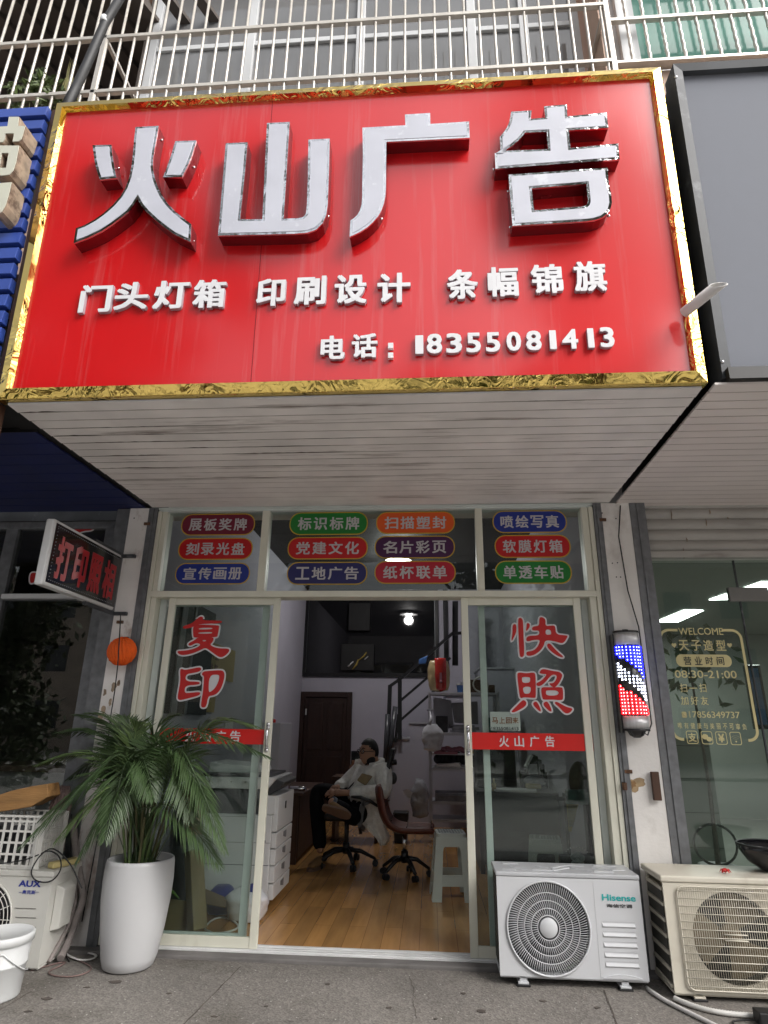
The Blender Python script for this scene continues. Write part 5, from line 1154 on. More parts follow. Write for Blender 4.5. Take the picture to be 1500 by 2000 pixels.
# crate on it
kx0, kx1, ky0, ky1, kz0, kz1 = -2.95, -2.435, -.40, -.145, .487, .785
CR = thing('plastic_crate', 'white slotted plastic crate standing on the left air conditioner', 'crate', ((kx0+kx1)/2, (ky0+ky1)/2, kz0))
cb = MB().box(kx0, kx1, ky0, ky1, kz0, kz0+.012)
def slotted(a, b, wside):
    n_ = 11; rows = (kz0+.012, kz0+.078, kz0+.142, kz0+.206, kz0+.262, kz1)
    for i, z in enumerate(rows):
        t_ = .011 if 0 < i < 5 else .018
        if wside == 'y': cb.box(a[0], b[0], a[1]-.004, a[1]+.006, z-t_/2 if i else z, z+t_/2 if i < 5 else z)
        else: cb.box(a[0]-.006, a[0]+.004, a[1], b[1], z-t_/2 if i else z, z+t_/2 if i < 5 else z)
    for k in range(n_+1):
        f = k/n_
        if wside == 'y': x = a[0]+(b[0]-a[0])*f; wv = .007 if 0 < k < n_ else .03; cb.box(x-wv, x+wv, a[1]-.003, a[1]+.005, kz0, kz1-.004)
        else: y_ = a[1]+(b[1]-a[1])*f; wv = .0055 if 0 < k < n_ else .02; cb.box(a[0]-.005, a[0]+.003, y_-wv, y_+wv, kz0, kz1-.004)
slotted((kx0, ky0), (kx1, ky0), 'y'); slotted((kx0, ky1), (kx1, ky1), 'y'); slotted((kx1, ky0), (kx1, ky1), 'x'); slotted((kx0, ky0), (kx0, ky1), 'x')
cb.box(kx0-.008, kx1+.008, ky0-.010, ky0+.004, kz1-.012, kz1).box(kx1-.004, kx1+.010, ky0, ky1, kz1-.012, kz1)
cb.build('crate_wall', 'crate_white', CR)
fill = MB()
for k in range(14): fill.ball((random.uniform(kx0+.08, kx1-.08), random.uniform(ky0+.07, ky1-.07), kz0+random.uniform(.06, .2)), (.06, .05, .05), 8, 6)
tag(fill.build('crate_contents', 'clutter_dark'), 'dark jumble of odds and ends inside the white slotted crate', 'clutter')
a, b = onY(-20, 1592, -.30), onY(95, 1542, -.24)
pk = thing('wooden_plank', 'rough orange brown split wood plank lying across the white crate', 'plank', tuple(a))
pts_t = [onY(-20, 1558, -.30), onY(20, 1545, -.3), onY(60, 1536, -.3), onY(92, 1531, -.3)]; pts_b = [onY(95, 1556, -.3), onY(60, 1576, -.3), onY(20, 1583, -.3), onY(-20, 1589, -.3)]
MB().prism(pts_t + pts_b, (0, .14, 0)).build('board', 'raw_wood', pk, bevel=.006)
# yellow block, loop of black cable, rag
y0_ = onZ(112, 1682, .487)
yb2 = thing('yellow_block', 'pale yellow plastic block lying on the right end of the left air conditioner', 'block', (-2.31, -.30, .486))
MB().hexa([(-2.375, -.36, .486), (-2.32, -.385, .486), (-2.245, -.20, .486), (-2.30, -.17, .486)], [(-2.375, -.36, .522), (-2.32, -.385, .522), (-2.245, -.20, .522), (-2.30, -.17, .522)]).build('body', 'yellow_box', yb2, bevel=.012, seg=3)
lc = onY(90, 1693, -.447)
lp2 = thing('cable_loop', 'thin black cable loop hanging over the front of the left air conditioner', 'cable', tuple(lc))
ctrl = [onY(*p, y_) for p, y_ in (((160, 1735), -.38), ((140, 1690), -.38), ((118, 1665), -.40), ((100, 1655), -.38), ((80, 1668), -.43), ((65, 1690), -.447), ((60, 1705), -.447), ((66, 1718), -.447), ((82, 1724), -.447), ((100, 1722), -.447), ((113, 1710), -.447), ((120, 1695), -.447), ((119, 1680), -.44), ((112, 1668), -.40), ((95, 1660), -.37), ((70, 1672), -.41), ((45, 1681), -.44), ((0, 1687), -.445))]
def smooth(P, it=2):
    for _ in range(it): P = [P[0]] + [q for i in range(len(P)-1) for q in (P[i]*.75+P[i+1]*.25, P[i]*.25+P[i+1]*.75)] + [P[-1]]
    return P
MB().tube(smooth(ctrl), .0042, 6).build('cable', 'black_rubber', lp2)
rg = thing('old_rag', 'grey brown rag hanging on a pipe between the crate and the left pillar', 'rag', tuple(onY(120, 1640, -.10)))
c0 = onY(122, 1560, -.11); r_ = MB()
for k in range(7):
    x = c0.x - .07 + .022*k; r_.tube([(x*.5+c0.x*.5, c0.y, c0.z+.08), (x, c0.y-.015*(k % 2), c0.z-.05), (x+random.uniform(-.01, .02), c0.y-.02*(k % 3 == 0), c0.z-.16), (x+.006, c0.y, c0.z-random.uniform(.24, .34))], [.012, .018, .019, .008], 8, flat=.6)
r_.build('cloth', 'rag', rg, smooth=True)
ip = thing('insulated_pipes', 'bundle of dirty grey insulated air conditioner pipes dropping beside the left pillar', 'pipe', (-2.32, -.09, GZ))
MB().tube(smooth([onY(142, 1600, -.10), onY(150, 1680, -.10), onY(160, 1730, -.11), onY(164, 1755, -.12), onY(150, 1790, -.13), onY(138, 1830, -.15), onZ(118, 1872, GZ+.03)]), .022, 10).tube(smooth([onY(150, 1640, -.09), onY(152, 1700, -.085), onY(148, 1760, -.10), onY(134, 1810, -.15), onZ(95, 1880, GZ+.02)]), .013, 8).build('lagging', 'insulation', ip)
MB().tube(smooth([onY(140, 1590, -.10), onY(138, 1680, -.11), onY(133, 1760, -.16), onZ(128, 1866, GZ+.012), onZ(135, 1878, GZ+.006)]), .004, 6).build('wire', 'black_rubber', ip)
gc = thing('ground_cable', 'brown and black cable loop lying on the pavement beside the white planter', 'cable', tuple(onZ(140, 1900, GZ)))
MB().tube(smooth([onZ(*p, GZ+.006) for p in ((128, 1868), (150, 1874), (175, 1885), (180, 1893), (165, 1902), (140, 1908), (112, 1907), (94, 1902), (97, 1895), (120, 1886), (132, 1876), (60, 1895))]), .0046, 6).build('cable', 'rag', gc)
wc = thing('white_cable_loop', 'flat white cable loop lying on the pavement left of the planter', 'cable', tuple(onZ(165, 1870, GZ)))
MB().tube(smooth([onZ(*p, GZ+.012) for p in ((130, 1845), (150, 1856), (180, 1862), (190, 1867), (180, 1874), (160, 1876), (140, 1870), (128, 1862))]), .009, 6, flat=.5).build('cable', 'hose_white', wc)
wh = thing('white_hose', 'white drain hose running from the white air conditioner along the pavement', 'hose', tuple(onZ(1340, 1970, GZ)))
MB().tube(smooth([onY(1262, 1928, -.2), onZ(1268, 1934, GZ+.014), onZ(1300, 1955, GZ+.012), onZ(1350, 1980, GZ+.012), onZ(1400, 2004, GZ+.012), onZ(1470, 2040, GZ+.012)]), .011, 8).build('hose', 'hose_white', wh)
bh = thing('beige_hose', 'beige ribbed hose lying under the old cream air conditioner', 'hose', tuple(onZ(1400, 1975, GZ)))
P = smooth([onZ(*p, GZ+.014) for p in ((1318, 1950), (1345, 1962), (1385, 1974), (1430, 1981), (1480, 1984), (1530, 1984))], 4)
MB().tube(P, [.0115 + .0022*(i % 2) for i in range(len(P))], 8).build('hose', 'crate_white', bh)
bt_ = thing('black_adapter', 'black power adapter box on the pavement in the bottom right corner', 'adapter', tuple(onZ(1495, 2000, GZ)))
c = onZ(1500, 2003, GZ); MB().box(c.x-.045, c.x+.12, c.y-.03, c.y+.05, GZ+.001, GZ+.06).build('case', 'black_rubber', bt_, bevel=.006)
MB().tube(smooth([c + Vector((-.04, 0, .02)), c + Vector((-.12, .03, .008)), c + Vector((-.18, .0, .008)), c + Vector((-.16, -.06, .008)), c + Vector((-.05, -.09, .008))]), .004, 6).build('cord', 'black_rubber', bt_)

# ================================================================== bucket
bc_ = Vector((-2.318, -.78, GZ))
BK = thing('paint_bucket', 'white plastic paint bucket with closed lid on the pavement at the left edge', 'bucket', tuple(bc_))
MB().lathe([(0, .002), (.128, .002), (.132, .01), (.142, .15), (.145, .152), (.145, .162), (.143, .164), (.150, .262), (.150, .27), (0, .27)], bc_, 40).build('body', 'bucket_white', BK)
MB().lathe([(.152, .252), (.158, .254), (.158, .288), (.153, .294), (.146, .294), (.142, .289), (0, .289)], bc_, 40).build('lid', 'bucket_white', BK)
MB().tube([bc_ + Vector((.150*math.cos(t), .150*math.sin(t), .24 - .13*abs(math.sin((t+1.0)*1.0)))) for t in [R(-62+12*k) for k in range(9)]], .0035, 6).build('handle', 'bucket_white', BK)

# ================================================================== potted palm
pc_ = Vector((-1.812, -.285, GZ))
PP = thing('potted_palm', 'tall white ceramic planter with a bushy dark green palm left of the doors', 'potted plant', tuple(pc_))
lean = .03
prof = [(0, .002), (.128, .002), (.145, .012), (.160, .06), (.185, .20), (.203, .36), (.207, .46), (.203, .555), (.199, .575), (.192, .58), (.184, .572), (.184, .54), (0, .54)]
MB().lathe(prof, pc_, 56).build('planter', 'ceramic', PP)
MB().lathe([(.183, .535), (.10, .545), (0, .55)], pc_, 32).build('soil', 'soil', PP)
base = pc_ + Vector((0, 0, .54))
rng = random.Random(11)
FR = [  # apex pixel, tip pixel, depth of apex, depth of tip
 ((235, 1480), (40, 1652), -.42, -.62), ((215, 1500), (78, 1600), -.36, -.45), ((205, 1470), (75, 1492), -.25, -.28), ((220, 1440), (118, 1430), -.22, -.22),
 ((240, 1430), (150, 1395), -.18, -.15), ((238, 1420), (172, 1392), -.30, -.33), ((255, 1420), (232, 1398), -.2, -.15), ((262, 1430), (285, 1412), -.33, -.36),
 ((250, 1470), (205, 1640), -.48, -.66), ((255, 1500), (150, 1680), -.46, -.60), ((270, 1460), (300, 1560), -.45, -.60),
 ((345, 1420), (525, 1478), -.36, -.40), ((400, 1410), (505, 1420), -.34, -.34), ((345, 1440), (440, 1660), -.44, -.52), ((320, 1440), (415, 1580), -.38, -.46), ((350, 1470), (372, 1600), -.46, -.56),
 ((300, 1430), (345, 1395), -.28, -.26), ((225, 1530), (110, 1640), -.5, -.62), ((280, 1440), (320, 1500), -.2, -.12), ((260, 1450), (135, 1520), -.16, -.10), ((320, 1560), (430, 1690), -.48, -.5), ((245, 1460), (120, 1580), -.52, -.68)]
for i, (am, at_, ym, yt) in enumerate(FR):
    c = onY(*am, ym); tip = onY(*at_, yt); b0 = base + Vector((rng.uniform(-.09, .09), rng.uniform(-.07, .07), 0))
    ctl = c*2 - (b0+tip)*.5; ctl = c*1.25 - (b0+tip)*.125
    mid1 = b0 + (c-b0)*.55 + Vector((0, 0, .06))
    P = smooth([b0, mid1, c, c*.5+tip*.5 + Vector((0, 0, .035)), tip], 3); n_ = len(P)
    fr = MB().tube(P, [.0065*(1-.8*k/n_)+.001 for k in range(n_)], 6)
    L = [0.0]
    for k in range(1, n_): L.append(L[-1] + (P[k]-P[k-1]).length)
    tot = L[-1]; cnt = int(16 + tot*18); side_seed = rng.uniform(-.4, .4)
    for k in range(cnt):
        s = tot*(.40 + .60*(k+.5)/cnt); q = max(1, next((z for z in range(n_) if L[z] >= s), n_-1)); f_ = (s-L[q-1])/max(1e-6, L[q]-L[q-1]); p = P[q-1]*(1-f_)+P[q]*f_; t_ = (P[q]-P[q-1]).normalized()
        sd = t_.cross(Z); sd = sd if sd.length > .05 else X.copy(); sd.normalize(); nn_ = sd.cross(t_)
        u = (s/tot-.40)/.60; ln = (.215*math.sin(math.pi*min(1, .16+.84*u)**.8)+.05)*rng.uniform(.8, 1.1)*(.9 if tot < .8 else 1.05)
        for sg in (1, -1):
            ang = .45 + .55*(1-u); d = (t_*math.cos(ang) + sd*sg*math.sin(ang) + nn_*(-.10+.12*rng.random()+side_seed*sg*.3)).normalized(); d2 = (d + Vector((0, 0, -.38))).normalized()
            a0 = p + t_*rng.uniform(-.006, .006); m1 = a0 + d*ln*.45; e = m1 + d2*ln*.55; wv = nn_.cross(d).normalized()*(.0066+.003*math.sin(math.pi*u)); dn = nn_*(-.0035)
            fr.add([a0, m1-wv+dn, m1, m1+wv+dn, e], [(0, 1, 2), (0, 2, 3), (1, 4, 2), (2, 4, 3)])
    fr.build('frond', 'palm_pale' if i % 5 == 2 else 'palm_leaf', PP)
for k in range(16):
    a = rng.uniform(0, 6.28); r0 = rng.uniform(.01, .11); b0 = base + Vector((r0*math.cos(a), r0*math.sin(a), -.005)); h = rng.uniform(.22, .5); e = b0 + Vector((math.cos(a)*h*.22, math.sin(a)*h*.15, h))
    MB().tube(smooth([b0, b0*.5+e*.5 + Vector((0, 0, .03)), e], 1), [.009]+[.007]*3+[.004] if False else .0075, 7).build('cane', 'cane', PP)
for k in range(10):
    a = rng.uniform(0, 6.28); b0 = base + Vector((.08*math.cos(a), .07*math.sin(a), 0)); d = Vector((math.cos(a)*.5, math.sin(a)*.5, .9)); sp_ = MB(); t_ = rng.uniform(.22, .5); s = d.cross(Z).normalized()*.009
    pts = smooth([b0, b0 + d*t_*.6, b0 + d*t_ + Vector((math.cos(a)*.05, 0, -.04))], 2)
    for q in range(len(pts)-1): k0, k1 = 1-q/len(pts), 1-(q+1)/len(pts); sp_.quad(pts[q]-s*k0, pts[q]+s*k0, pts[q+1]+s*k1, pts[q+1]-s*k1)
    sp_.build('young_leaf', 'palm_pale', PP)
# ================================================================== inside the shop
# lamps on the dark ceiling
for px, py in ((778, 1088), (795, 1173)):
    c = onZ(px, py, 3.655)
    L_ = thing('ceiling_lamp', 'lit round white ceiling lamp ' + ('seen through the transom glass between two stickers' if py < 1100 else 'farther back, just under the transom bar'), 'lamp', (c.x, c.y, 3.60), 'round lamps on the shop ceiling')
    MB().lathe([(0, 3.66), (.05, 3.66), (.06, 3.63), (.19, 3.605), (.195, 3.60), (.185, 3.598), (.06, 3.622), (0, 3.622)], (c.x, c.y, 0), 32).build('shade', 'case_white', L_)
    MB().lathe([(0, 3.621), (.085, 3.621), (.09, 3.60), (.06, 3.588), (0, 3.585)], (c.x, c.y, 0), 24).build('bulb', 'lamp_white', L_)
    ld = bpy.data.lights.new('lamp_light', 'POINT'); ld.energy = 26; ld.shadow_soft_size = .09; ld.color = (1, .97, .95)
    lo = bpy.data.objects.new('lamp_light', ld); COL.objects.link(lo); lo.parent = L_; lo.location = (0, 0, -.12)
for p in (onZ(1325, 1205, 2.94), onZ(1460, 1155, 2.94)):
    ld = bpy.data.lights.new('panel_light', 'AREA'); ld.energy = 26; ld.size = .6; ld.color = (.96, 1, .97)
    lo = bpy.data.objects.new('panel_light', ld); COL.objects.link(lo); lo.location = (p.x, p.y, 2.90); lo.parent = bc
# dim things behind the mezzanine window are dark cut-outs of furniture standing on the sill side
mc = thing('mezzanine_cabinet', 'dark cabinet behind the mezzanine window above the brown door', 'cabinet', (-1.25, 6.34, 2.2))
x0, x1, z0, z1 = rect_px((682, 1175), (722, 1232), 6.33); MB().box(x0, x1, 6.30, 6.355, z0, min(z1, 3.4)).build('body', 'inner_dark', mc, bevel=.01)
x0, x1, z0, z1 = rect_px((667, 1258), (730, 1310), 6.33); MB().box(x0, x1, 6.30, 6.355, z0, z1).build('base', 'inner_dark', mc, bevel=.01)
yw = thing('yellow_wrapper', 'crumpled yellow and white wrapper lying by the mezzanine window', 'wrapper', tuple(onY(692, 1305, 6.28)))
wv = MB()
for a, b, r_ in (((688, 1308), (700, 1288), .035), ((700, 1290), (716, 1274), .03)): wv.tube([onY(*a, 6.28), (onY(*a, 6.28)+onY(*b, 6.26))/2 + Vector((.02, 0, 0)), onY(*b, 6.27)], [r_*.5, r_, r_*.6], 7, flat=.5)
wv.build('foil', 'clutter_yellow', yw); MB().tube([onY(680, 1302, 6.28), onY(690, 1292, 6.27)], [.03, .025], 6, flat=.4).tube([onY(712, 1288, 6.28), onY(719, 1282, 6.27)], [.02, .02], 6, flat=.4).build('paper_end', 'paper', yw)

# staircase and railing at the back right
ST = thing('staircase', 'white boxed staircase climbing to the right in front of the back wall', 'staircase', (.3, 5.4, 0))
side = [onY(*p, 5.2) for p in ((745, 1640), (757, 1447), (806, 1445), (806, 1416), (872, 1413))]
xa = -.60; steps = MB()
zz = [0.0, 1.16, 1.38, 1.58, 1.78, 1.98, 2.18]; xx = [-.63, -.305, -.02, .24, .50, .76, 1.02]
for i in range(6): steps.box(xx[i], xx[i+1] if i < 5 else 1.275, 5.2, 6.2, 0, zz[i+1])
steps.build('stair_box', 'inner_wall', ST)
tr = MB()
for i in range(6): tr.box(xx[i]-.02, (xx[i+1] if i < 5 else 1.275), 5.18, 6.2, zz[i+1]+.001, zz[i+1]+.025)
tr.build('stair_tread', 'rack_white', ST)
RL = thing('stair_railing', 'black metal stair railing rising to the right beside the white staircase', 'railing', tuple(onY(768, 1450, 5.15)))
r_ = MB()
def bp_(a, b, w_=.045, y=5.15): r_.bar(onY(*a, y), onY(*b, y), w_, w_, (0, 1, 0))
bp_((762, 1338), (752, 1600), .06); bp_((762, 1340), (782, 1326)); bp_((781, 1318), (781, 1445), .06); bp_((782, 1326), (885, 1236)); bp_((772, 1450), (778, 1395), .04)
bp_((783, 1368), (880, 1285), .035); bp_((783, 1406), (870, 1330), .035); bp_((884, 1238), (905, 1236)); bp_((872, 1175), (872, 1300), .05, 5.3); bp_((889, 1175), (889, 1300), .09, 5.5)
r_.build('rail_frame', 'rail_black', RL)
rl2 = MB()
for a, b in (((757, 1395), (752, 1500)), ((772, 1380), (757, 1500))): rl2.cyl(onY(*a, 5.05), onY(*b, 5.0), .035, 10)
tag(rl2.build('film_tube', 'film_roll'), 'two glossy black film tubes leaning on the stair post behind the seated man', 'tubes')

# white steel rack
y0, y1, x0, x1 = 4.3, 4.72, 0.0, .92
RK = thing('shelf_rack', 'white slotted steel shelf rack full of papers and boxes at the foot of the stairs', 'shelf', ((x0+x1)/2, y0, 0))
for x in (x0, x1):
    for y in (y0, y1): MB().box(x-.022, x+.022, y-.004, y+.004, 0, 1.80).box(x-.022, x-.018, y, y+.03, 0, 1.80).build('post', 'rack_white', RK)
zs = (.22, .43, .83, 1.27, 1.79)
for z in zs: MB().box(x0-.01, x1+.01, y0-.008, y1, z-.035, z).build('shelf', 'rack_white', RK, bevel=.003)
def item(name, label, cat, mb, m, **k): return tag(mb.build(name, m, **k), label, cat)
item('paper_pile', 'untidy pile of grey papers on the third shelf of the white rack', 'papers', MB().box(.04, .45, y0+.02, 4.6, .832, .85).hexa([(.1, y0-.02, .852), (.4, y0-.01, .852), (.42, 4.6, .852), (.08, 4.6, .852)], [(.1, y0-.02, .862), (.36, y0-.01, .895), (.42, 4.6, .90), (.1, 4.6, .885)]), 'paper')
dk = MB()
for k in range(9): dk.ball((.1+.07*k, 4.5, .93), (.06, .07, random.uniform(.05, .10)), 8, 6)
item('cloth_heap', 'dark heap of scraps above the papers on the white rack', 'clutter', dk, 'clutter_dark')
item('flat_box', 'grey flat printer tray on the second shelf of the white rack', 'tray', MB().box(.06, .70, y0+.0, 4.65, .432, .53).box(.1, .62, y0-.012, y0-.0, .49, .505), 'clutter_grey', bevel=.01)
pb = MB()
for k in range(8): pb.ball((.12+.055*k, 4.42, 1.045+.01*(k % 3)), (.06, .08, .035), 8, 6)
item('pink_bundle', 'pink and grey bundle of bags on the middle of the white rack', 'bundle', pb, 'clutter_pink')
MB().box(.0, .92, y0-.004, y1, .99, 1.01).build('shelf', 'rack_white', RK, bevel=.003)
item('yellow_folder', 'yellow folders lying at the right of the pink bundle on the white rack', 'folder', MB().box(.52, .86, y0-.004, 4.65, 1.0125, 1.05), 'clutter_yellow', bevel=.006)
item('red_folder', 'flat red folder lying under the pink bundle on the white rack', 'folder', MB().box(.05, .36, y0-.012, 4.3-.005, 1.0, 1.03), 'clutter_pink')
item('black_box', 'small black box standing on the fourth shelf of the white rack', 'box', MB().box(.08, .24, y0+.03, 4.5, 1.2715, 1.48), 'clutter_dark', bevel=.008)
item('paper_stack', 'stack of grey sheets beside the black box on the white rack', 'papers', MB().box(.28, .62, y0+.01, 4.6, 1.2715, 1.30).box(.30, .66, y0+.03, 4.6, 1.302, 1.345).box(.27, .60, y0+.06, 4.6, 1.347, 1.37), 'clutter_grey', bevel=.003)
item('grey_case', 'grey tilted carton behind the paper stack on the white rack', 'carton', MB().hexa([(.34, 4.5, 1.40), (.66, 4.45, 1.38), (.66, 4.65, 1.38), (.34, 4.65, 1.40)], [(.30, 4.5, 1.66), (.66, 4.45, 1.68), (.66, 4.65, 1.68), (.30, 4.65, 1.66)]), 'copier_mid', bevel=.01)
item('white_boards', 'white leaning board at the back of the white rack', 'board', MB().hexa([(.05, 4.6, 1.30), (.33, 4.6, 1.33), (.33, 4.63, 1.33), (.05, 4.63, 1.30)], [(.05, 4.66, 1.74), (.30, 4.66, 1.70), (.30, 4.69, 1.70), (.05, 4.69, 1.74)]), 'rack_white')
item('green_tub', 'green translucent tub on the right of the white rack', 'tub', MB().box(.74, .90, y0+.02, 4.55, 1.2715, 1.47), 'teal_roller', bevel=.02)
# on top of the rack
c = Vector((.13, 4.42, 1.79))
SN_ = thing('snack_bag', 'big upright red and gold snack bag on top of the white rack', 'bag', tuple(c))
from mathutils import noise
def pill(mb, x0_, x1_, y_, d, z0_, z1_, n=10, bul=1.0, rough_=.16, neck=.45):
    m, K = 16, 20; vs = []; cx, hw = (x0_+x1_)/2, (x1_-x0_)/2; sd = Vector((x0_*7, y_*5, z0_*3))
    for i in range(m+1):
        t = i/m; z = z0_+(z1_-z0_)*t; prof = (math.sin(math.pi*min(1, t*.5+.18))**.55 if t < .65 else 1-(1-neck)*((t-.65)/.35)**1.6)*(0 if i in (0,) else 1)
        for k in range(K):
            a = 6.2832*k/K; e = .72; c_, s_ = math.cos(a), math.sin(a); c_ = math.copysign(abs(c_)**e, c_); s_ = math.copysign(abs(s_)**e, s_)
            p = Vector((cx+hw*prof*c_, y_+d*prof*s_, z)); q = p*9 + sd; j = rough_*(noise.noise(q) + .6*noise.noise(q*2.7))
            vs.append(p + Vector((c_*hw*j, s_*d*j*1.4, (z1_-z0_)*.12*rough_*4*noise.noise(q*1.3)*(t if t > .3 else .0))))
    fs = [(i*K+k, i*K+(k+1) % K, (i+1)*K+(k+1) % K, (i+1)*K+k) for i in range(m) for k in range(K)] + [tuple(range(m*K, m*K+K))]
    return mb.add(vs, fs, True)
pill(MB(), -.03, .29, 4.42, .09, 1.793, 2.22, rough_=.07, neck=.8).build('bag_body', 'snack_gold', SN_)
pill(MB(), .06, .245, 4.395, .09, 1.80, 2.25, rough_=.05, neck=.85).build('bag_front', 'snack_red', SN_)
pp_ = MB(); pp_.box(.14, .17, 4.298, 4.302, 1.95, 2.05).lathe([(0, 0), (.02, 0), (.02, -.002), (0, -.002)], (.155, 4.299, 1.93), 12, 'Y'); pp_.build('bag_print', 'clutter_pink', SN_)
bb_ = thing('blue_packet', 'small blue and white packet on top of the red snack bag', 'packet', tuple(onY(825, 1300, 4.36)))
MB().hexa([onY(818, 1298, 4.36), onY(832, 1296, 4.36), onY(832, 1296, 4.42), onY(818, 1298, 4.42)], [onY(818, 1288, 4.36), onY(836, 1280, 4.36), onY(836, 1280, 4.42), onY(818, 1288, 4.42)]).build('packet', 'cup_blue', bb_, bevel=.01)
c = onY(899, 1352, 4.4)
cu_ = thing('paper_cup', 'blue and white paper cup on the white rack beside the red snack bag', 'cup', (c.x, 4.42, 1.791))
MB().lathe([(0, 0), (.038, 0), (.052, .12), (.055, .124), (.05, .124), (.036, .01), (0, .01)], (c.x, 4.42, 1.791), 20).build('cup', 'cup_blue', cu_); MB().lathe([(.050, .10), (.054, .124), (.0535, .126), (0, .120)], (c.x, 4.42, 1.791), 20).build('rim', 'paper', cu_)
bk_ = MB(); bk_.box(.52, .80, 4.42, 4.62, 1.791, 1.97).box(.82, .9, 4.4, 4.6, 1.791, 1.9); item('brown_basket', 'brown box and wire basket behind the door stile on the white rack top', 'box', bk_, 'dark_wood', bevel=.01)
rg_ = MB().tube([(.70+.10*math.cos(t), 4.36, 1.90+.095*math.sin(t)) for t in [6.283*k/24 for k in range(24)]], .012, 6, closed=True); item('tape_ring', 'white tape ring standing on the rack seen through the right door glass', 'ring', rg_, 'tape_grey')
# hanging bag
hb = thing('hanging_bag', 'white plastic carrier bag hanging on the rack post', 'bag', tuple(onY(842, 1470, 4.25)))
a, b = onY(822, 1422, 4.22), onY(866, 1468, 4.22); m_ = MB(); pill(m_, a.x+.01, b.x, 4.22, .07, b.z, a.z+.05, 10); m_.tube([((a.x+b.x)/2-.04, 4.22, a.z+.04), ((a.x+b.x)/2-.01, 4.24, a.z+.12), (.0, 4.27, a.z+.22)], [.05, .03, .01], 8, flat=.5); m_.build('bag', 'bag_white', hb)
a, b = onY(805, 1540, 4.0), onY(838, 1600, 4.0); m_ = MB(); pill(m_, a.x-.02, b.x, 4.05, .10, b.z, a.z+.10, 10); item('film_bag', 'clear grey plastic bag of scraps beside the foot of the white rack', 'bag', m_, 'bag_film')
item('white_scrap', 'white torn paper sticking out of the clear plastic bag', 'paper', MB().hexa([onY(786, 1545, 3.95), onY(800, 1562, 3.95), onY(800, 1562, 3.97), onY(786, 1545, 3.97)], [onY(796, 1541, 3.95), onY(806, 1548, 3.95), onY(806, 1548, 3.97), onY(796, 1541, 3.97)]), 'paper')
a, b = onY(768, 1575, 3.9), onY(798, 1602, 3.9); item('waste_bin', 'small black bin behind the brown chair', 'bin', MB().hexa([(a.x+.02, 3.85, 0), (b.x-.02, 3.85, 0), (b.x-.02, 4.05, 0), (a.x+.02, 4.05, 0)], [(a.x, 3.83, .34), (b.x, 3.83, .34), (b.x, 4.07, .34), (a.x, 4.07, .34)]), 'clutter_dark', bevel=.01)

# ------------------------------------------------------------------ copier behind the left door
CP = thing('copier', 'big light grey floor copier with four paper drawers behind the left door', 'copier', (-1.56, 1.2, 0))
x0, x1, y0, y1 = -1.90, -1.225, .87, 1.46
MB().box(x0, x1-.045, y0, y1, .05, .655).build('cabinet', 'copier_grey', CP, bevel=.008)
MB().box(x0, x1-.16, y0+.05, y1, .656, .845).box(x0, x0+.06, y0, y0+.05, .656, .845).build('output_bay', 'copier_dark', CP, bevel=.004)
MB().box(x1-.16, x1-.02, y0, y1, .656, .80).build('control_column', 'copier_grey', CP, bevel=.01)
zt = [.062, .178, .300, .418, .535]
for i in range(4):
    d = MB().box(x1-.044, x1, y0+.004, y1-.004, zt[i], zt[i+1]-.008).build('drawer', 'copier_grey', CP, bevel=.006)
    h = MB(); yh = (y0+y1)/2; zc = (zt[i]+zt[i+1])/2; h.prism([(x1+.001, yh-.05, zc+.03), (x1+.001, yh+.05, zc+.03), (x1+.001, yh+.05, zc-.025), (x1+.001, yh-.05, zc-.005)], (.003, 0, 0)); h.build('grip', 'copier_mid', d)
fd_ = MB().box(x1-.044, x1, y0+.004, y1-.004, .537, .80).build('front_door', 'copier_grey', CP, bevel=.006)
MB().box(x1, x1+.003, 1.12, 1.16, .68, .735).build('badge', 'ink_black', fd_)
gl_ = MB(); gl_.box(x0+.01, x1-.05, y0-.0015, y0-.0002, .297, .301).box(x0+.01, x1-.05, y0-.0015, y0-.0002, .455, .4575).box(x0+.20, x0+.202, y0-.0015, y0-.0002, .34, .64).box(x0+.20, x1-.1, y0-.0015, y0-.0002, .64, .642); gl_.build('panel_seam', 'copier_dark', CP)
MB().box(x1-.10, x1-.085, y0-.003, y0, .46, .475).build('catch', 'copier_mid', CP)
MB().hexa([(x0, y0-.01, .846), (x1-.10, y0-.01, .846), (x1-.10, y1, .846), (x0, y1, .846)], [(x0, y0-.03, .935), (x1-.02, y0-.03, .935), (x1-.02, y1, .935), (x0, y1, .935)]).build('scanner', 'copier_grey', CP, bevel=.008)
MB().hexa([(x1-.10, y0+.02, .80), (x1+.02, y0+.02, .87), (x1+.02, y1-.06, .87), (x1-.10, y1-.06, .80)], [(x1-.10, y0+.02, .94), (x1+.03, y0+.02, .90), (x1+.03, y1-.06, .90), (x1-.10, y1-.06, .94)]).build('control_panel', 'copier_dark', CP, bevel=.008)
sc2 = MB()
for x in (-1.80, -1.62, -1.50): sc2.lathe([(0, 0), (.006, 0), (.006, -.003), (0, -.003)], (x, y0-.028, .90), 8, 'Y')
sc2.build('screw', 'copier_mid', CP)
MB().box(x0+.02, x1-.08, y0-.02, y1-.02, .936, .958).build('platen_lid', 'copier_dark', CP, bevel=.006)
MB().hexa([(x0+.05, y0+.06, .959), (x1-.20, y0+.06, .959), (x1-.20, y1-.04, .959), (x0+.05, y1-.04, .959)], [(x0+.05, y0+.08, 1.04), (x1-.22, y0+.08, 1.01), (x1-.22, y1-.06, 1.01), (x0+.05, y1-.06, 1.04)]).build('document_feeder', 'copier_grey', CP, bevel=.01)
wh_ = MB()
for x in (x0+.08, x1-.10):
    for y in (y0+.06, y1-.06): wh_.cyl((x-.015, y, .025), (x+.015, y, .025), .025, 12)
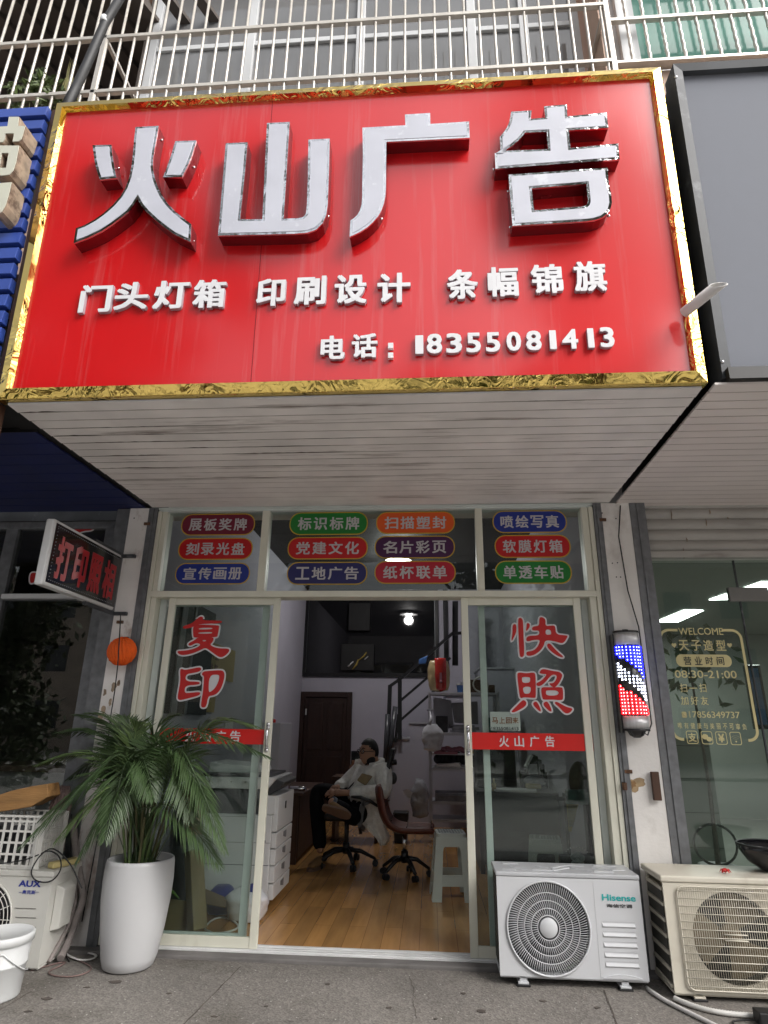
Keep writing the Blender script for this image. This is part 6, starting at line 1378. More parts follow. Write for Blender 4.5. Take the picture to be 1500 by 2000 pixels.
wh_.build('castor', 'black_rubber', CP)
# white box on the wall side, behind the copier
wb_ = thing('white_cabinet', 'tall narrow grey white cabinet behind the copier against the left wall', 'cabinet', (-1.62, 2.2, 0))
MB().box(-1.86, -1.50, 1.95, 2.5, 0, 1.36).build('body', 'rack_white', wb_, bevel=.008); MB().lathe([(0, 0), (.025, 0), (.025, .03), (0, .04)], (-1.60, 2.05, 1.361), 14).build('red_knob', 'band_red', wb_)
# things on the left wall
bd_ = thing('dark_display_board', 'black display board on the left wall behind the big red character', 'board', (-2.19, 1.2, 1.45))
MB().box(-2.198, -2.16, .52, 1.62, 1.42, 2.40).build('board', 'inner_dark', bd_, bevel=.006)
fr2 = MB(); fr2.box(-2.159, -2.145, .72, .84, 1.42, 2.40).box(-2.159, -2.15, 1.04, 1.08, 1.42, 2.4); fr2.build('strip', 'clutter_grey', bd_)
p_ = [onX(*q, -2.17) for q in ((456, 1254), (500, 1270), (497, 1312), (452, 1385))]
po = thing('yellow_poster', 'yellow poster with dark red writing on the left wall behind the glass', 'poster', (-2.19, 1.9, 1.5))
MB().box(-2.198, -2.185, 1.60, 2.45, 1.78, 2.12).box(-2.198, -2.185, 1.60, 1.92, 1.45, 1.78).build('sheet', 'poster_yellow', po)
for ch, yy, zz_ in (('立', 1.83, 2.03), ('等', 1.83, 1.90), ('快', 1.69, 2.03), ('速', 1.69, 1.90), ('取', 1.83, 1.62), ('件', 1.69, 1.62)): pass
for ch, yy, zz_ in (('立', 1.84, 2.02), ('等', 1.84, 1.86), ('快', 1.69, 2.02), ('速', 1.69, 1.86)): MB().flat(fit(text2d(ch, .03), .115, .12), (-2.184, yy, zz_), Y, Z).build('poster_lettering', 'poster_ink', po)
eg = thing('small_green_sign', 'small pale green and white paper sign on the left wall above the copier', 'sign', tuple(onX(448, 1415, -2.0)))
q = onX(448, 1412, -2.19); MB().box(-2.198, -2.19, q.y-.14, q.y+.14, q.z-.06, q.z+.06).build('sheet', 'paper', eg); MB().box(-2.1895, -2.186, q.y-.13, q.y+.13, q.z+.02, q.z+.05).build('green_strip', 'sticker_green', eg)
# floor clutter under the copier's near end
cbx = thing('cardboard_box', 'open brown cardboard box on the floor behind the left door glass', 'box', (-1.78, .36, 0))
m_ = MB(); P0 = [(-1.93, .24, 0), (-1.62, .30, 0), (-1.66, .56, 0), (-1.96, .50, 0)]; P1 = [(-1.94, .22, .215), (-1.585, .285, .175), (-1.66, .58, .19), (-1.97, .52, .23)]
for i in range(4): k = (i+1) % 4; m_.hexa([P0[i], P0[k], Vector(P0[k])*.98+Vector((-1.79, .4, 0))*.02, Vector(P0[i])*.98+Vector((-1.79, .4, 0))*.02], [P1[i], P1[k], Vector(P1[k])*.98+Vector((-1.79, .4, .2))*.02, Vector(P1[i])*.98+Vector((-1.79, .4, .2))*.02])
m_.add(P0, [(3, 2, 1, 0)]); m_.build('carton', 'cardboard', cbx)
MB().hexa([P1[1], P1[2], Vector(P1[2])+Vector((.0, 0, -.004)), Vector(P1[1])+Vector((.0, 0, -.004))], [Vector(P1[1])+Vector((.16, .03, -.03)), Vector(P1[2])+Vector((.16, .0, -.05)), Vector(P1[2])+Vector((.16, 0, -.054)), Vector(P1[1])+Vector((.16, .03, -.034))]).build('flap', 'cardboard_inside', cbx)
lg = thing('green_strip', 'bright green leaf shaped strip lying on the cardboard box', 'strip', (-1.90, .2, .2))
MB().tube([onY(325, 1730, .2), onY(338, 1742, .2), onY(350, 1755, .22)], [.012, .02, .006], 6, flat=.3).build('strip', 'green_leaf_item', lg)
a, b = onY(372, 1535, .40), onY(382, 1742, .26)
tb_ = thing('cardboard_tube', 'upright square cardboard tube with a patch of grey tape behind the left door glass', 'tube', (b.x, b.y, 0.0))
d_ = (b-a).normalized(); b2 = a + d_*((0.03-a.z)/d_.z); MB().bar(b2, a, .105, .085).build('carton', 'cardboard', tb_, bevel=.006)
c = onY(375, 1648, .30); MB().bar(c - d_*.045, c + d_*.045, .110, .092).build('tape', 'tape_grey', tb_)
a, b = onY(335, 1560, .44), onY(340, 1740, .44)
fl_ = thing('film_roll', 'thick dark grey plastic film roll standing behind the palm inside the left door', 'roll', (b.x, .5, 0))
MB().tube([(b.x, .60, 0.0), (b.x, .60, .4), (b.x+.005, .62, .8)], [.105, .11, .10], 20).build('roll', 'film_roll', fl_); MB().tube([(b.x+.06, .5, .72), (b.x+.10, .47, .76), (b.x+.15, .47, .70), (b.x+.13, .47, .62)], [.015, .04, .045, .02], 8, flat=.5).build('loose_film', 'bag_film', fl_)
a, b = onY(437, 1738, .50), onY(520, 1800, .50); m_ = MB(); pill(m_, a.x, b.x-.02, .60, .13, 0.0, a.z+.0, 10)
item('white_bag', 'crumpled white plastic bag on the floor against the copier', 'bag', m_, 'bag_white')
a, b = onY(398, 1737, .60), onY(440, 1790, .60); m_ = MB(); pill(m_, a.x, b.x+.02, .72, .10, 0.0, a.z, 8); item('blue_bag', 'shiny dark blue bag beside the white plastic bag', 'bag', m_, 'bag_blue')
a = onY(487, 1735, .45); m_ = MB(); pill(m_, a.x-.045, a.x+.045, .56, .05, .03, a.z, 8); item('blue_pouch', 'small dark blue printed pouch leaning on the white plastic bag', 'pouch', m_, 'bag_blue')
wl = thing('cable_loop', 'white cord loop on the floor in front of the white plastic bag', 'cord', tuple(onZ(430, 1815, .01)))
MB().tube(smooth([onZ(*q, .012) for q in ((400, 1815), (408, 1800), (430, 1790), (455, 1797), (470, 1812), (440, 1822), (415, 1822))]), .006, 6, closed=True).build('cord', 'hose_white', wl)
# wooden desk behind the copier
DK = thing('wooden_desk', 'dark brown wooden desk beside the seated man', 'desk', (-1.72, 3.0, 0))
MB().box(-2.15, -1.33, 2.45, 3.75, .64, .67).build('top', 'dark_wood', DK, bevel=.005)
MB().box(-2.12, -1.38, 2.48, 2.52, 0, .639).box(-2.12, -1.38, 3.68, 3.72, 0, .639).box(-1.40, -1.37, 2.521, 3.679, .05, .639).build('panel', 'dark_wood', DK)
ms = thing('chrome_stapler', 'chrome stapler on the edge of the brown desk', 'stapler', (-1.42, 2.6, .671)); MB().cyl((-1.50, 2.6, .70), (-1.33, 2.58, .70), .022, 12).build('body', 'chrome', ms)
mn_ = thing('desk_monitor', 'black monitor on a small stand behind the seated man', 'monitor', (-1.1, 3.9, 0)); c = onY(698, 1480, 3.9)
MB().box(c.x-.08, c.x+.14, 3.88, 3.92, c.z-.10, c.z+.08).build('screen', 'screen_black', mn_, bevel=.01); MB().box(c.x-.01, c.x+.05, 3.9, 3.93, .74, c.z-.101).box(c.x-.3, c.x+.3, 3.75, 4.2, .70, .739).box(c.x-.28, c.x-.24, 3.8, 4.15, 0, .699).box(c.x+.24, c.x+.28, 3.8, 4.15, 0, .699).build('stand', 'dark_wood', mn_)
bb3 = thing('orange_blue_bottle', 'orange and blue bottle on the table behind the seated man', 'bottle', (c.x-.1, 3.8, .74)); q = onY(690, 1490, 3.82)
MB().lathe([(0, .741), (.05, .741), (.05, q.z-.04), (.02, q.z), (.02, q.z+.03), (0, q.z+.03)], (q.x, 3.82, 0), 16).build('bottle', 'dark_orange', bb3); MB().lathe([(0, .741), (.045, .741), (.045, q.z+.02), (0, q.z+.03)], (q.x+.12, 3.8, 0), 14).build('cap', 'cup_blue', bb3)

# ------------------------------------------------------------------ right side behind the glass
WD = thing('work_desk', 'long dark grey work desk behind the right door glass', 'desk', (1.0, 2.6, 0))
MB().box(.46, 1.27, 2.3, 3.4, .70, .735).build('top', 'desk_dark', WD, bevel=.004)
MB().box(.48, .52, 2.33, 3.35, 0, .699).box(.521, 1.27, 2.33, 2.36, .08, .699).box(.60, .64, 2.30, 2.329, 0, .699).build('panel', 'desk_dark', WD)
item('paper_sheets', 'white sheets spread on the left half of the dark work desk', 'papers', MB().hexa([(.66, 2.28, .737), (1.05, 2.28, .737), (1.10, 2.6, .737), (.60, 2.6, .737)], [(.66, 2.28, .752), (1.05, 2.28, .755), (1.10, 2.6, .752), (.60, 2.6, .75)]), 'paper')
PB = thing('dark_printer', 'black wide printer on the dark work desk', 'printer', (.75, 2.95, .736))
MB().box(.50, .92, 2.75, 3.2, .737, 1.12).box(.50, .92, 2.70, 2.749, .737, .82).build('body', 'clutter_dark', PB, bevel=.012)
MB().box(.55, .86, 2.744, 2.75, .90, .98).build('slot', 'ink_black', PB)
cl_ = thing('desk_clutter', 'heap of dark bottles and tools on the right half of the work desk', 'clutter', (1.08, 2.8, .736)); m_ = MB()
for k in range(9): x = 1.0+.03*k; h = random.uniform(.1, .42); m_.box(x-.03, x+.02, 2.75+.02*(k % 3), 2.9, .737, .737+h)
m_.build('bottle_row', 'clutter_dark', cl_, bevel=.008)
q = onY(1045, 1540, 2.5); item('yellow_sponge', 'pale yellow sponge block on the work desk beside the white sheets', 'sponge', MB().box(q.x-.09, q.x+.06, 2.46, 2.56, .757, .80), 'yellow_box', bevel=.012)
m_ = MB(); m_.ball((q.x+.02, 2.6, .82), (.12, .08, .06), 12, 8); item('white_cloth', 'crumpled white cloth behind the yellow sponge on the work desk', 'cloth', m_, 'clutter_grey')
item('white_tag', 'small white label card among the dark tools on the work desk', 'card', MB().box(q.x-.03, q.x+.07, 2.70, 2.704, .88, .98), 'rack_white')
q = onY(965, 1540, 2.4); item('glue_bottle', 'small amber glue bottle with white cap on the work desk', 'bottle', MB().lathe([(0, .736), (.022, .736), (.022, .80), (.010, .815), (.008, .85), (0, .85)], (q.x, 2.4, 0), 12), 'clutter_yellow')
a, b = onY(1038, 1475, 2.65), onY(1026, 1498, 2.62); m_ = MB(); m_.bar(b, a, .05, .02); item('white_ruler', 'white slanting plastic ruler sticking up behind the red band', 'ruler', m_, 'paper')
q = onY(1101, 1520, 2.2); item('black_marker', 'thick black marker standing behind the cutting plotter', 'marker', MB().cyl((q.x, 2.3, .737), (q.x+.02, 2.3, q.z+.04), .018, 10), 'ink_black')
# cutting plotter with teal rollers and yellow print
CT = thing('cutting_plotter', 'dark cutting plotter with teal rollers and a yellow striped print behind the right door glass', 'plotter', (1.2, 1.0, 0))
m_ = MB(); m_.tube([(1.06, 1.0, .83), (1.27, 1.0, .83)], .028, 12); m_.box(1.0, 1.27, .98, 1.02, .80, .825); m_.build('roller_shaft', 'chair_black', CT)
for px in (1118, 1183): c = onY(px, 1553, .97); MB().cyl((min(c.x-.05, 1.17), .97, .83), (min(c.x+.05, 1.27), .97, .83), .055, 20).build('roller', 'teal_roller', CT)
m_ = MB(); m_.ball((1.225, 1.12, .93), (.085, .06, .16), 16, 10); m_.build('motor_hood', 'olive', CT)
pr = MB(); x0p = 1.075
for k in range(9):
    z = .78-.022*k; wv = .095*(1-k/10.5); pr.hexa([(x0p, .955-.002*k, z-.020), (x0p+wv*.9, .955-.002*k, z-.020), (x0p+wv*.9, .958, z-.020), (x0p, .958, z-.020)], [(x0p, .955-.002*k, z), (x0p+wv, .955-.002*k, z), (x0p+wv, .958, z), (x0p, .958, z)])
pr.build('print_sheet', 'print_yellow', CT); st_ = MB()
for k in range(7): st_.tube([(x0p+.012+.011*k, .948, .775), (x0p+.010+.009*k, .942, .70), (x0p+.003+.005*k, .938, .62)], .0016, 4)
st_.build('print_stripe', 'olive', CT)
MB().box(1.235, 1.27, .98, 1.10, 0, .80).box(1.08, 1.10, 1.05, 1.09, 0, .80).build('stand', 'chair_black', CT)
# black bag with a white rose
a, b = onY(1096, 1655, .48), onY(1172, 1760, .48)
RB_ = thing('rose_bag', 'black gift bag printed with a white rose behind the right door glass', 'bag', ((a.x+b.x)/2, .5, 0))
MB().hexa([(a.x, .48, 0), (b.x+.02, .48, 0), (b.x+.02, .62, 0), (a.x, .62, 0)], [(a.x-.005, .50, .49), (b.x+.03, .50, .49), (b.x+.03, .58, .49), (a.x-.005, .58, .49)]).build('bag', 'ink_black', RB_, bevel=.004)
rs = MB(); rk = MB(); c = onY(1128, 1682, .478)
for dx, dz, r_ in ((0, 0, .036), (.030, .020, .026), (-.026, .024, .024), (.006, .042, .026), (.028, -.022, .024), (-.028, -.018, .022)):
    rs.lathe([(0, 0), (r_*.9, 0), (r_*.9, -.0005), (0, -.0005)], (c.x+dx, .4785 - .0002*len(rs.v)*.001, c.z+dz), 12, 'Y')
    for q in range(1, 3): rr2 = r_*(1-.3*q); rk.tube([(c.x+dx+rr2*math.cos(t), .4775-.0006*q, c.z+dz+rr2*.9*math.sin(t)) for t in [R(30*k + 40*q) for k in range(10)]], .0034-.0006*q, 4, flat=.2)
for a0, l_ in ((200, .07), (250, .075), (300, .07), (330, .06), (150, .055)): t = R(a0); rs.tube([c + Vector((.03*math.cos(t), -.002, .03*math.sin(t))), c + Vector((l_*.8*math.cos(t+.15), -.002, l_*.8*math.sin(t+.15))), c + Vector((l_*math.cos(t), -.002, l_*math.sin(t)))], [.003, .011, .001], 5, flat=.15)
for k in range(9): t = R(150-15*k); rs.box(c.x+.085*math.cos(t)-.004, c.x+.085*math.cos(t)+.004, .4790, .4798, c.z+.03+.06*math.sin(t)-.005, c.z+.03+.06*math.sin(t)+.004)
rk.build('petal_line', 'ink_black', rs.build('rose_print', 'rose_white', RB_))

# ------------------------------------------------------------------ plastic stools
def stool():
    t = thing('plastic_stool', 'pale green white plastic stool beside the right door stile inside the shop', 'stool', (0, 0, 0), 'pale plastic stools in the shop'); H = .495; wt, wb2 = .125, .172
    m_ = MB(); n = 8
    o2 = rounded(2*wt, 2*wt, .035); m_.add([(x, y, H) for x, y in o2] + [(x, y, H-.03) for x, y in o2], [tuple(range(len(o2)))] + [(i, (i+1) % len(o2), len(o2)+(i+1) % len(o2), len(o2)+i) for i in range(len(o2))])
    m_.build('seat', 'stool_plastic', t, local=True, bevel=.006)
    for k in range(4):
        a = R(90*k); ca, sa = math.cos(a), math.sin(a)
        def Rt(p): return (p[0]*ca - p[1]*sa, p[0]*sa + p[1]*ca, p[2])
        def wd(z): return wt + (wb2-wt)*(H-z)/H
        def Pt(u, z): return Rt((u*wd(z), -wd(z), z))
        s = MB(); out_ = [[(-.985, H-.03), (-.985, 0), (-.60, 0), (-.60, .18), (-.60, .285), (.60, .285), (.60, .18), (.60, 0), (.985, 0), (.985, H-.03)]]
        # side wall with two rounded windows: the apron, the middle bar and the two legs
        def slab(pts): s.prism([Pt(u, z) for u, z in pts], tuple(Vector(Rt((0, .008, 0)))))
        slab([(-.985, H-.03), (-.985, .0), (-.54, .0), (-.54, .36), (-.51, .385), (-.44, .395), (.44, .395), (.51, .385), (.54, .36), (.54, .0), (.985, .0), (.985, H-.03)])
        slab([(-.535, .11), (.535, .11), (.535, .19), (-.535, .19)])
        s.build('side_panel', 'stool_plastic', t, local=True)
    g = MB()
    for q in range(-4, 5):
        for w_ in range(-4, 5): g.bar((q*.024-.008, w_*.024-.008*(1 if (q+w_) % 2 else -1), H+.001), (q*.024+.008, w_*.024+.008*(1 if (q+w_) % 2 else -1), H+.001), .004, .004)
    g.build('seat_pattern', 'stool_grey', t, local=True); return t
s0 = stool(); s0.location = (.162, 1.43, .0); s0.rotation_euler = (0, 0, R(4))
dup(s0, (.162, 1.432, .045), R(4), 'upper plastic stool of the two nested beside the right door stile') if False else None
dup(s0, (.935, 1.25, 0), R(-8), 'plastic stool standing behind the right door glass beside the black rose bag')

# ------------------------------------------------------------------ chairs
def star(t, c, r, z, m, hub=.028, castor=.027, a0=0.3, n=5):
    for k in range(n):
        a = a0 + 6.2832*k/n; e = Vector((c[0]+r*math.cos(a), c[1]+r*math.sin(a), 0)); lg = MB().tube([(c[0], c[1], z), (c[0]+r*.5*math.cos(a), c[1]+r*.5*math.sin(a), z-.015), (e.x, e.y, .068)], [.030, .025, .018], 8, flat=.8).build('leg', m, t)
        s = Vector((-math.sin(a), math.cos(a), 0)); MB().cyl(e + s*.006 + Vector((0, 0, castor)), e + s*.026 + Vector((0, 0, castor)), castor, 12).cyl(e - s*.026 + Vector((0, 0, castor)), e - s*.006 + Vector((0, 0, castor)), castor, 12).cyl(e + Vector((0, 0, .03)), e + Vector((0, 0, .072)), .009, 8).build('castor', 'black_rubber', lg)
    MB().cyl((c[0], c[1], z-.04), (c[0], c[1], z+.06), .034, 14).build('hub', m, t)
BC = thing('brown_chair', 'dark brown leather swivel chair with curved shell seat on black star base', 'chair', (-.30, 2.10, 0))
cc = (-.255, 2.11); star(BC, cc, .235, .16, 'rail_black', a0=.15)
MB().cyl((cc[0], cc[1], .20), (cc[0], cc[1], .37), .022, 12).cyl((cc[0], cc[1], .30), (cc[0], cc[1], .42), .016, 12).build('gas_lift', 'chrome', BC)
pf = [(x_+.045, z_) for x_, z_ in ((-.545, .80), (-.535, .72), (-.515, .62), (-.49, .53), (-.45, .465), (-.38, .435), (-.28, .425), (-.15, .428), (-.05, .43), (-.015, .42))]
m_ = MB(); vs = []; W = 9; n_ = len(pf)
for i, (x, z) in enumerate(pf):
    a = pf[max(0, i-1)]; b = pf[min(n_-1, i+1)]; tx, tz = b[0]-a[0], b[1]-a[1]; l_ = math.hypot(tx, tz); nx, nz = -tz/l_, tx/l_
    if nz < -.01 or nx < 0 and i < 5: nx, nz = abs(nx), abs(nz)
    for k in range(W): u = -1+2*k/(W-1); wd = .215*(.86+.14*math.sin(math.pi*i/(n_-1))); cur = .05*(abs(u)**2.5); vs.append((x+nx*cur, cc[1]+u*wd, z+nz*cur*(1.0 if i < 5 else .45)))
off = len(vs); th = .055
for i, (x, z) in enumerate(pf):
    a = pf[max(0, i-1)]; b = pf[min(n_-1, i+1)]; tx, tz = b[0]-a[0], b[1]-a[1]; l_ = math.hypot(tx, tz); nx, nz = abs(tz/l_), abs(tx/l_)
    for k in range(W): p = vs[i*W+k]; vs.append((p[0]-nx*th, p[1], p[2]-nz*th))
fs = [(i*W+k, i*W+k+1, (i+1)*W+k+1, (i+1)*W+k) for i in range(n_-1) for k in range(W-1)]; fs += [tuple(off+q for q in reversed(f)) for f in fs]
for i in range(n_-1): fs += [(i*W, (i+1)*W, off+(i+1)*W, off+i*W), (i*W+W-1, off+i*W+W-1, off+(i+1)*W+W-1, (i+1)*W+W-1)]
for k in range(W-1): fs += [(k, off+k, off+k+1, k+1), ((n_-1)*W+k, (n_-1)*W+k+1, off+(n_-1)*W+k+1, off+(n_-1)*W+k)]
m_.add(vs, fs, True); sh = m_.build('seat_shell', 'brown_leather', BC); sb = sh.modifiers.new('s', 'SUBSURF'); sb.levels = sb.render_levels = 2
m_ = MB()
for i in (2, 4, 6, 8):
    m_.tube([Vector(vs[i*W+k]) + Vector((.004, 0, .004)) for k in range(W)], .005, 6)
m_.build('seam', 'dark_wood', sh); MB().box(cc[0]-.09, cc[0]+.09, cc[1]-.07, cc[1]+.07, .375, .40).build('seat_plate', 'rail_black', BC)

OC = thing('office_chair', 'black office swivel chair with T armrests under the seated man', 'chair', (-.86, 2.52, 0))
oc = (-.87, 2.52); star(OC, oc, .30, .15, 'chair_black', castor=.03, a0=.05)
MB().cyl((oc[0], oc[1], .18), (oc[0], oc[1], .42), .024, 12).build('gas_lift', 'chair_grey', OC)
MB().box(-1.08, -.60, 2.28, 2.76, .43, .50).build('seat', 'chair_black', OC, bevel=.03, seg=3)
a, b = onY(768, 1580, 2.62), onY(765, 1470, 2.66); m_ = MB()
m_.hexa([(-.56, 2.32, .50), (-.52, 2.32, .50), (-.52, 2.76, .50), (-.56, 2.76, .50)], [(-.42, 2.38, 1.12), (-.37, 2.38, 1.12), (-.37, 2.72, 1.12), (-.42, 2.72, 1.12)]); m_.build('backrest', 'chair_black', OC, bevel=.02, seg=3)
a = onY(765, 1490, 2.5); MB().tube([a + Vector((-.02, -.02, 0)), a + Vector((.05, 0, .01))], .028, 10).build('backrest_knob', 'chair_black', OC); a = onY(768, 1520, 2.5); MB().ball(a, (.04, .04, .06), 12, 8).build('backrest_bracket', 'chair_grey', OC)
for yy in (2.15, 2.86):
    p0, p1 = onY(686, 1556, yy), onY(738, 1568, yy); f_ = onY(702, 1612, yy); j_ = onY(708, 1572, yy); dz = 0 if yy < 2.5 else -.02
    ar = MB().tube([p0, p0*.65+p1*.35 + Vector((0, 0, .012)), p0*.3+p1*.7, p1 + Vector((0, 0, -.03))], [.016, .03, .03, .02], 8, flat=.6).build('armrest', 'chair_black', OC)
    MB().bar(f_, j_, .05, .03, (0, 1, 0)).bar(f_, f_ + Vector((.03, .12 if yy < 2.5 else -.12, -.05)), .03, .04).bar(j_, p0*.55+p1*.45, .03, .03, (0, 1, 0)).bar(j_, p0*.25+p1*.75, .03, .03, (0, 1, 0)).build('arm_post', 'chair_grey', ar)

# ------------------------------------------------------------------ the seated man
def skin_mesh(pts, edges, rad, lev=2):
    me = bpy.data.meshes.new('tmp'); me.from_pydata([tuple(p) for p in pts], edges, []); o = bpy.data.objects.new('tmp', me); COL.objects.link(o)
    md = o.modifiers.new('k', 'SKIN'); md.use_smooth_shade = True
    for i, r in enumerate(rad): q = me.skin_vertices[0].data[i]; q.radius = r if isinstance(r, tuple) else (r, r); q.use_root = (i == 0)
    s = o.modifiers.new('s', 'SUBSURF'); s.levels = s.render_levels = lev
    dg = bpy.context.evaluated_depsgraph_get(); m2 = bpy.data.meshes.new_from_object(o.evaluated_get(dg))
    vs = [v.co.copy() for v in m2.vertices]; fs = [tuple(p.vertices) for p in m2.polygons]
    bpy.data.objects.remove(o); bpy.data.meshes.remove(me); bpy.data.meshes.remove(m2); return vs, fs
MAN = None
pel = Vector((-.66, 2.53, .58)); chest = onY(718, 1545, 2.54); chest = Vector((-.62, 2.54, .80)); neck = Vector((-.598, 2.545, .995)); hd = onY(720, 1470, 2.54)
shN, shF = Vector((-.485, 2.42, .90)), Vector((-.745, 2.66, .905)); elN, haN = Vector((-.47, 2.25, .70)), onY(652, 1548, 2.30); elF, haF = Vector((-.93, 2.70, .73)), Vector((-1.00, 2.50, .72))
wrN = elN*.22+haN*.78; wrF = elF*.2+haF*.8
hipN, hipF = Vector((-.70, 2.42, .57)), Vector((-.70, 2.64, .57))
knF, anF = onY(617, 1540, 2.55), onY(626, 1668, 2.38); toF = onY(600, 1702, 2.16)
knN = onY(694, 1600, 2.16); anN = onY(642, 1562, 2.03)
pts = [pel, (pel+chest)/2, chest, neck, hd, shN, elN, wrN, haN, shF, elF, wrF, haF, hipN, knN, anN, hipF, knF, anF]
ed = [(0,1),(1,2),(2,3),(3,4),(2,5),(5,6),(6,7),(7,8),(2,9),(9,10),(10,11),(11,12),(0,13),(13,14),(14,15),(0,16),(16,17),(17,18)]
rad = [.11,.12,.13,.055,.09,.06,.045,.032,.04,.06,.045,.032,.04,.085,.062,.042,.085,.062,.042]
body = MB(); v_, f_ = skin_mesh(pts, ed, rad); body.add(v_, f_, True)
fw_ = Vector((-.74, -.66, .02)).normalized(); sd_ = fw_.cross(Z).normalized(); up_ = sd_.cross(fw_)
def face(d, p):                               # local: x = forward, y = side, z = up
    x, y, z = d.x, d.y, d.z; r = 1.0
    if x > .2:
        r += .16*math.exp(-((y/.14)**2 + ((z+.10)/.20)**2)) * (1 if z < .15 else .5)     # nose
        r -= .05*math.exp(-(((abs(y)-.34)/.16)**2 + ((z-.10)/.12)**2))                  # eye sockets
        r += .04*math.exp(-((y/.22)**2 + ((z+.46)/.07)**2))                             # lips
        r += .05*math.exp(-((y/.25)**2 + ((z+.80)/.16)**2))                             # chin
    if z < -.3: p = Vector((p.x, p.y*(1-.25*(-z-.3)), p.z))
    for sg in (1, -1): r += .18*math.exp(-(((y-sg*.97)/.10)**2*1.0 + ((z+.02)/.20)**2 + ((x+.02)/.16)**2))   # ears
    q = p*r; return fw_*q.x + sd_*q.y + up_*q.z
body.ball(hd, (.105, .084, .128), 36, 26, face)
def hand(mb, w, h, n_):
    d = (h-w).normalized(); s = d.cross(n_).normalized()
    mb.ball(h + d*.02, (.038, .038, .034), 10, 8)
    for k, (o_, l_) in enumerate(((-.027, .055), (-.009, .066), (.009, .062), (.026, .048))):
        b = h + d*.045 + s*o_; mb.tube([b - d*.02, b, b + d*l_*.55 - n_*.012, b + d*l_*.85 - n_*.034], [.0095, .0095, .0085, .006], 7)
    b = h - s*.03; mb.tube([b, b - s*.022 + d*.022, b - s*.024 + d*.05 - n_*.012], [.011, .010, .007], 7)
hand(body, wrN, haN, Vector((-.2, -.6, .7)).normalized()); hand(body, wrF, haF, Vector((0, -.2, 1)).normalized())
MAN = body.build('person', 'skin'); tag(MAN, 'man in glasses and cream fleece jacket sitting in a black office chair', 'person')
def cl(name, pts, ed, rad, m, lev=2): v_, f_ = skin_mesh(pts, ed, rad, lev); return MB().add(v_, f_, True).build(name, m, MAN)
belly = (pel+chest)/2 + Vector((-.085, -.03, -.01))
jk = cl('jacket', [chest + Vector((0, 0, .01)), belly, pel + Vector((-.02, 0, .03)), neck*.45+chest*.55, shN, elN, wrN*.9+elN*.1, shF, elF, wrF], [(0,1),(1,2),(0,3),(0,4),(4,5),(5,6),(0,7),(7,8),(8,9)], [(.205,.19),(.225,.215),(.20,.185),.095,.105,.098,.07,.10,.09,.065], 'fleece')
n0 = neck + Vector((0, 0, -.005))
MB().tube([n0 + fw_*.085*math.cos(t)*1.05 + sd_*.088*math.sin(t) + Vector((0, 0, -.045+.055*(1-math.cos(t))*.5)) for t in [R(25+13*k) for k in range(25)]], .028, 8, flat=.9).build('collar', 'fleece', jk)
MB().hexa([onY(697, 1524, 2.32), onY(714, 1535, 2.285), onY(714, 1535, 2.40), onY(697, 1524, 2.42)], [onY(707, 1510, 2.335), onY(728, 1516, 2.295), onY(728, 1516, 2.40), onY(707, 1510, 2.43)]).build('chest_patch', 'fleece_tan', jk, bevel=.01)
MB().tube([neck + fw_*.10 + Vector((0, 0, -.03)), chest + fw_*.205, belly + fw_*.222, pel + fw_*.19 + Vector((0, 0, .06))], .007, 6).build('zip', 'ink_black', jk)
MB().ball(neck + fw_*.05 + Vector((0, 0, .005)), (.06, .06, .05), 12, 8).build('shirt', 'shirt_black', MAN)
tr_ = cl('trousers', [pel + Vector((-.02, 0, -.02)), hipN, knN, anN*.86+knN*.14, hipF, knF, knF*.45+anF*.55, anF*.96+knF*.04], [(0,1),(1,2),(2,3),(0,4),(4,5),(5,6),(6,7)], [.145, .118, .095, .068, .118, .092, .078, .070], 'trouser_black')
MB().cyl(anN*.90+knN*.10, anN*.80+knN*.20, .058, 14).build('cuff', 'denim_cuff', tr_)
def shoe(name, ankle, toe, nrm, w_=.052):
    d = (toe-ankle); d = (d - nrm*d.dot(nrm)).normalized(); s = nrm.cross(d).normalized(); m_ = MB(); so_ = MB()
    sole_o = ankle - nrm*.075 - d*.06
    v_, f_ = skin_mesh([ankle - nrm*.015 - d*.02, ankle - nrm*.045 + d*.05, ankle - nrm*.052 + d*.13, ankle - nrm*.055 + d*.195], [(0,1),(1,2),(2,3)], [.052, (.05,.046), (.048,.035), (.036,.026)]); m_.add(v_, f_, True)
    o2 = [(-.075, 0), (-.06, .034), (0, .040), (.08, .046), (.15, .05), (.20, .036), (.225, 0), (.20, -.036), (.15, -.05), (.08, -.046), (0, -.040), (-.06, -.034)]
    so_.prism([ankle - nrm*.098 + d*x + s*y for x, y in chaikin(o2, 1)], nrm*.026)
    o = m_.build(name, 'suede', MAN); so_.build('sole', 'sole', o)
shoe('shoe', Vector((anF.x, anF.y, .098)), Vector((toF.x, toF.y, .098)), Vector((0, 0, 1)))
nn = Vector((.10, .86, .50)).normalized(); shoe('shoe', anN + Vector((.03, -.015, -.03)), anN + Vector((.25, .0, -.09)), nn)
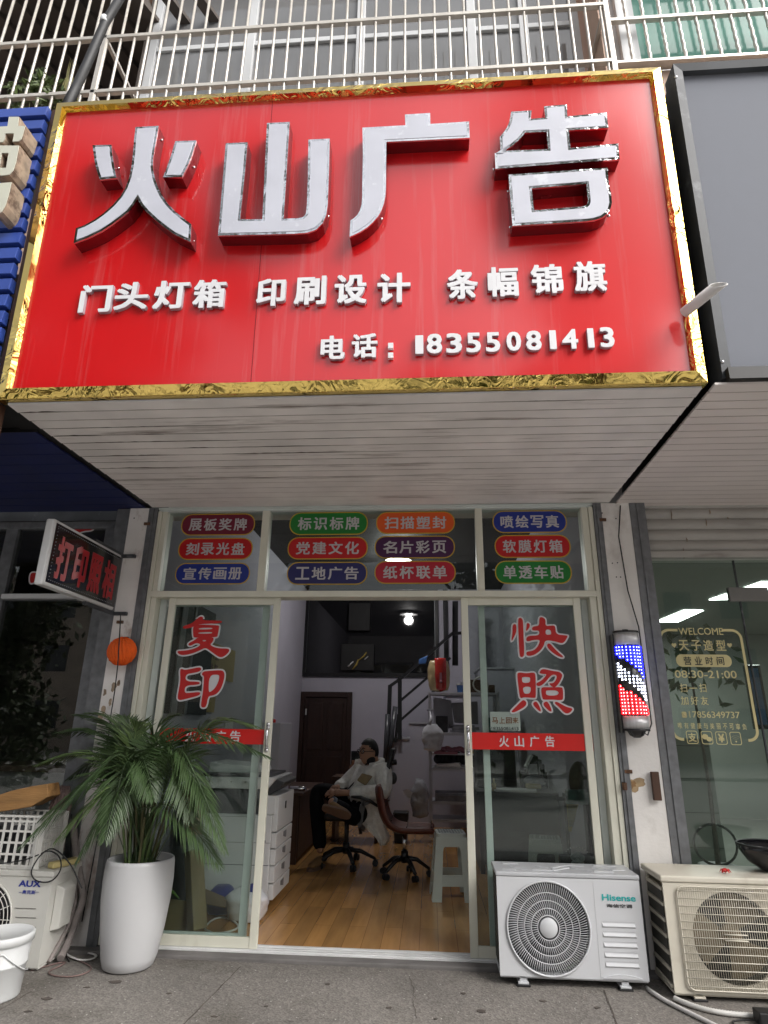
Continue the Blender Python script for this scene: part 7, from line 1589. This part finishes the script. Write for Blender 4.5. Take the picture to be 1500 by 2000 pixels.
# hair, glasses, eyes, lips
def hair(d, p):
    x, z = d.x, d.z
    k = 1.06 if z > .52 or (x < .40 and z > .30) or (x < -.05 and z > -.35) or (x < .12 and z > .02 and abs(d.y) > .6) else .86
    q = p*k; return fw_*q.x + sd_*q.y + up_*q.z
MB().ball(hd + up_*.008 - fw_*.004, (.108, .088, .132), 28, 20, hair).build('hair', 'hair_black', MAN)
gl2 = MB(); eye_c = hd + up_*.012
for sg in (1, -1): e = eye_c + fw_*.108 + sd_*sg*.034; gl2.tube([e + sd_*.027*math.cos(t) + up_*.020*math.sin(t) for t in [6.283*k/18 for k in range(18)]], .0042, 6, closed=True); gl2.tube([e + sd_*sg*.027, hd + fw_*.05 + sd_*sg*.086 + up_*.014, hd - fw_*.005 + sd_*sg*.092 + up_*.012], .004, 6)
gl2.tube([eye_c + fw_*.110 + sd_*.008, eye_c + fw_*.110 - sd_*.008], .0035, 6); gl2.build('glasses', 'ink_black', MAN)
for sg in (1, -1):
    e = hd + up_*.013 + fw_*.094 + sd_*sg*.033; MB().ball(e, (.012, .012, .008), 10, 8).build('eye', 'eye_white', MAN); MB().ball(e + fw_*.009, .0058, 8, 6).build('iris', 'ink_black', MAN)
    MB().tube([hd + up_*.042 + fw_*.100 + sd_*sg*.016, hd + up_*.047 + fw_*.098 + sd_*sg*.034, hd + up_*.041 + fw_*.086 + sd_*sg*.052], [.004, .0045, .003], 6).build('eyebrow', 'hair_black', MAN)
MB().tube([hd - up_*.060 + fw_*.098 + sd_*.022, hd - up_*.058 + fw_*.110, hd - up_*.060 + fw_*.098 - sd_*.022], [.003, .006, .003], 6).build('mouth', 'lips', MAN)
# cream coat hanging off the chair at his side
CTL = thing('hanging_coat', 'cream coat tail hanging down from the armrest behind the man towards the floor', 'coat', tuple(onY(735, 1650, 2.3)))
m_ = MB(); rowsP = [((694, 1562), (748, 1556)), ((692, 1580), (752, 1580)), ((690, 1600), (750, 1602)), ((712, 1618), (752, 1620)), ((736, 1638), (763, 1636)), ((741, 1654), (754, 1652))]
vs = []; W = 9
for i, (a, b) in enumerate(rowsP):
    for k in range(W): u = k/(W-1); q = onY(a[0]+(b[0]-a[0])*u, a[1]+(b[1]-a[1])*u, 2.25+.03*math.sin(u*9+i)+.012*i); vs.append(q)
off = len(vs); vs += [p + Vector((.01, .05, 0)) for p in vs]
fs = [(i*W+k, i*W+k+1, (i+1)*W+k+1, (i+1)*W+k) for i in range(len(rowsP)-1) for k in range(W-1)]; fs += [tuple(off+q for q in reversed(f)) for f in fs]
for i in range(len(rowsP)-1): fs += [(i*W, (i+1)*W, off+(i+1)*W, off+i*W), (i*W+W-1, off+i*W+W-1, off+(i+1)*W+W-1, (i+1)*W+W-1)]
for k in range(W-1): q = (len(rowsP)-1)*W; fs += [(k, off+k, off+k+1, k+1), (q+k, q+k+1, off+q+k+1, off+q+k)]
m_.add(vs, fs, True); o = m_.build('cloth', 'fleece', CTL); sb = o.modifiers.new('s', 'SUBSURF'); sb.levels = sb.render_levels = 2
